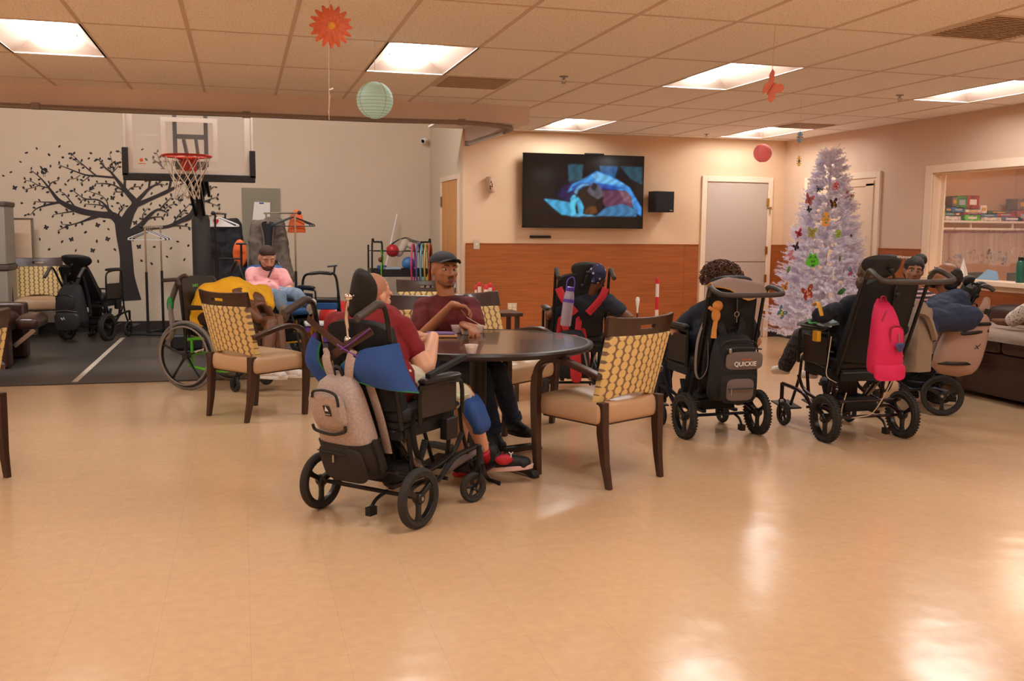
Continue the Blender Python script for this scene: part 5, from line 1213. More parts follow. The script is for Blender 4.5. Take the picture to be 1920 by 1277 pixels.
# --- near person in the black wheelchair, maroon shirt, seen from behind
hd = cm(701, 555, 4.98); hq = basis(Vector((.75, .62, -.12)), ZR+RT*.1)
X1 = frame(L1, A1); G = lambda x, y, z: X1 @ Vector((x, y, z))
J = dict(head=hd, neck=cm(694, 588, 4.95), shR=cm(750, 618, 4.82), shL=cm(632, 610, 5.08), elR=cm(797, 690, 4.78), wrR=cm(812, 632, 5.02), elL=cm(742, 655, 5.3), wrL=cm(776, 628, 5.22),
         pel=G(.12, 0, .62), knR=cm(872, 745, 5.08), anR=cm(906, 838, 5.2), knL=cm(868, 735, 5.3), anL=cm(862, 850, 5.45))
t, Q, body = person('person in a maroon shirt leaning on the table from the nearest wheelchair, seen from behind', (J['pel'].x, J['pel'].y, 0), J, 'skin_light', 'maroon_shirt', 'cream_shorts' if mat('cream_shorts', (206, 200, 176), .9, bump=.2, bscale=60) else 0, .0065,
    hands=((RT*.8-ZR*.1+FWD*.2, -ZR-RT*.2, 1, .9), (-RT*.75-ZR*.25, -ZR+RT*.4, -1, .95)), sleeve=.5, headq=hq, hs=1.02, pant_len=.44, fsk=1.3, girth=1.06)
MB().ell(hd+hq @ Vector((0, -.02, .035)), (.076, .094, .082), hq, 20, 12).build('hair', 'stubble' if mat('stubble', (176, 126, 100), .8, var=.1, vscale=200) else 0, t)
MB().tube([J['wrL']+RT*.028*cos(a)+ZR*.028*sin(a) for a in np.linspace(0, 2*pi, 16, endpoint=False)], .004, 6, closed=True).build('wristband', 'white', t)
face(body, hd, hq, 1.02)
shoe(t, cm(925, 852, 5.3), cm(975, 872, 5.3)-ZR*.0, 'shoe_black', 'sole_pink', 1.05, extra='shoe_red'); shoe(t, cm(862, 862, 5.45), cm(905, 875, 5.45), 'shoe_black', 'shoe_red', 1.0, extra='white')
MB().ell(cm(945, 862, 5.25), (.05, .02, .03)).build('shoe_side', 'shoe_red', t)
mk = MB(); c = cm(958, 858, 5.2); mk.tube([c, c+ZR*.02], .003, 5).tube([c+ZR*.02, c+ZR*.03+RT*.012], .003, 5).tube([c+ZR*.02, c+ZR*.03-RT*.012], .003, 5); mk.build('logo_mark', 'white', t)
MB().tube(spline([cm(900, 838, 5.17), cm(880, 850, 5.15), cm(850, 870, 5.2), cm(836, 880, 5.25)], 4), [.04]*12+[.03], 10, flat=.6).build('ankle_brace', 'brace_grey', t)
MB().tube([cm(905, 845, 5.2), cm(907, 868, 5.3)], .038, 12).build('sock', 'shoe_red', t)
done()
drape('cloth', 'blue cloth with green edge lying over the knees in the nearest wheelchair', 'cloth',
    [[cm(846, 738, 5.12), cm(868, 732, 5.1), cm(895, 742, 5.15)], [cm(862, 762, 4.98), cm(885, 758, 4.96), cm(908, 762, 5.05)], [cm(885, 800, 4.98), cm(900, 802, 4.98), cm(918, 792, 5.05)], [cm(888, 812, 5.02), cm(902, 812, 5.02), cm(914, 806, 5.06)]], 'blue_cloth', .012, 'green_trim')
mat('towel', (206, 214, 190), .95, bump=.4, bscale=120)
drape('towel', 'pale green towel tucked along the lap in the nearest wheelchair', 'towel', [[cm(782, 722, 4.72), cm(815, 712, 4.75), cm(850, 722, 4.85)], [cm(785, 742, 4.72), cm(815, 735, 4.74), cm(852, 745, 4.84)], [cm(822, 735, 4.9), cm(850, 738, 4.92), cm(880, 742, 4.98)]], 'towel', .016)
p0 = cm(900, 845, 5.0); OFF = p0.copy(); t = thing('dangling_strap', 'black strap trailing to the floor by the red trainer', 'strap', p0)
MB().tube(spline([p0, cm(905, 875, 4.95), at_z(915, 898, .02), at_z(938, 907, .012)], 6), .012, 6, flat=.25).build('webbing', 'nylon', t); done()

# --- person in yellow bent forward in the green wheelchair
X8 = frame(L8, A8); G = lambda x, y, z: X8 @ Vector((x, y, z))
d = 8.45
J = dict(head=cm(474, 572, d-.15), neck=cm(478, 545, d-.1), shL=cm(494, 548, d+.12), shR=cm(456, 552, d-.22), elR=cm(485, 598, d-.42), wrR=cm(452, 566, d-.42), elL=cm(505, 590, d-.1), wrL=cm(492, 570, d-.3),
         pel=G(.02, 0, .60), knR=cm(508, 605, d-.35), anR=cm(497, 690, d-.5), knL=cm(520, 600, d-.05), anL=cm(530, 688, d-.2))
J['neck'] = cm(474, 548, d-.05)
hq = basis(Vector((.25, -.25, -1)), Vector((.8, -.5, .1)))
t, Q, body = person('person in a yellow shirt folded forward in the green framed wheelchair', (J['pel'].x, J['pel'].y, 0), J, 'skin_brown', None, 'shorts_brown', .008,
    hands=((-RT+ZR*.2, -ZR, 1, .8), (-RT*.3+ZR*.8, FWD, 1, .8)), headq=hq, hs=1.05, pant_len=.42, leg=1.05)
a, b_, c, e = G(-.02, 0, .62), cm(398, 560, d-.02), cm(436, 545, d-.02), cm(472, 553, d-.05)
blob('shirt', [('c', G(-.02, .05, .55), .14, b_, .15), ('c', G(-.02, -.05, .55), .14, b_, .15), ('c', b_+ZR*-.03, .155, c-ZR*.02, .15), ('c', c-ZR*.02, .15, e-ZR*.03, .12), ('c', e-ZR*.02, .10, J['shL'], .075), ('c', e-ZR*.02, .11, J['shR'], .08), ('c', J['shL'], .075, J['shL'].lerp(J['elL'], .6), .07), ('c', J['shR'], .075, J['shR'].lerp(J['elR'], .25), .065), ('c', G(-.05, -.16, .56), .07, G(-.04, .16, .56), .07)], 'yellow_shirt', t, .009, 5, .02, .12)
mat('shoe_white', (222, 214, 208), .6, var=.15, vscale=30)
shoe(t, J['anR'], J['anR']-ZR*.085+RT*.4-FWD*.1, 'shoe_white', 'white', 1, extra='orange'); shoe(t, J['anL'], J['anL']-ZR*.085+RT*.5-FWD*.05, 'shoe_white', 'white', 1, extra='blue_part')
done()

# --- man in pink reclining
X7 = frame(L7, A7); G = lambda x, y, z: X7 @ Vector((x, y, z))
d = 10.0
hd = cm(501, 483, d); hq = basis(Vector((.16, -.86, -.40)), Vector((.05, -.4, .9)))
J = dict(head=hd, neck=cm(498, 506, d+.1), shR=cm(473, 514, d+.08), shL=cm(528, 516, d+.1), elL=cm(543, 542, d), wrL=cm(523, 549, d-.2), elR=cm(478, 540, d), wrR=cm(508, 540, d-.25),
         pel=cm(500, 553, d+.05), knR=cm(524, 556, d-.4), anR=cm(532, 584, d-.62), knL=cm(556, 552, d-.25), anL=cm(576, 572, d-.5))
t, Q, body = person('bearded person in a pink shirt and light jeans reclining with head bowed', (J['pel'].x, J['pel'].y, 0), J, 'skin_light', 'pink_shirt', 'jeans_light', .008,
    hands=((-RT-ZR*.1+TOCAM*.2, -ZR, 1, .9), None), sleeve=.6, headq=hq, hs=1.08, pant_len=.86, girth=1.12)
P = lambda x, y, z: hd+hq @ (Vector((x, y, z))*1.08)
blob('hair', [('e', P(0, -.012, .05), (.082, .094, .072), hq), ('e', P(0, -.04, .01), (.082, .08, .075), hq)], 'hair_brown' if mat('hair_brown', (66, 44, 30), .8, bump=.5, bscale=150) else 0, t, .006, 2)
blob('beard', [('e', P(0, .055, -.085), (.048, .042, .034), hq), ('c', P(-.066, .01, -.04), .018, P(-.035, .055, -.09), .016), ('c', P(.066, .01, -.04), .014, P(.035, .055, -.09), .016), ('c', P(-.026, .092, -.05), .006, P(.026, .092, -.05), .006)], 'hair_brown', t, .005, 2)
face(body, hd, hq, 1.08, closed=True)
blob('arm_wrap', [('c', J['shR'], .075, J['elR'], .07), ('c', J['elR'], .07, J['wrR'], .055), ('c', J['shR'], .07, cm(512, 542, d-.1), .07)], 'pink_shirt', t, .009, 4, .02, .07)
MB().tube([cm(509, 507, d-.12), cm(503, 520, d-.14)], .018, 6, flat=.3).build('chest_strap', 'nylon', t)
shoe(t, J['anR'], J['anR']+TOCAM*.5+RT*.15+ZR*.15, 'shoe_grey' if mat('shoe_grey', (150, 140, 132), .7) else 0, 'sole_grey' if mat('sole_grey', (168, 158, 148), .7) else 0, 1.1)
MB().tube([cm(570, 562, d-.47), cm(580, 574, d-.53)], .045, 12).build('sock', 'blue_part', t)
shoe(t, cm(580, 574, d-.53), cm(592, 574, d-.7)+ZR*.1, 'white', 'white', .8)
done()

# --- person in spotted bandana
d = 7.75
m = mat('bandana', (26, 26, 62), .8, bump=.1); nt, b = pnode('bandana')
vo = nt.nodes.new('ShaderNodeTexVoronoi'); vo.inputs['Scale'].default_value = 26; nt.links.new(nt.nodes['Texture Coordinate'].outputs['Object'], vo.inputs[0])
rp = nt.nodes.new('ShaderNodeValToRGB'); rp.color_ramp.interpolation = 'CONSTANT'; rp.color_ramp.elements[0].color = (.5, .45, .42, 1); rp.color_ramp.elements[1].position = .27; rp.color_ramp.elements[1].color = (*lin((26, 26, 62)), 1)
nt.links.new(vo.outputs['Distance'], rp.inputs[0]); nt.links.new(rp.outputs[0], b.inputs['Base Color'])
hd = cm(1117, 522, d); hq = basis(Vector((.45, .8, -.25)), ZR+RT*.15)
J = dict(head=hd, neck=cm(1108, 556, d), shR=cm(1140, 566, d+.0), shL=cm(1066, 570, d+.05), elR=cm(1181, 596, d-.05), wrR=cm(1150, 588, d+.2), elL=cm(1030, 590, d+.1), wrL=cm(1040, 604, d+.35), pel=frame(L5, A5) @ Vector((.13, 0, .62)),
         knR=frame(L5, A5) @ Vector((.52, -.12, .60)), knL=frame(L5, A5) @ Vector((.52, .12, .60)), anR=frame(L5, A5) @ Vector((.62, -.12, .2)), anL=frame(L5, A5) @ Vector((.62, .12, .2)))
t, Q, body = person('person in a navy spotted bandana seen from behind in a black wheelchair', (J['pel'].x, J['pel'].y, 0), J, 'skin_brown', 'navy_shirt', 'navy_shirt', .01, hands=((FWD, -ZR, 1, .5), (FWD-RT*.5, -ZR, 1, .5)), sleeve=.5, headq=hq)
P = lambda x, y, z: hd+hq @ Vector((x, y, z))
blob('bandana', [('e', P(0, -.012, .032), (.082, .10, .09), hq), ('e', P(0, -.05, -.0), (.07, .055, .06), hq)], 'bandana', t, .006, 2)
MB().tube([P(0, -.10, -.02), P(.01, -.12, -.06)], .012, 6, flat=.4).build('bandana_tail', 'bandana', t); face(body, hd, hq)
for s in 'LR': shoe(t, J['an'+s], J['an'+s]-ZR*.08+Vector((.1, .4, 0)), 'shoe_black', 'sole_dark')
done()

# --- curly haired person in navy
d = 6.75; X2 = frame(L2, A2); G = lambda x, y, z: X2 @ Vector((x, y, z))
hd = cm(1352, 530, d); hq = basis(Vector((.1, .95, -.2)), ZR)
J = dict(head=hd, neck=cm(1346, 570, d), shL=cm(1308, 590, d), shR=cm(1392, 592, d+.02), elL=cm(1266, 622, d+.02), wrL=cm(1290, 640, d+.3), elR=cm(1418, 640, d+.1), wrR=cm(1410, 650, d+.35), pel=G(.13, 0, .62), knL=G(.54, .12, .60), knR=G(.54, -.12, .60), anL=G(.66, .12, .22), anR=G(.66, -.12, .22))
t, Q, body = person('person with curly brown hair and navy shirt in the printed backpack wheelchair', (J['pel'].x, J['pel'].y, 0), J, 'skin_light', 'navy_shirt', 'navy_shirt', .01, hands=((FWD, -ZR, 1, .5), (FWD, -ZR, 1, .5)), sleeve=.62, headq=hq, girth=1.05)
mat('hair_curly', (88, 56, 34), .6, var=.35, vscale=40); face(body, hd, hq)
hb = MB(); rr = random.Random(3)
hb.ell(hd+ZR*.04, (.105, .11, .09), None, 16, 10)
for k in range(520):
    th = rr.uniform(0, 2*pi); ph = rr.uniform(-.45, 1.5); v = Vector((cos(th)*cos(ph), sin(th)*cos(ph), sin(ph)))
    if v.y > .75 and ph < .5: continue
    c = hd+ZR*.04+Vector((v.x*.13, v.y*.12, v.z*.095)); u1, w1 = frame_of(v+Vector((rr.uniform(-.6, .6), rr.uniform(-.6, .6), rr.uniform(-.6, .6)))); r0 = rr.uniform(.009, .016); ax = u1.cross(w1); a0 = rr.uniform(0, 6); n = 9
    hb.tube([c+(u1*cos(a0+a)+w1*sin(a0+a))*r0+ax*(.004*a) for a in np.linspace(0, 6.5, n)], .0032, 4)
hb.build('curly_hair', 'hair_curly', t)
for s in 'LR': shoe(t, J['an'+s], J['an'+s]-ZR*.08+Vector((0, .4, 0)), 'shoe_black', 'sole_dark')
done()

# --- person in the pink backpack wheelchair, mostly hidden by its back
X3 = frame(L3, A3); G = lambda x, y, z: X3 @ Vector((x, y, z))
mat('print_trousers', (58, 54, 58), .9, var=.9, vscale=45)
hd = cm(1632, 520, 6.6); hq = basis(Vector((-.2, 1, -.1)), ZR)
J = dict(head=hd, neck=cm(1632, 562, 6.55), shL=cm(1592, 572, 6.5), shR=cm(1672, 575, 6.5), elL=cm(1572, 618, 6.6), wrL=cm(1540, 632, 6.8), elR=cm(1690, 620, 6.6), wrR=cm(1670, 640, 6.9), pel=G(.12, 0, .64), knL=cm(1500, 640, 7.0), knR=cm(1560, 640, 7.05), anL=cm(1468, 668, 7.4), anR=cm(1500, 700, 7.3))
J['knL'] = G(.58, .14, .64); J['anL'] = G(.78, .14, .40); J['knR'] = G(.58, -.12, .63); J['anR'] = G(.78, -.1, .36)
t, Q, body = person('person in navy clothes and printed trousers in the pink backpack wheelchair, mostly hidden', (J['pel'].x, J['pel'].y, 0), J, 'skin_brown', 'navy_shirt', 'print_trousers', .01, hands=((FWD-RT*.2, -ZR, 1, .5), (FWD, -ZR, 1, .5)), sleeve=.95, headq=hq)
blob('hair', [('e', hd+ZR*.03-Vector((0, .02, 0)), (.095, .1, .1)), ('e', hd-ZR*.04-Vector((.04, .02, 0)), (.07, .07, .07))], 'hair_curly', t, .008, 1, .02, .03); face(body, hd, hq)
for s in 'LR': MB().tube([J['an'+s]+ZR*.06, J['an'+s]-ZR*.03, J['an'+s]+Vector((-.02, .12, -.05))], [.042, .045, .03], 12).build('sock', 'sock_white', t)
done()
mat('pale_blue', (166, 184, 196), .9, bump=.25, bscale=60)
drape('lap_cloth', 'pale blue cloth on the lap in the pink backpack wheelchair', 'cloth', [[G(.42, .28, .74), G(.42, .1, .76), G(.40, -.1, .74)], [G(.25, .29, .79), G(.25, .15, .79), G(.25, 0, .78)], [G(.10, .28, .76), G(.12, .12, .78), G(.12, 0, .76)]], 'pale_blue', .02)
q = [G(.08, .30, .92), G(.05, .33, .84), G(.06, .31, .78)]
blob_t = thing('bundle', 'dark blue bundled clothes at the left side of the pink backpack wheelchair', 'clothes', G(.1, .26, .78)); OFF = blob_t.location.copy()
blob('cloth', [('c', G(.10, .27, .84), .055, G(.03, .24, .88), .05), ('c', G(.14, .28, .84), .05, G(.2, .26, .80), .045)], 'blue_cloth' if 0 else 'navy_shirt', blob_t, .008, 2, .02, .05)
MB().tube(spline([G(.16, .32, .90), G(.08, .34, .92), G(.03, .34, .84)], 5), .014, 8, flat=.5).build('yellow_band', 'yellow_part', blob_t); MB().tube(spline([G(.2, .32, .80), G(.15, .35, .78), G(.08, .35, .79)], 5), .01, 8, flat=.6).build('green_band', 'green_trim', blob_t)
MB().box(G(.08, .34, .70), (.03, .06, .07)).build('yellow_tag', 'yellow_part', blob_t, bevel=.004); done()

# --- woman with a bun looking over
d = 8.4
hd = cm(1713, 508, d); hq = basis(Vector((-.5, -.85, .0)), ZR+RT*.1)
J = dict(head=hd, neck=cm(1720, 545, d+.03), shR=cm(1690, 562, d), shL=cm(1752, 566, d+.15), elR=cm(1688, 620, d-.05), wrR=cm(1700, 640, d-.3), elL=cm(1760, 620, d), wrL=cm(1740, 640, d-.2), pel=cm(1722, 655, d+.1), knR=cm(1700, 650, d-.4), knL=cm(1740, 650, d-.35), anR=cm(1700, 720, d-.4), anL=cm(1740, 720, d-.4))
m = mat('striped_top', (40, 30, 34), .85); nt, b = pnode('striped_top'); wvt = nt.nodes.new('ShaderNodeTexWave'); wvt.bands_direction = 'Z'; wvt.inputs['Scale'].default_value = 9; nt.links.new(nt.nodes['Texture Coordinate'].outputs['Object'], wvt.inputs[0])
rp = nt.nodes.new('ShaderNodeValToRGB'); rp.color_ramp.interpolation = 'CONSTANT'; rp.color_ramp.elements[0].color = (*lin((34, 28, 36)), 1); rp.color_ramp.elements[1].position = .6; rp.color_ramp.elements[1].color = (*lin((190, 150, 150)), 1); nt.links.new(wvt.outputs[0], rp.inputs[0]); nt.links.new(rp.outputs[0], b.inputs['Base Color'])
t, Q, body = person('person with dark hair in a bun looking over between two wheelchairs', (J['pel'].x, J['pel'].y, 0), J, 'skin_mid', 'striped_top', 'jeans', .009, hands=((TOCAM, -ZR, 1, .5), (TOCAM, -ZR, 1, .5)), sleeve=.5, headq=hq)
P = lambda x, y, z: hd+hq @ Vector((x, y, z))
blob('hair', [('e', P(0, -.018, .046), (.086, .096, .086), hq), ('e', P(0, -.045, -.01), (.084, .062, .08), hq), ('e', P(-.05, -.085, .10), (.06, .06, .055))], 'hair_dark', t, .007, 2, .008, .02); face(body, hd, hq)
for s in 'LR': shoe(t, J['an'+s], J['an'+s]-ZR*.08+Vector((-.1, -.4, 0)), 'shoe_black', 'sole_dark')
t2 = thing('stool', 'low dark stool under the person with the bun', 'stool', (J['pel'].x, J['pel'].y, 0)); OFF = Vector((0, 0, 0)); zs_ = J['pel'].z-.13
MB().lathe([(0, zs_-.05), (.18, zs_-.05), (.19, zs_-.03), (.18, zs_), (0, zs_)], 28).build('seat', 'black', t2)
for k in range(4): MB().tube([(.1*cos(k*pi/2), .1*sin(k*pi/2), zs_-.05), (.17*cos(k*pi/2), .17*sin(k*pi/2), 0)], .012).build('leg', 'frame_black', t2)

# --- reclining person with navy jacket in the right hand wheelchair
X4 = frame(L4, A4); G = lambda x, y, z: X4 @ Vector((x, y, z)); d = 7.35
hd = cm(1770, 519, d); hq = basis(-RT*.75+ZR*.45+FWD*.1, RT*.62+ZR*.7-FWD*.1)
J = dict(head=hd, neck=cm(1778, 560, d), shL=cm(1748, 580, d-.2), shR=cm(1790, 575, d+.2), elL=cm(1725, 622, d-.25), wrL=cm(1700, 640, d-.15), elR=cm(1750, 620, d+.3), wrR=cm(1720, 640, d+.25), pel=G(.13, 0, .62), knL=G(.55, .13, .63), knR=G(.55, -.13, .63), anL=G(.72, .13, .25), anR=G(.72, -.13, .25))
t, Q, body = person('person with receding dark hair reclining face up in the right hand wheelchair', (J['pel'].x, J['pel'].y, 0), J, 'skin_mid', 'navy_shirt', 'navy_shirt', .009, hands=((-RT, -ZR, 1, .5), (-RT, -ZR, 1, .5)), sleeve=.9, headq=hq)
P = lambda x, y, z: hd+hq @ Vector((x, y, z))
blob('hair', [('e', P(0, -.045, .02), (.088, .085, .09), hq), ('e', P(0, -.06, -.03), (.08, .06, .06), hq)], 'hair_dark', t, .008, 1, .015, .02); face(body, hd, hq, closed=True)
blob('beard', [('e', P(0, .04, -.09), (.04, .034, .028), hq), ('c', P(-.06, .0, -.05), .014, P(-.03, .05, -.09), .016), ('c', P(.06, .0, -.05), .014, P(.03, .05, -.09), .016)], 'hair_dark', t, .006, 2)
for s in 'LR': shoe(t, J['an'+s], J['an'+s]-ZR*.08-RT*.4, 'shoe_black', 'sole_dark')
done()
mat('navy_cloth', (38, 50, 78), .85, bump=.15, bscale=50); mat('fleece', (150, 130, 112), .95, bump=.5, bscale=150)
t = thing('jacket', 'navy blue jacket draped over the back of the right hand wheelchair', 'jacket', cm(1780, 600, 7.0)); OFF = t.location.copy()
blob('cloth', [('c', cm(1735, 590, 7.05), .09, cm(1790, 570, 7.2), .11), ('c', cm(1745, 600, 7.0), .09, cm(1810, 595, 7.05), .10), ('c', cm(1745, 615, 6.95), .06, cm(1748, 630, 6.92), .04), ('c', cm(1785, 560, 7.25), .07, cm(1800, 560, 7.3), .07), ('c', cm(1815, 595, 7.1), .07, cm(1832, 592, 7.1), .04)], 'navy_cloth', t, .009, 3, .04, .1); done()
drape('fleece_blanket', 'beige fleece blanket hanging from the right hand wheelchair beside the pink backpack', 'blanket',
    [[cm(1703, 588, 6.85), cm(1722, 572, 6.8), cm(1745, 580, 6.85)], [cm(1700, 620, 6.78), cm(1722, 608, 6.7), cm(1748, 622, 6.78)], [cm(1694, 665, 6.76), cm(1718, 660, 6.66), cm(1744, 664, 6.74)], [cm(1685, 696, 6.74), cm(1716, 698, 6.66), cm(1743, 696, 6.72)]], 'fleece', .018, disp=.02)
drape('blanket_roll', 'rolled top edge of the beige fleece blanket', 'blanket', [[cm(1716, 566, 6.75), cm(1735, 572, 6.7), cm(1755, 630, 6.75)], [cm(1716, 590, 6.68), cm(1738, 596, 6.65), cm(1752, 638, 6.72)]], 'fleece', .03, disp=.01)
# ---------------------------------------------------------------- gym
# basketball hoop
mat('acrylic', (235, 235, 230), .05, alpha=.10); mat('board_white', (232, 222, 208), .5); mat('rim_red', (206, 52, 30), .4); mat('net_cord', (204, 186, 164), .9)
mat('pad_black', (40, 38, 38), .5, bump=.3, bscale=30)
YB = 10.5
bl = at_y(236, 331, YB); brr = at_y(474, 334, YB); bx0, bx1, bz0 = bl.x, brr.x, (bl.z+brr.z)/2; bw = bx1-bx0; bcx = (bx0+bx1)/2; bz1 = bz0+.86
t = thing('basketball_hoop', 'basketball hoop with clear backboard and red rim in the gym', 'basketball hoop', (bcx, YB, 0)); OFF = t.location.copy()
MB().box((bcx, YB, (bz0+bz1)/2), (bw-.02, .012, bz1-bz0)).build('backboard', 'acrylic', t, smooth=False)
bd_ = MB(); e = .055
for (xa, xb_, za, zb) in ((bx0+.02, bx0+.02+e, bz0, bz1), (bx1-.02-e, bx1-.02, bz0, bz1), (bx0+.02+e, bx1-.02-e, bz0+.02, bz0+.02+e), (bx0+.02+e, bx1-.02-e, bz1-e, bz1)): bd_.box(((xa+xb_)/2, YB-.008, (za+zb)/2), (xb_-xa, .003, zb-za))
bd_.build('border', 'board_white', t, smooth=False)
s0, s1 = at_y(303, 301, YB), at_y(407, 223, YB); sq = MB(); e = .045
for (xa, xb_, za, zb) in ((s0.x, s0.x+e, s0.z, s1.z), (s1.x-e, s1.x, s0.z, s1.z), (s0.x+e, s1.x-e, s1.z-e, s1.z), (s0.x+e, s1.x-e, s0.z, s0.z+e)): sq.box(((xa+xb_)/2, YB-.008, (za+zb)/2), (xb_-xa, .003, zb-za))
sq.build('target_square', 'board_white', t, smooth=False)
fe = MB()
for x in (bx0, bx1): fe.box((x, YB, (bz0+bz1)/2), (.018, .035, bz1-bz0))
fe.build('edge_frame', 'board_white', t, smooth=False)
zt = at_y(236, 276, YB).z; pd = MB().box((bcx, YB, bz0-.005), (bw+.05, .06, .075)); 
for x in (bx0-.0, bx1+.0): pd.box((x, YB, (bz0+zt)/2), (.06, .06, zt-bz0))
pd.build('edge_padding', 'pad_black', t, bevel=.006)
rc = at_y(350, 293, YB-.36); rz_ = rc.z; rxx = rc.x; RR = .228
MB().tube([(rxx+RR*cos(a), YB-.38+RR*sin(a), rz_) for a in np.linspace(0, 2*pi, 40, endpoint=False)], .012, 8, closed=True).tube([(rxx-.09, YB-.14, rz_-.01), (rxx-.13, YB-.22, rz_)], .008).tube([(rxx+.09, YB-.14, rz_-.01), (rxx+.13, YB-.22, rz_)], .008).build('rim', 'rim_red', t)
MB().box((rxx, YB-.09, rz_-.005), (.2, .16, .018)).box((rxx, YB-.02, rz_-.06), (.15, .02, .13)).build('rim_bracket', 'rim_red', t, bevel=.003)
nt_ = MB(); NL = 12
def npnt(k, lv):
    r_ = (RR*.98, .185, .15, .128, .118, .115, .118)[lv]; a = 2*pi*(k+(.5 if lv % 2 else 0))/NL; return Vector((rxx+r_*cos(a), YB-.38+r_*sin(a), rz_-.005-(.0, .11, .19, .25, .31, .36, .41)[lv]))
for k in range(NL):
    for lv in range(6):
        for dk in ((0, -1) if lv % 2 == 0 else (0, 1)): nt_.tube([npnt(k, lv), npnt(k+dk, lv+1)], .0034, 4)
nt_.build('net', 'net_cord', t)
px_, pyw = at_y(376, 400, 11.55).x, 11.55
MB().box((px_, pyw, 1.0), (.095, .095, 1.95)).build('pole', 'frame_black', t, bevel=.004)
MB().lathe([(.07, .12), (.095, .16), (.10, .6), (.10, 1.46), (.085, 1.52), (.05, 1.53)], 20, (px_, pyw, 0)).build('pole_padding', 'pad_black', t)
su = MB(); x1, x2 = at_y(328, 250, YB+.06).x, at_y(386, 250, YB+.06).x
for x in (x1, x2): su.box((x, YB+.04, (bz0+bz1)/2+.06), (.04, .05, bz1-bz0-.1))
su.box(((x1+x2)/2, YB+.04, at_y(355, 256, YB).z), (x2-x1, .05, .045)).box(((x1+x2)/2, YB+.04, bz0+.12), (x2-x1, .05, .12))
for dx in (-.06, .06):
    su.bar((bcx-.0+dx, YB+.06, at_y(355, 258, YB).z), (px_+dx*.7, pyw, 1.75), .03, .05); su.bar((bcx+dx, YB+.06, bz0+.1), (px_+dx*.7, pyw, 1.5), .03, .05); su.bar((bcx+dx+.05, YB+.5, bz0+.25), (px_+.05+dx*.7, pyw+.2, 1.75), .03, .05)
su.box((px_, pyw, 1.9), (.14, .14, .25)); su.build('support_arms', 'frame_black', t)
MB().box((px_, pyw+.3, .10), (.7, 1.0, .18)).build('base', 'black', t, bevel=.03)
MB().lathe([(0, 0), (.018, 0), (.018, .002), (0, .002)], 16, at_y(265, 300, YB-.012), (0, -1, 0)).box(at_y(266, 306.5, YB-.012), (.075, .002, .007)).build('maker_badge', 'orange', t)
done()
# electrical panel with papers
mat('panel_grey', (136, 130, 112), .5)
a, b_ = at_y(453, 352, YG), at_y(525, 352, YG)
t = thing('electrical_panel', 'grey electrical panel set in the gym wall behind the coats', 'electrical panel', ((a.x+b_.x)/2, YG-.004, 1.35)); w = b_.x-a.x; zt = a.z
MB().box((0, -.008, zt/2+.35-1.35), (w, .016, zt-.7)).build('cover', 'panel_grey', t, bevel=.003); MB().box((0, -.02, zt-1.35-.47), (w*.48, .006, .66)).build('door', 'panel_grey', t, bevel=.003)
q = MB()
for sx in (-1, 1): q.lathe([(.006, 0), (.004, .004)], 8, (sx*w*.46, -.016, zt-1.35-.14), (0, -1, 0))
p = at_y(492, 398, YG-.03)
t2 = thing('paper_sheets', 'white papers taped on the grey electrical panel', 'paper', (p.x, YG-.03, p.z))
MB().box((0, 0, 0), (.2, .002, .27), (0, .03, 0)).build('sheet', 'white_paper', t2, smooth=False); MB().box((-.02, .003, -.01), (.2, .002, .27), (0, .12, 0)).build('sheet', 'white_paper', t2, smooth=False)
MB().box((-.01, -.002, .12), (.06, .001, .02)).build('blue_tape', 'blue_part', t2, smooth=False)
# leaning panel and cabinet at the left
a, b_ = at_y(17, 410, 13.45), at_y(60, 410, 13.45)
t = thing('folding_panel', 'cream panel with grey edge standing behind the mural armchair', 'panel', ((a.x+b_.x)/2-.3, 13.45, 0)); w = b_.x-a.x+.6
MB().box((0, 0, a.z/2), (w, .04, a.z)).build('board', 'cream_door', t); MB().box((w/2, 0, a.z/2), (.025, .05, a.z)).box((0, 0, a.z), (w+.02, .05, .02)).build('edge_trim', 'steel', t)
mat('cabinet_grey', (150, 144, 132), .5); mat('cabinet_dark', (84, 72, 62), .6)
a = at_y(16, 380, 12.75); g0 = a.x; zc_ = a.z
t = thing('storage_cabinet', 'tall grey plastic storage cabinet cut off at the left edge', 'cabinet', (g0-.45, 12.75, 0))
for z0, z1 in ((.08, zc_*.52), (zc_*.56, zc_-.04)): MB().box((0, 0, (z0+z1)/2), (.9, .5, z1-z0)).build('body', 'cabinet_grey', t, bevel=.012)
MB().box((0, 0, zc_-.02), (.93, .53, .06)).build('top', 'cabinet_dark', t, bevel=.015); MB().box((0, 0, zc_*.54), (.93, .53, .06)).build('middle_band', 'cabinet_dark', t, bevel=.01); MB().box((0, 0, .04), (.92, .52, .08)).build('base', 'cabinet_dark', t, bevel=.01)
for z0, z1 in ((zc_*.62, zc_*.76), (zc_*.8, zc_*.95), (.15, .5)): MB().box((.33, -.252, (z0+z1)/2), (.06, .008, z1-z0)).build('door_groove', 'cabinet_dark', t, bevel=.003)
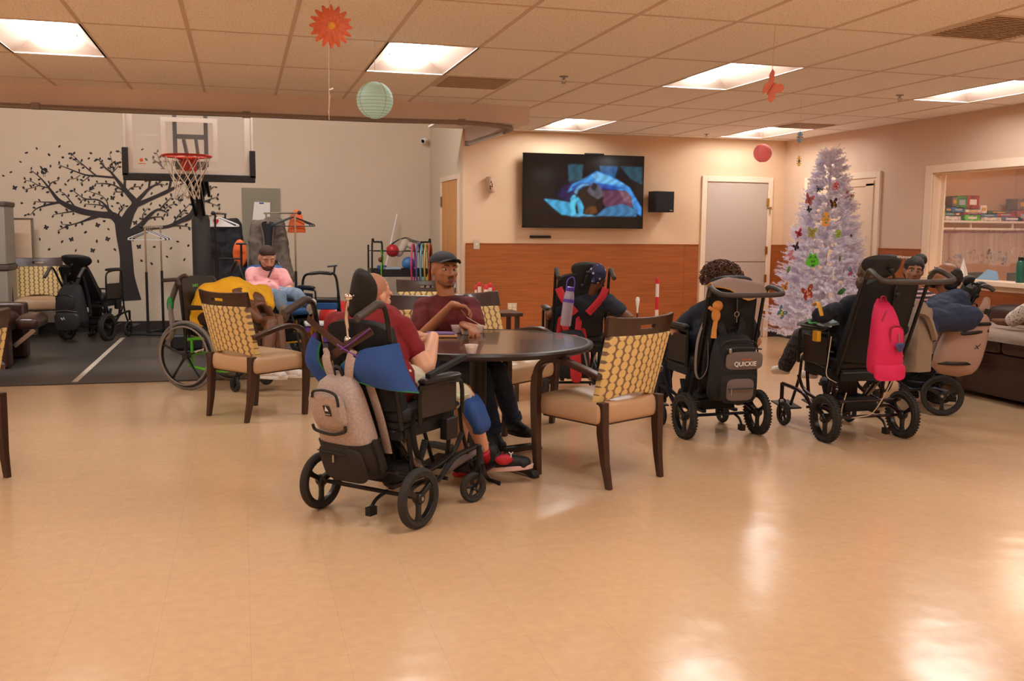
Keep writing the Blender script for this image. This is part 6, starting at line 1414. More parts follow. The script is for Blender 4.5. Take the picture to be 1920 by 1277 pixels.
# recliner cut off at the left
mat('leather_brown', (58, 34, 26), .3, bump=.12, bscale=40, var=.2, vscale=6, coat=.1)
a = at_y(22, 690, 10.2)
t = thing('recliner', 'dark brown leather recliner with raised footrest at the left edge', 'recliner', (a.x-.5, 10.6, 0)); OFF = t.location.copy(); x0 = a.x
MB().box((x0-.5, 11.1, .3), (.96, .2, .58)).build('side', 'leather_brown', t, bevel=.03); MB().box((x0-.5, 10.3, .3), (.96, .2, .58)).build('side', 'leather_brown', t, bevel=.03)
q = MB(); cushion(q, (x0-.5, 10.7, .42), (.9, .62, .2), .06, .04); q.build('seat', 'leather_brown', t, sub=1)
q = MB(); cushion(q, (x0-.95, 10.7, .75), (.25, .8, .8), .08, .04); q.build('backrest', 'leather_brown', t, sub=1)
f0 = at_y(72, 600, 10.7); q = MB(); cushion(q, ((x0+f0.x)/2+.02, 10.7, .42), (f0.x-x0+.06, .6, .12), .04, .03); q.build('footrest', 'leather_brown', t, sub=1)
MB().bar((x0-.02, 10.45, .2), (x0+.17, 10.45, .36), .03, .04).bar((x0+.12, 10.45, .32), (x0+.0, 10.45, .22), .02, .02).build('footrest_link', 'steel', t)
q = MB()
for y in (10.3, 11.1):
    for x in (x0-.9, x0-.1): q.box((x, y, .008), (.08, .08, .016))
q.build('feet', 'black', t); done()
# coat racks and clothes
def hanger(name, label, c, rz, m, w=.42, group='clothes hangers'):
    t = thing(name, label, 'clothes hanger', c, rz, group)
    # hook centre at origin, body below
    MB().tube([(0, .018*cos(a), .018*sin(a)) for a in np.linspace(-.5, 3.4, 10)]+[(0, -.018, -.02), (0, 0, -.045)], .003, 6).build('hook', 'chrome', t)
    MB().tube(spline([(0, 0, -.045), (0, -w/2+.02, -.125), (0, -w/2, -.14), (0, -w/2+.03, -.155), (0, w/2-.03, -.155), (0, w/2, -.14), (0, w/2-.02, -.125), (0, 0, -.045)], 4), .0065, 6).build('body', m, t)
    return t
def rack(name, label, p0, p1, z0, z1, black_to=.95, m='chrome'):
    p0, p1 = Vector(p0), Vector(p1); d_ = (p1-p0).normalized(); s = Vector((-d_.y, d_.x, 0)); t = thing(name, label, 'coat rack', p0); global OFF; OFF = p0.copy()
    for p, z in ((p0, z0), (p1, z1)):
        MB().tube([p+ZR*.05, p+ZR*black_to], .017, 10).build('lower_post', 'black', t); MB().tube([p+ZR*black_to, p+ZR*z], .012, 10).build('upper_post', m, t)
        MB().tube([p-s*.24+ZR*.03, p+s*.24+ZR*.03], .015, 8).build('foot_bar', 'black', t)
    MB().tube([p0-d_*.08+ZR*z0, p1+d_*.05+ZR*z1], .012, 10).build('hanging_rail', m, t); MB().ell(p0-d_*.1+ZR*z0, .025).build('end_cap', 'black', t)
    MB().tube([p0+ZR*.06, p1+ZR*.06], .013, 8).build('base_rail', 'black', t); OFF = Vector((0, 0, 0)); return t
za = at_y(272, 425, 12.95).z
r0, r1 = at_y(274, 500, 12.95), at_y(303, 500, 13.35)
rack('coat_rack', 'black and chrome coat rack with empty hangers in front of the mural', (r0.x, 12.95, 0), (r1.x, 13.35, 0), za, za, .82)
for k in range(5):
    c = Vector((r0.x, 12.95, za-.01)).lerp(Vector((r1.x, 13.35, za-.01)), .06+.11*k)
    hanger('clothes_hanger', '%s empty hanger on the rack in front of the mural' % ('frontmost pale', 'second', 'middle', 'fourth', 'rearmost')[k], c, rad(-86)+.08*(k-2), 'white' if k % 2 == 0 else 'black')
zb_ = at_y(405, 400, 12.3).z; q0, q1 = at_y(405, 480, 12.3), at_y(424, 480, 12.9)
rack('coat_rack', 'black coat rack with white hangers beside the padded pole', (q0.x, 12.3, 0), (q1.x, 12.9, 0), zb_, zb_, .9, 'frame_black')
for k, lb in enumerate(('front white hanger with a red heart beside the padded pole', 'rear white hanger beside the padded pole')):
    h_ = hanger('clothes_hanger', lb, (q0.x+.03+.02*k, 12.34+.08*k, zb_), rad(-84), 'white', .44)
    if k == 0:
        MB().poly([(-.002, y, z) for y, z in ((-.2, -.15), (.2, -.15), (.02, -.06), (-.02, -.06))], (.002, 0, 0)).build('card', 'white_paper', h_, smooth=False)
        hb = MB(); hp = [(.045*(sin(a)**3), .0045*(13*cos(a)-5*cos(2*a)-2*cos(3*a)-cos(4*a))*.6) for a in np.linspace(0, 2*pi, 24, endpoint=False)]
        hb.poly([(.0005, -.02+y*.7, -.1+z) for y, z in hp], (.003, 0, 0)); o = hb.build('red_heart', 'red_cap', h_, smooth=False)
        hb = MB(); hb.poly([(-.005, .02-y*.7, -.1+z) for y, z in hp], (.003, 0, 0)); hb.build('red_heart', 'red_cap', h_, smooth=False)
        text('hanger_text', 'WE', .05, 'black', h_, (-.004, -.055+.11, -.1), (0, -1, 0), (0, 0, 1), .0004); text('hanger_text', 'CUSTOMERS', .034, 'black', h_, (-.004, -.01, -.135), (0, -1, 0), (0, 0, 1), .0004)
fr0 = at_y(405, 485, 12.2); fr1 = at_y(452, 457, 12.2)
t = thing('clothes_valet', 'low black clothes stand with a crossbar in front of the black coat', 'stand', (fr1.x, 12.2, 0)); OFF = t.location.copy()
MB().tube([(fr1.x, 12.2, .03), (fr1.x, 12.2, fr1.z)], .013).build('post', 'frame_black', t); MB().tube([(fr0.x+.02, 12.2, fr0.z), (fr1.x, 12.2, fr0.z)], .01).build('crossbar', 'frame_black', t)
MB().tube([(fr0.x+.02, 12.2, .03), (fr0.x+.02, 12.2, fr0.z+.05)], .012).build('post', 'frame_black', t); MB().tube([(fr0.x-.1, 12.2, .02), (fr1.x+.15, 12.2, .02)], .014).tube([(fr1.x, 12.0, .02), (fr1.x, 12.4, .02)], .014).build('base', 'frame_black', t)
MB().tube([(fr1.x-.06, 12.2, fr1.z), (fr1.x+.06, 12.2, fr1.z)], .012).build('top_bar', 'frame_black', t); done()
def coat(label, pts, m, name='coat', depth=.11, lining=None):
    c = pts['top']; t = thing(name, label, 'coat', c); global OFF; OFF = c.copy()
    L_, R_ = pts['shL'], pts['shR']; prm = [('c', L_, depth*.8, R_, depth*.8)]
    for k in np.linspace(0, 1, 5):
        a_ = pts['shL'].lerp(pts['shR'], k); b2 = pts['hemL'].lerp(pts['hemR'], k); prm.append(('c', a_, depth*.7, b2, depth*.85))
    prm += [('c', L_, depth*.75, pts['slL'], depth*.55), ('c', R_, depth*.75, pts['slR'], depth*.55), ('c', (L_+R_)/2+ZR*.05, depth*.6, (L_+R_)/2, depth*.9)]
    blob('shell', prm, m, t, .012, 3, .05, .12)
    if lining:
        n_ = TOCAM*.0+Vector((0, -depth*1.05, 0)); a_ = (L_+R_)/2; MB().sheet([[a_+n_+Vector((-.07, 0, .04)), a_+n_*1.1+Vector((0, 0, .02)), a_+n_+Vector((.06, 0, .04))], [a_+n_+Vector((-.04, 0, -.2)), a_+n_*1.1+Vector((0, 0, -.2)), a_+n_+Vector((.04, 0, -.2))], [a_+n_+Vector((-.03, 0, -.55)), a_+n_*1.1+Vector((.01, 0, -.55)), a_+n_+Vector((.05, 0, -.55))]], .01).build('lining', lining, t)
        for s in (-1, 1): MB().tube(spline([a_+n_*.8+Vector((.0+s*.02, 0, .06)), a_+n_*1.05+Vector((s*.09, 0, .02)), a_+n_*1.1+Vector((s*.06, 0, -.12)), a_+n_*1.1+Vector((s*.045, 0, -.5))], 5), .018, 8, flat=.5).build('lapel', m, t)
    OFF = Vector((0, 0, 0)); return t
mat('black_coat', (30, 29, 33), .8, bump=.2, bscale=30); mat('grey_coat', (110, 98, 88), .9, bump=.25, bscale=90, var=.12, vscale=20)
yy = 12.75
coat('black coat hanging behind the white hangers', dict(top=at_y(425, 415, yy), shL=at_y(398, 425, yy), shR=at_y(440, 422, yy), hemL=at_y(396, 530, yy), hemR=at_y(455, 535, yy), slL=at_y(398, 520, yy-.02), slR=at_y(458, 505, yy)), 'black_coat')
yy = 12.5
coat('grey hooded coat hanging behind the person in pink', dict(top=at_y(500, 405, yy), shL=at_y(482, 425, yy), shR=at_y(522, 422, yy), hemL=at_y(478, 535, yy), hemR=at_y(525, 535, yy), slL=at_y(474, 520, yy-.02), slR=at_y(543, 522, yy-.05)), 'grey_coat', lining='black_coat')
zc2 = at_y(553, 400, 12.5).z; s0 = at_y(500, 400, 12.5); s1 = at_y(553, 400, 12.15)
rack('coat_rack', 'chrome topped coat rack carrying the grey coat and black hangers', (s1.x, 12.15, 0), (s0.x, 12.75, 0), zc2, zc2, .86)
for k in range(3): hanger('clothes_hanger', '%s black hanger on the chrome topped rack' % ('front', 'middle', 'rear')[k], (s1.x-.02*k, 12.2+.07*k, zc2-.005), rad(-95+6*k), 'black', .46)
mat('orange_plastic', (232, 102, 44), .5)
p = at_y(556, 415, 12.32); t = thing('safety_cone_vest', 'orange cloth piece hanging at the chrome topped rack', 'cloth', p); MB().lathe([(.02, .14), (.06, .1), (.10, -.05), (.11, -.13), (.1, -.14), (.05, .08)], 16).build('cloth', 'orange_plastic', t, disp=.01); t.scale = (1, .3, 1); t.name = 'orange_cloth'
p = at_y(450, 475, 12.3); t = thing('orange_cushion', 'orange oval cushion behind the low black stand', 'cushion', p); MB().ell((0, 0, 0), (.085, .03, .17)).build('cover', 'orange_plastic', t)
# rollator
d = 11.0
t = thing('rollator', 'black folding rollator walker beside the person in pink', 'walker', at_z(600, 640, 0)); OFF = t.location.copy(); fb_ = MB()
pl = [cm(566, 600, d), cm(567, 545, d), cm(570, 520, d), cm(582, 513, d-.05), cm(612, 511, d-.1), cm(628, 516, d-.1), cm(634, 545, d-.1), cm(640, 610, d-.1)]
fb_.tube(spline(pl, 5), .014, 8); a_ = at_z(570, 640, .09); b2 = at_z(648, 650, .09)
for p_, q_ in ((pl[0], (pl[0].x-.05, pl[0].y-.1, .09)), (pl[-1], (pl[-1].x+.05, pl[-1].y-.1, .09)), (pl[1], (pl[1].x+.02, pl[1].y+.35, .09)), (pl[-2], (pl[-2].x+.02, pl[-2].y+.35, .09))): fb_.tube([p_, q_], .012, 8)
fb_.build('frame', 'frame_black', t)
for q_ in ((pl[0].x-.05, pl[0].y-.1), (pl[-1].x+.05, pl[-1].y-.1), (pl[1].x+.02, pl[1].y+.35), (pl[-2].x+.02, pl[-2].y+.35)): wheel(t, 'wheel', (q_[0], q_[1], .09), .09, .028, spokes=5)
MB().tube([pl[3], cm(600, 511, d-.08), cm(622, 513, d-.1)], .021, 10).build('handle_grip', 'grip', t); MB().tube([cm(626, 515, d-.1), cm(628, 498, d-.1)], .012).tube([cm(614, 500, d-.12), cm(632, 498, d-.08)], .017, 8, flat=.6).build('brake_handle', 'black', t)
MB().box(cm(602, 562, d), (.40, .3, .04), (0, 0, -.2)).build('seat', 'black', t, bevel=.01); MB().box(cm(604, 572, d), (.36, .28, .08), (0, 0, -.2)).build('blue_basket', 'blue_part', t, bevel=.01); done()
mat('red_vinyl', (200, 44, 44), .35)
p = at_z(633, 640, .25); tag(MB().ell((0, 0, 0), .24, None, 28, 17).build('exercise_ball', 'red_vinyl', None), 'large red exercise ball on the gym floor behind the rollator', 'ball').location = (at_y(633, 600, 12.4).x, 12.4, .245)
p = at_y(600, 620, 11.9); tag(MB().box((0, 0, 0), (.34, .3, .2)).build('toy_box', 'purple', None, bevel=.01), 'purple toy box low under the rollator', 'box').location = (p.x, 11.95, .11)
tag(MB().box((0, 0, 0), (.36, .32, .04)).build('box_lid', 'white', None, bevel=.01), 'white lid on the purple toy box', 'lid').location = (p.x, 11.95, .232)
# ball cart with balls, hoops and box
YC = 12.7; X = lambda px, py, y=YC: at_y(px, py, y); cx0, cx1 = X(698, 500).x, X(807, 500).x; zt_ = X(705, 454).z; zs_ = X(750, 512).z
t = thing('ball_cart', 'black wire and tube equipment cart against the gym corner', 'cart', ((cx0+cx1)/2, YC+.2, 0)); OFF = t.location.copy()
for x0_, s in ((cx0, 1), (cx1, -1)):
    MB().tube(spline([(x0_, YC, .08), (x0_, YC, zt_-.04), (x0_+s*.03, YC, zt_), (x0_+s*.10, YC, zt_), (x0_+s*.13, YC, zt_-.04), (x0_+s*.13, YC, zs_-.1)], 4), .012, 8).build('end_loop', 'black', t)
    MB().tube([(x0_, YC+.4, .08), (x0_, YC+.4, zt_-.04)], .012).build('rear_post', 'black', t)
    for y in (YC, YC+.4): wheel(t, 'caster_wheel', (x0_, y, .05), .05, .025, spokes=5)
for z, h_ in ((zs_, .10), (.45, .08), (.2, .08)): MB().box(((cx0+cx1)/2, YC, z), (cx1-cx0, .012, h_)).box(((cx0+cx1)/2, YC+.4, z), (cx1-cx0, .012, h_)).box((cx0, YC+.2, z), (.012, .4, h_)).box((cx1, YC+.2, z), (.012, .4, h_)).box(((cx0+cx1)/2, YC+.2, z-.04), (cx1-cx0, .4, .01)).build('shelf_tray', 'black', t)
MB().tube([(cx0, YC, X(700, 471).z), (cx1, YC, X(700, 471).z)], .005).tube([(cx0, YC+.4, X(700, 471).z), (cx1, YC+.4, X(700, 471).z)], .005).build('guard_wire', 'black', t); done()
zf = zs_-.035
def ball(label, px, py, r, m, y=YC+.15): 
    p_ = X(px, py, y); return tag(MB().ell((0, 0, 0), r, None, 22, 13).build('ball', m, None), label, 'ball', 'balls on the equipment cart')
def setp(o, v): o.location = v; return o
mat('ball_red', (190, 34, 44), .4); mat('ball_blue', (66, 120, 180), .4); mat('ball_brown', (120, 60, 36), .6); mat('foam_white', (206, 196, 180), .8, bump=.2, bscale=40)
setp(ball('red ball on top of the equipment cart', 0, 0, .085, 'ball_red'), X(736, 470, YC+.15)); setp(ball('blue ball on the cart shelf beside the hoops', 0, 0, .09, 'ball_blue'), X(766, 494, YC+.12)); setp(ball('small brown ball at the left of the cart shelf', 0, 0, .035, 'ball_brown'), X(714, 487, YC+.05))
t = thing('foam_roll', 'pale foam rolls under a net on top of the equipment cart', 'foam roll', X(765, 465, YC+.2)); OFF = t.location.copy()
blob('foam', [('c', X(748, 475, YC+.2), .05, X(760, 455, YC+.22), .055), ('c', X(770, 460, YC+.2), .045, X(792, 470, YC+.22), .05)], 'foam_white', t, .01, 3)
nb = MB(); P_ = [X(x_, y_, YC+.1) for x_, y_ in ((732, 462), (745, 452), (760, 445), (775, 450), (790, 454), (800, 462))]
for k in range(7): nb.tube(spline([p_+Vector((0, .06*k, -.004*k)) for p_ in P_], 3), .002, 4)
for p_ in spline(P_, 3): nb.tube([p_, p_+Vector((0, .36, -.03))], .002, 4)
nb.build('net', 'black', t); done()
t = tag(MB().box((0, 0, 0), (.26, .2, .10), (0, 0, .1), taper=.8).build('storage_box', 'pale_blue', None, bevel=.01), 'pale storage box on the middle shelf of the equipment cart', 'box'); t.location = (X(738, 495).x, YC+.16, zf+.055)
t = tag(MB().box((0, 0, 0), (.12, .1, .12)).build('storage_box', 'blue_part', None, bevel=.01), 'small blue box behind the red ball on the cart', 'box'); t.location = (X(722, 470).x, YC+.3, zf+.065)
for k, (c_, px1) in enumerate((((206, 50, 120), 770), ((90, 90, 160), 779), ((110, 180, 200), 786), ((200, 170, 70), 793), ((170, 60, 40), 800))):
    mat('hoop%d' % k, c_, .35); p_ = X(px1, 490, YC-.04)
    o = tag(MB().tube([(.05*cos(a), .14*cos(a), .27*sin(a)) for a in np.linspace(0, 2*pi, 40, endpoint=False)], .011, 8, closed=True).build('toy_hoop', 'hoop%d' % k, None), '%s hoop leaning at the right end of the cart' % ('pink', 'violet', 'pale blue', 'yellow', 'rust red')[k], 'hoop', 'toy hoops'); o.location = (p_.x+.03, YC-.06-.02*k, p_.z-.04)
o = tag(MB().tube(spline([X(714, 468), X(718, 485), X(715, 505), X(717, 530)], 5), .012, 8).build('jump_rope', 'green_part', None), 'bright green rope hanging at the left of the cart', 'rope')
a_, b2 = X(731, 458, 13.2), X(745, 401, 13.5); tag(MB().tube([Vector((a_.x-.25, 13.2, .01)), b2], .012, 8).build('white_stick', 'white', None), 'long white stick leaning on the gym wall above the cart', 'stick')

# ---------------------------------------------------------------- sofa with person at the right edge
sy0, sy1, sx0, sx1 = 4.6, 7.55, 6.02, XR-.04
t = thing('sofa', 'dark brown leather sofa along the right wall', 'sofa', (sx0+.4, 6.1, 0)); OFF = t.location.copy()
MB().box(((sx0+sx1)/2, (sy0+sy1)/2, .22), (sx1-sx0, sy1-sy0, .36)).build('base', 'leather_brown', t, bevel=.02)
for k in range(3):
    y = sy0+(k+.5)*(sy1-sy0)/3; q = MB(); cushion(q, (sx0+.36, y, .46), (.76, (sy1-sy0)/3-.01, .14), .03, .02); q.build('seat_cushion', 'leather_brown', t, sub=1)
q = MB(); cushion(q, (sx1-.12, (sy0+sy1)/2, .58), (.2, sy1-sy0-.1, .36), .04, .02); q.build('back_cushion', 'leather_brown', t, sub=1)
MB().tube([(sx0-.002, sy1-.3, .3), (sx0-.002, sy0, .3)], .003, 4).build('seam', 'strap_brown', t)
for x in (sx0+.06, sx1-.06):
    for y in (sy0+.06, sy1-.06): MB().box((x, y, .02), (.06, .06, .04)).build('foot', 'black', t)
done()
drape('sofa_blanket', 'grey ribbed blanket spread over the seat of the leather sofa', 'blanket', [[(6.0, 7.5, .5), (6.0, 6.6, .5), (6.0, 5.4, .5)], [(6.05, 7.5, .57), (6.05, 6.6, .57), (6.05, 5.4, .57)], [(6.35, 7.5, .575), (6.35, 6.6, .575), (6.35, 5.4, .575)], [(6.6, 7.5, .58), (6.6, 6.6, .58), (6.6, 5.4, .58)]], 'blanket_grey' if mat('blanket_grey', (150, 130, 118), .9, bump=.5, bscale=40, stretch=(6, 1, 1)) else 0, .02)
m = mat('print_blouse', (214, 202, 190), .85, bump=.1); nt, b = pnode('print_blouse'); vo = nt.nodes.new('ShaderNodeTexVoronoi'); vo.inputs['Scale'].default_value = 60; nt.links.new(nt.nodes['Texture Coordinate'].outputs['Object'], vo.inputs[0])
rp = nt.nodes.new('ShaderNodeValToRGB'); rp.color_ramp.elements[0].position = .28; rp.color_ramp.elements[0].color = (.06, .05, .05, 1); rp.color_ramp.elements[1].position = .36; rp.color_ramp.elements[1].color = (*lin((214, 202, 190)), 1); nt.links.new(vo.outputs['Distance'], rp.inputs[0]); nt.links.new(rp.outputs[0], b.inputs['Base Color'])
hd = Vector((6.42, 5.12, .78)); hq = basis(Vector((-.3, .1, .95)), Vector((.05, -1, .15)))
J = dict(head=hd, neck=Vector((6.42, 5.36, .72)), shL=Vector((6.24, 5.46, .72)), shR=Vector((6.6, 5.46, .72)), elL=Vector((6.12, 5.76, .68)), wrL=Vector((6.3, 5.95, .80)), elR=Vector((6.7, 5.76, .68)), wrR=Vector((6.5, 5.95, .80)), pel=Vector((6.42, 5.88, .69)), knL=Vector((6.22, 6.38, .84)), knR=Vector((6.5, 6.42, .82)), anL=Vector((6.22, 6.72, .65)), anR=Vector((6.42, 6.74, .65)))
t, Q, body = person('person in speckled clothes lying barefoot on the leather sofa at the right edge', (6.42, 5.9, 0), J, 'skin_brown', 'print_blouse', 'print_blouse', .01, hands=((RT, -ZR, 1, .6), (-RT, -ZR, 1, .6)), sleeve=.95, headq=hq, leg=1.15, pant_len=.92)
for s_ in 'LR': blob('bare_foot', [('c', J['an'+s_], .036, J['an'+s_]+Vector((0, .12, -.01)), .026), ('c', J['an'+s_]+Vector((0, .1, -.005)), .028, J['an'+s_]+Vector((0, .17, .0)), .018)], 'skin_brown', t, .008, 2)
face(body, hd, hq, closed=True); blob('hair', [('e', hd+hq @ Vector((0, -.04, .02)), (.09, .09, .09), hq)], 'hair_dark', t, .01, 1); done()

# ---------------------------------------------------------------- white tree with ornaments
tb = at_z(1533, 652, 0); TX, TY = at_y(1540, 600, 9.45).x, 9.45
ztop = at_y(1559, 281, 9.45); lean = (ztop.x-TX); TH_ = ztop.z
mat('tinsel_white', (242, 238, 250), .6); mat('tinsel_core', (205, 196, 204), .7)
t = thing('christmas_tree', 'tall white artificial christmas tree covered in paper ornaments', 'christmas tree', (TX, TY, 0)); rr = random.Random(11)
MB().tube([(0, 0, .1), (lean, 0, TH_-.05)], [.03, .008], 10).build('trunk', 'tinsel_core', t)
for k in range(4): MB().tube([(0, 0, .14), (.28*cos(k*pi/2+.5), .28*sin(k*pi/2+.5), .012)], .012, 8).build('stand_leg', 'frame_black', t)
nv, nf = [], []
def needles(p, d_, L_, n, nl):
    u1, w1 = frame_of(d_)
    for k in range(n):
        q = p+d_*(L_*k/n); a = rr.uniform(0, 2*pi); e_ = (u1*cos(a)+w1*sin(a)); tip = q+(e_+d_*.7).normalized()*nl*rr.uniform(.7, 1.2); s_ = d_.cross(e_).normalized()*.0034
        i0 = len(nv); nv.extend((q+s_, q-s_, tip)); nf.append((i0, i0+1, i0+2))
def rad_at(z): k = (z-.28)/(TH_-.28); return .62*(1-k)**.92+.03
z = .28; lay = 0
twigs = MB()
while z < TH_-.05:
    k = (z-.28)/(TH_-.28); rmax = rad_at(z); n = int(12+26*(1-k)); axis = Vector((lean*z/TH_, 0, z))
    for j in range(n):
        a = 2*pi*(j+rr.random()*.7)/n+lay*.7; ln = rmax*rr.uniform(.82, 1.08); up_ = rr.uniform(-.05, .25)
        d_ = Vector((cos(a), sin(a), up_)).normalized(); p = axis+Vector((0, 0, rr.uniform(-.03, .03)))
        for sb in range(int(3+ln*9)):
            f_ = 1-.075*sb
            if f_ < .15: break
            q = p+d_*(ln*f_*.86); sd = (d_+Vector((rr.uniform(-.8, .8), rr.uniform(-.8, .8), rr.uniform(-.3, .6)))).normalized()
            if sb == 0: sd = (d_+ZR*.25).normalized()
            L_ = rr.uniform(.07, .13)
            needles(q, sd, L_, 40, .030); nv_ = q+sd*L_
    z += .062+.02*(1-k); lay += 1
needles(Vector((lean, 0, TH_-.14)), ZR, .15, 120, .028)
for k in range(5): a = k*1.3; needles(Vector((lean, 0, TH_-.1)), Vector((cos(a), sin(a), .9)).normalized(), .09, 40, .026)
me = bpy.data.meshes.new('foliage'); me.from_pydata([tuple(v) for v in nv], [], nf); me.materials.append(M['tinsel_white']); o = bpy.data.objects.new('foliage', me); COL.objects.link(o); o.parent = t
def outline(kind):
    if kind == 'butterfly': return [(0, .3), (.2, .55), (.6, .9), (.95, .85), (.9, .4), (.55, .1), (.75, -.2), (.65, -.65), (.35, -.75), (.08, -.3), (0, -.55)]
    if kind == 'dragonfly': return [(0, .5), (.1, .35), (.9, .5), (.95, .25), (.15, .15), (.8, -.05), (.8, -.25), (.1, -.05), (.06, -.9), (0, -1)]
    if kind == 'flower': return [(.0, 1), (.2, .65), (.55, .8), (.6, .45), (.95, .3), (.7, 0), (.95, -.35), (.55, -.45), (.5, -.85), (.18, -.65), (0, -1)]
    if kind == 'chick': return [(0, 1), (.45, .85), (.62, .5), (.62, .1), (.95, -.05), (.6, -.3), (.75, -.75), (.4, -1), (0, -.9)]
    if kind == 'frog': return [(0, .55), (.25, .8), (.5, .75), (.55, .4), (.85, .2), (1, -.3), (.75, -.5), (.5, -.45), (.3, -.7), (0, -.6)]
    if kind == 'leaf': return [(0, 1), (.3, .6), (.42, .1), (.3, -.5), (0, -1)]
def ornament(kind, label, px, py, s, c1, c2, roll=0, cat='ornament', name=None, loc=None, tm=None, spots=3, squash=1):
    global OFF
    if loc is None:
        # on the tree's front surface
        zz = at_y(px, py, TY-.3).z; dy = max(.03, rad_at(zz)*.9); p = at_y(px, py, TY); off = min(abs(p.x-TX-lean*zz/TH_)/max(rad_at(zz), .05), .95); dy = rad_at(zz)*(1-off*off)**.5*.98+.07
        p = at_y(px, py, TY-dy)
    else: p = Vector(loc)
    key1, key2 = 'orn%d_%d_%d' % c1, 'orn%d_%d_%d' % c2
    for kk, cc in ((key1, c1), (key2, c2)):
        if kk not in M: mat(kk, cc, .6)
    h = outline(kind); pts = h+[(-x, y) for x, y in h[::-1] if x != 0]
    t = thing(name or ('paper_'+kind), label, cat, p, 0, None if loc is not None else 'paper ornaments on the white tree'); t.rotation_euler = (0, roll, .25)
    MB().poly([(x*s*squash, .002-.25*abs(x)*s*(.5 if kind in ('butterfly', 'dragonfly') else 0), y*s) for x, y in pts], (0, .003, 0)).build('shape', key1, t, smooth=False)
    g = MB(); n = 0
    if kind in ('butterfly', 'dragonfly'): g.tube([(0, -.004, s*.45), (0, -.004, -s*.5)], s*.07, 6)
    g.ell((0, -.004, 0), (s*.12, .003, s*.12)) if kind == 'flower' else None
    for sx in (-1, 1):
        for k in range(spots): a = .5+k*.9; g.ell((sx*s*.42*squash*cos(a*.8)*(1.1 if kind != 'frog' else .9), -.004-.07*s*(kind == 'butterfly'), s*.55*sin(1.3-a)), (s*.12*squash, .003, s*.12))
    g.build('markings', key2, t)
    return t
for a in (('dragonfly', 'blue and black dragonfly ornament near the top left of the tree', 1534, 355, .045, (110, 130, 150), (30, 30, 36), .5),
          ('flower', 'pink and red flower ornament near the top of the tree', 1568, 349, .047, (232, 120, 130), (180, 20, 40), 0), ('butterfly', 'large plain pink butterfly ornament at the upper left of the tree', 1517, 375, .06, (196, 110, 110), (150, 80, 80), .3),
          ('butterfly', 'red and green butterfly ornament at the upper right edge of the tree', 1591, 371, .06, (176, 70, 50), (90, 120, 50), .4), ('butterfly', 'black and gold butterfly ornament below the pink flower', 1563, 382, .05, (40, 30, 24), (190, 130, 50), -.2),
          ('butterfly', 'small dark butterfly ornament at the left below the plain pink one', 1517, 393, .03, (40, 34, 36), (90, 80, 90), .6), ('butterfly', 'pale orange butterfly ornament at the right edge of the tree', 1600, 391, .04, (210, 150, 100), (230, 180, 90), .2),
          ('chick', 'large yellow chick ornament in the middle of the tree', 1549, 411, .065, (240, 170, 70), (90, 150, 130), 0), ('butterfly', 'green and yellow butterfly ornament left of the middle', 1522, 437, .06, (150, 170, 80), (200, 110, 50), .1),
          ('flower', 'lime green bug ornament right of the middle of the tree', 1572, 438, .045, (130, 190, 50), (220, 130, 40), 0), ('butterfly', 'red butterfly ornament at the left edge of the tree', 1498, 438, .045, (200, 60, 70), (60, 20, 24), -.4),
          ('butterfly', 'black butterfly ornament low at the left edge', 1493, 463, .04, (36, 30, 34), (80, 70, 80), -.5), ('butterfly', 'brown butterfly ornament at the right edge beside the door', 1598, 447, .04, (96, 66, 46), (30, 24, 20), .3),
          ('butterfly', 'pale pink butterfly ornament at the far left of the tree', 1483, 480, .05, (206, 130, 140), (230, 170, 170), 1.2), ('frog', 'bright green frog ornament below the middle of the tree', 1524, 489, .085, (90, 190, 40), (40, 120, 30), 0),
          ('leaf', 'small green leaf ornament right of the frog', 1575, 485, .03, (110, 130, 60), (70, 90, 40), 0), ('dragonfly', 'blue dragonfly ornament at the right near the wheelchair', 1595, 512, .055, (70, 130, 190), (200, 50, 60), 1.0),
          ('leaf', 'green leaf ornament at the left edge below the pale butterfly', 1479, 506, .04, (110, 150, 70), (80, 110, 50), .5), ('butterfly', 'orange butterfly ornament low at the left edge', 1472, 538, .045, (220, 150, 70), (120, 70, 40), -.3),
          ('butterfly', 'large rust red butterfly ornament low in the middle of the tree', 1514, 550, .075, (150, 60, 40), (230, 150, 130), -.3), ('leaf', 'large green leaf ornament low at the right', 1578, 547, .06, (60, 110, 60), (40, 80, 40), 1.2),
          ('butterfly', 'multicoloured butterfly ornament lowest at the left of the tree', 1465, 587, .06, (80, 130, 150), (230, 200, 40), .7)):
    ornament(*a[:4], a[4]*1.2, *a[5:])

# ---------------------------------------------------------------- hanging decorations
def ribbon(t, p0, p1, w=.004, m='ribbon'): MB().tube([p0, p1], w, 6, flat=.4).build('ribbon', m, t)
mat('ribbon', (230, 196, 178), .6)
YF = 4.6; fc = at_y(621, 49, YF)
t = thing('hanging_flower', 'large orange paper flower hanging on a ribbon from the ceiling', 'flower', fc); OFF = fc.copy(); mat('petal', (206, 98, 60), .6, var=.15, vscale=60, stretch=(1, 1, 1)); mat('flower_heart', (228, 160, 60), .8, bump=.5, bscale=200)
for ring_, (n, ro, L_) in enumerate(((16, .0, .085), (12, -.006, .068))):
    for k in range(n):
        a = 2*pi*k/n+ring_*.2; g = []
        for i in range(6):
            rr_ = .012+L_*i/5; wd = .013*sin(pi*(.12+.8*i/5))+.001; g.append([fc+Vector((cos(a)*rr_-sin(a)*s*wd, ro-.012*(i/5)*(1-i/5)*2-.003*(1-abs(s))+.012*(i/5)**2, sin(a)*rr_+cos(a)*s*wd)) for s in (-1, -.5, 0, .5, 1)])
        MB().sheet(g, .002).build('petal', 'petal', t)
MB().ell(fc+Vector((0, -.008, 0)), (.019, .008, .019)).build('flower_centre', 'flower_heart', t)
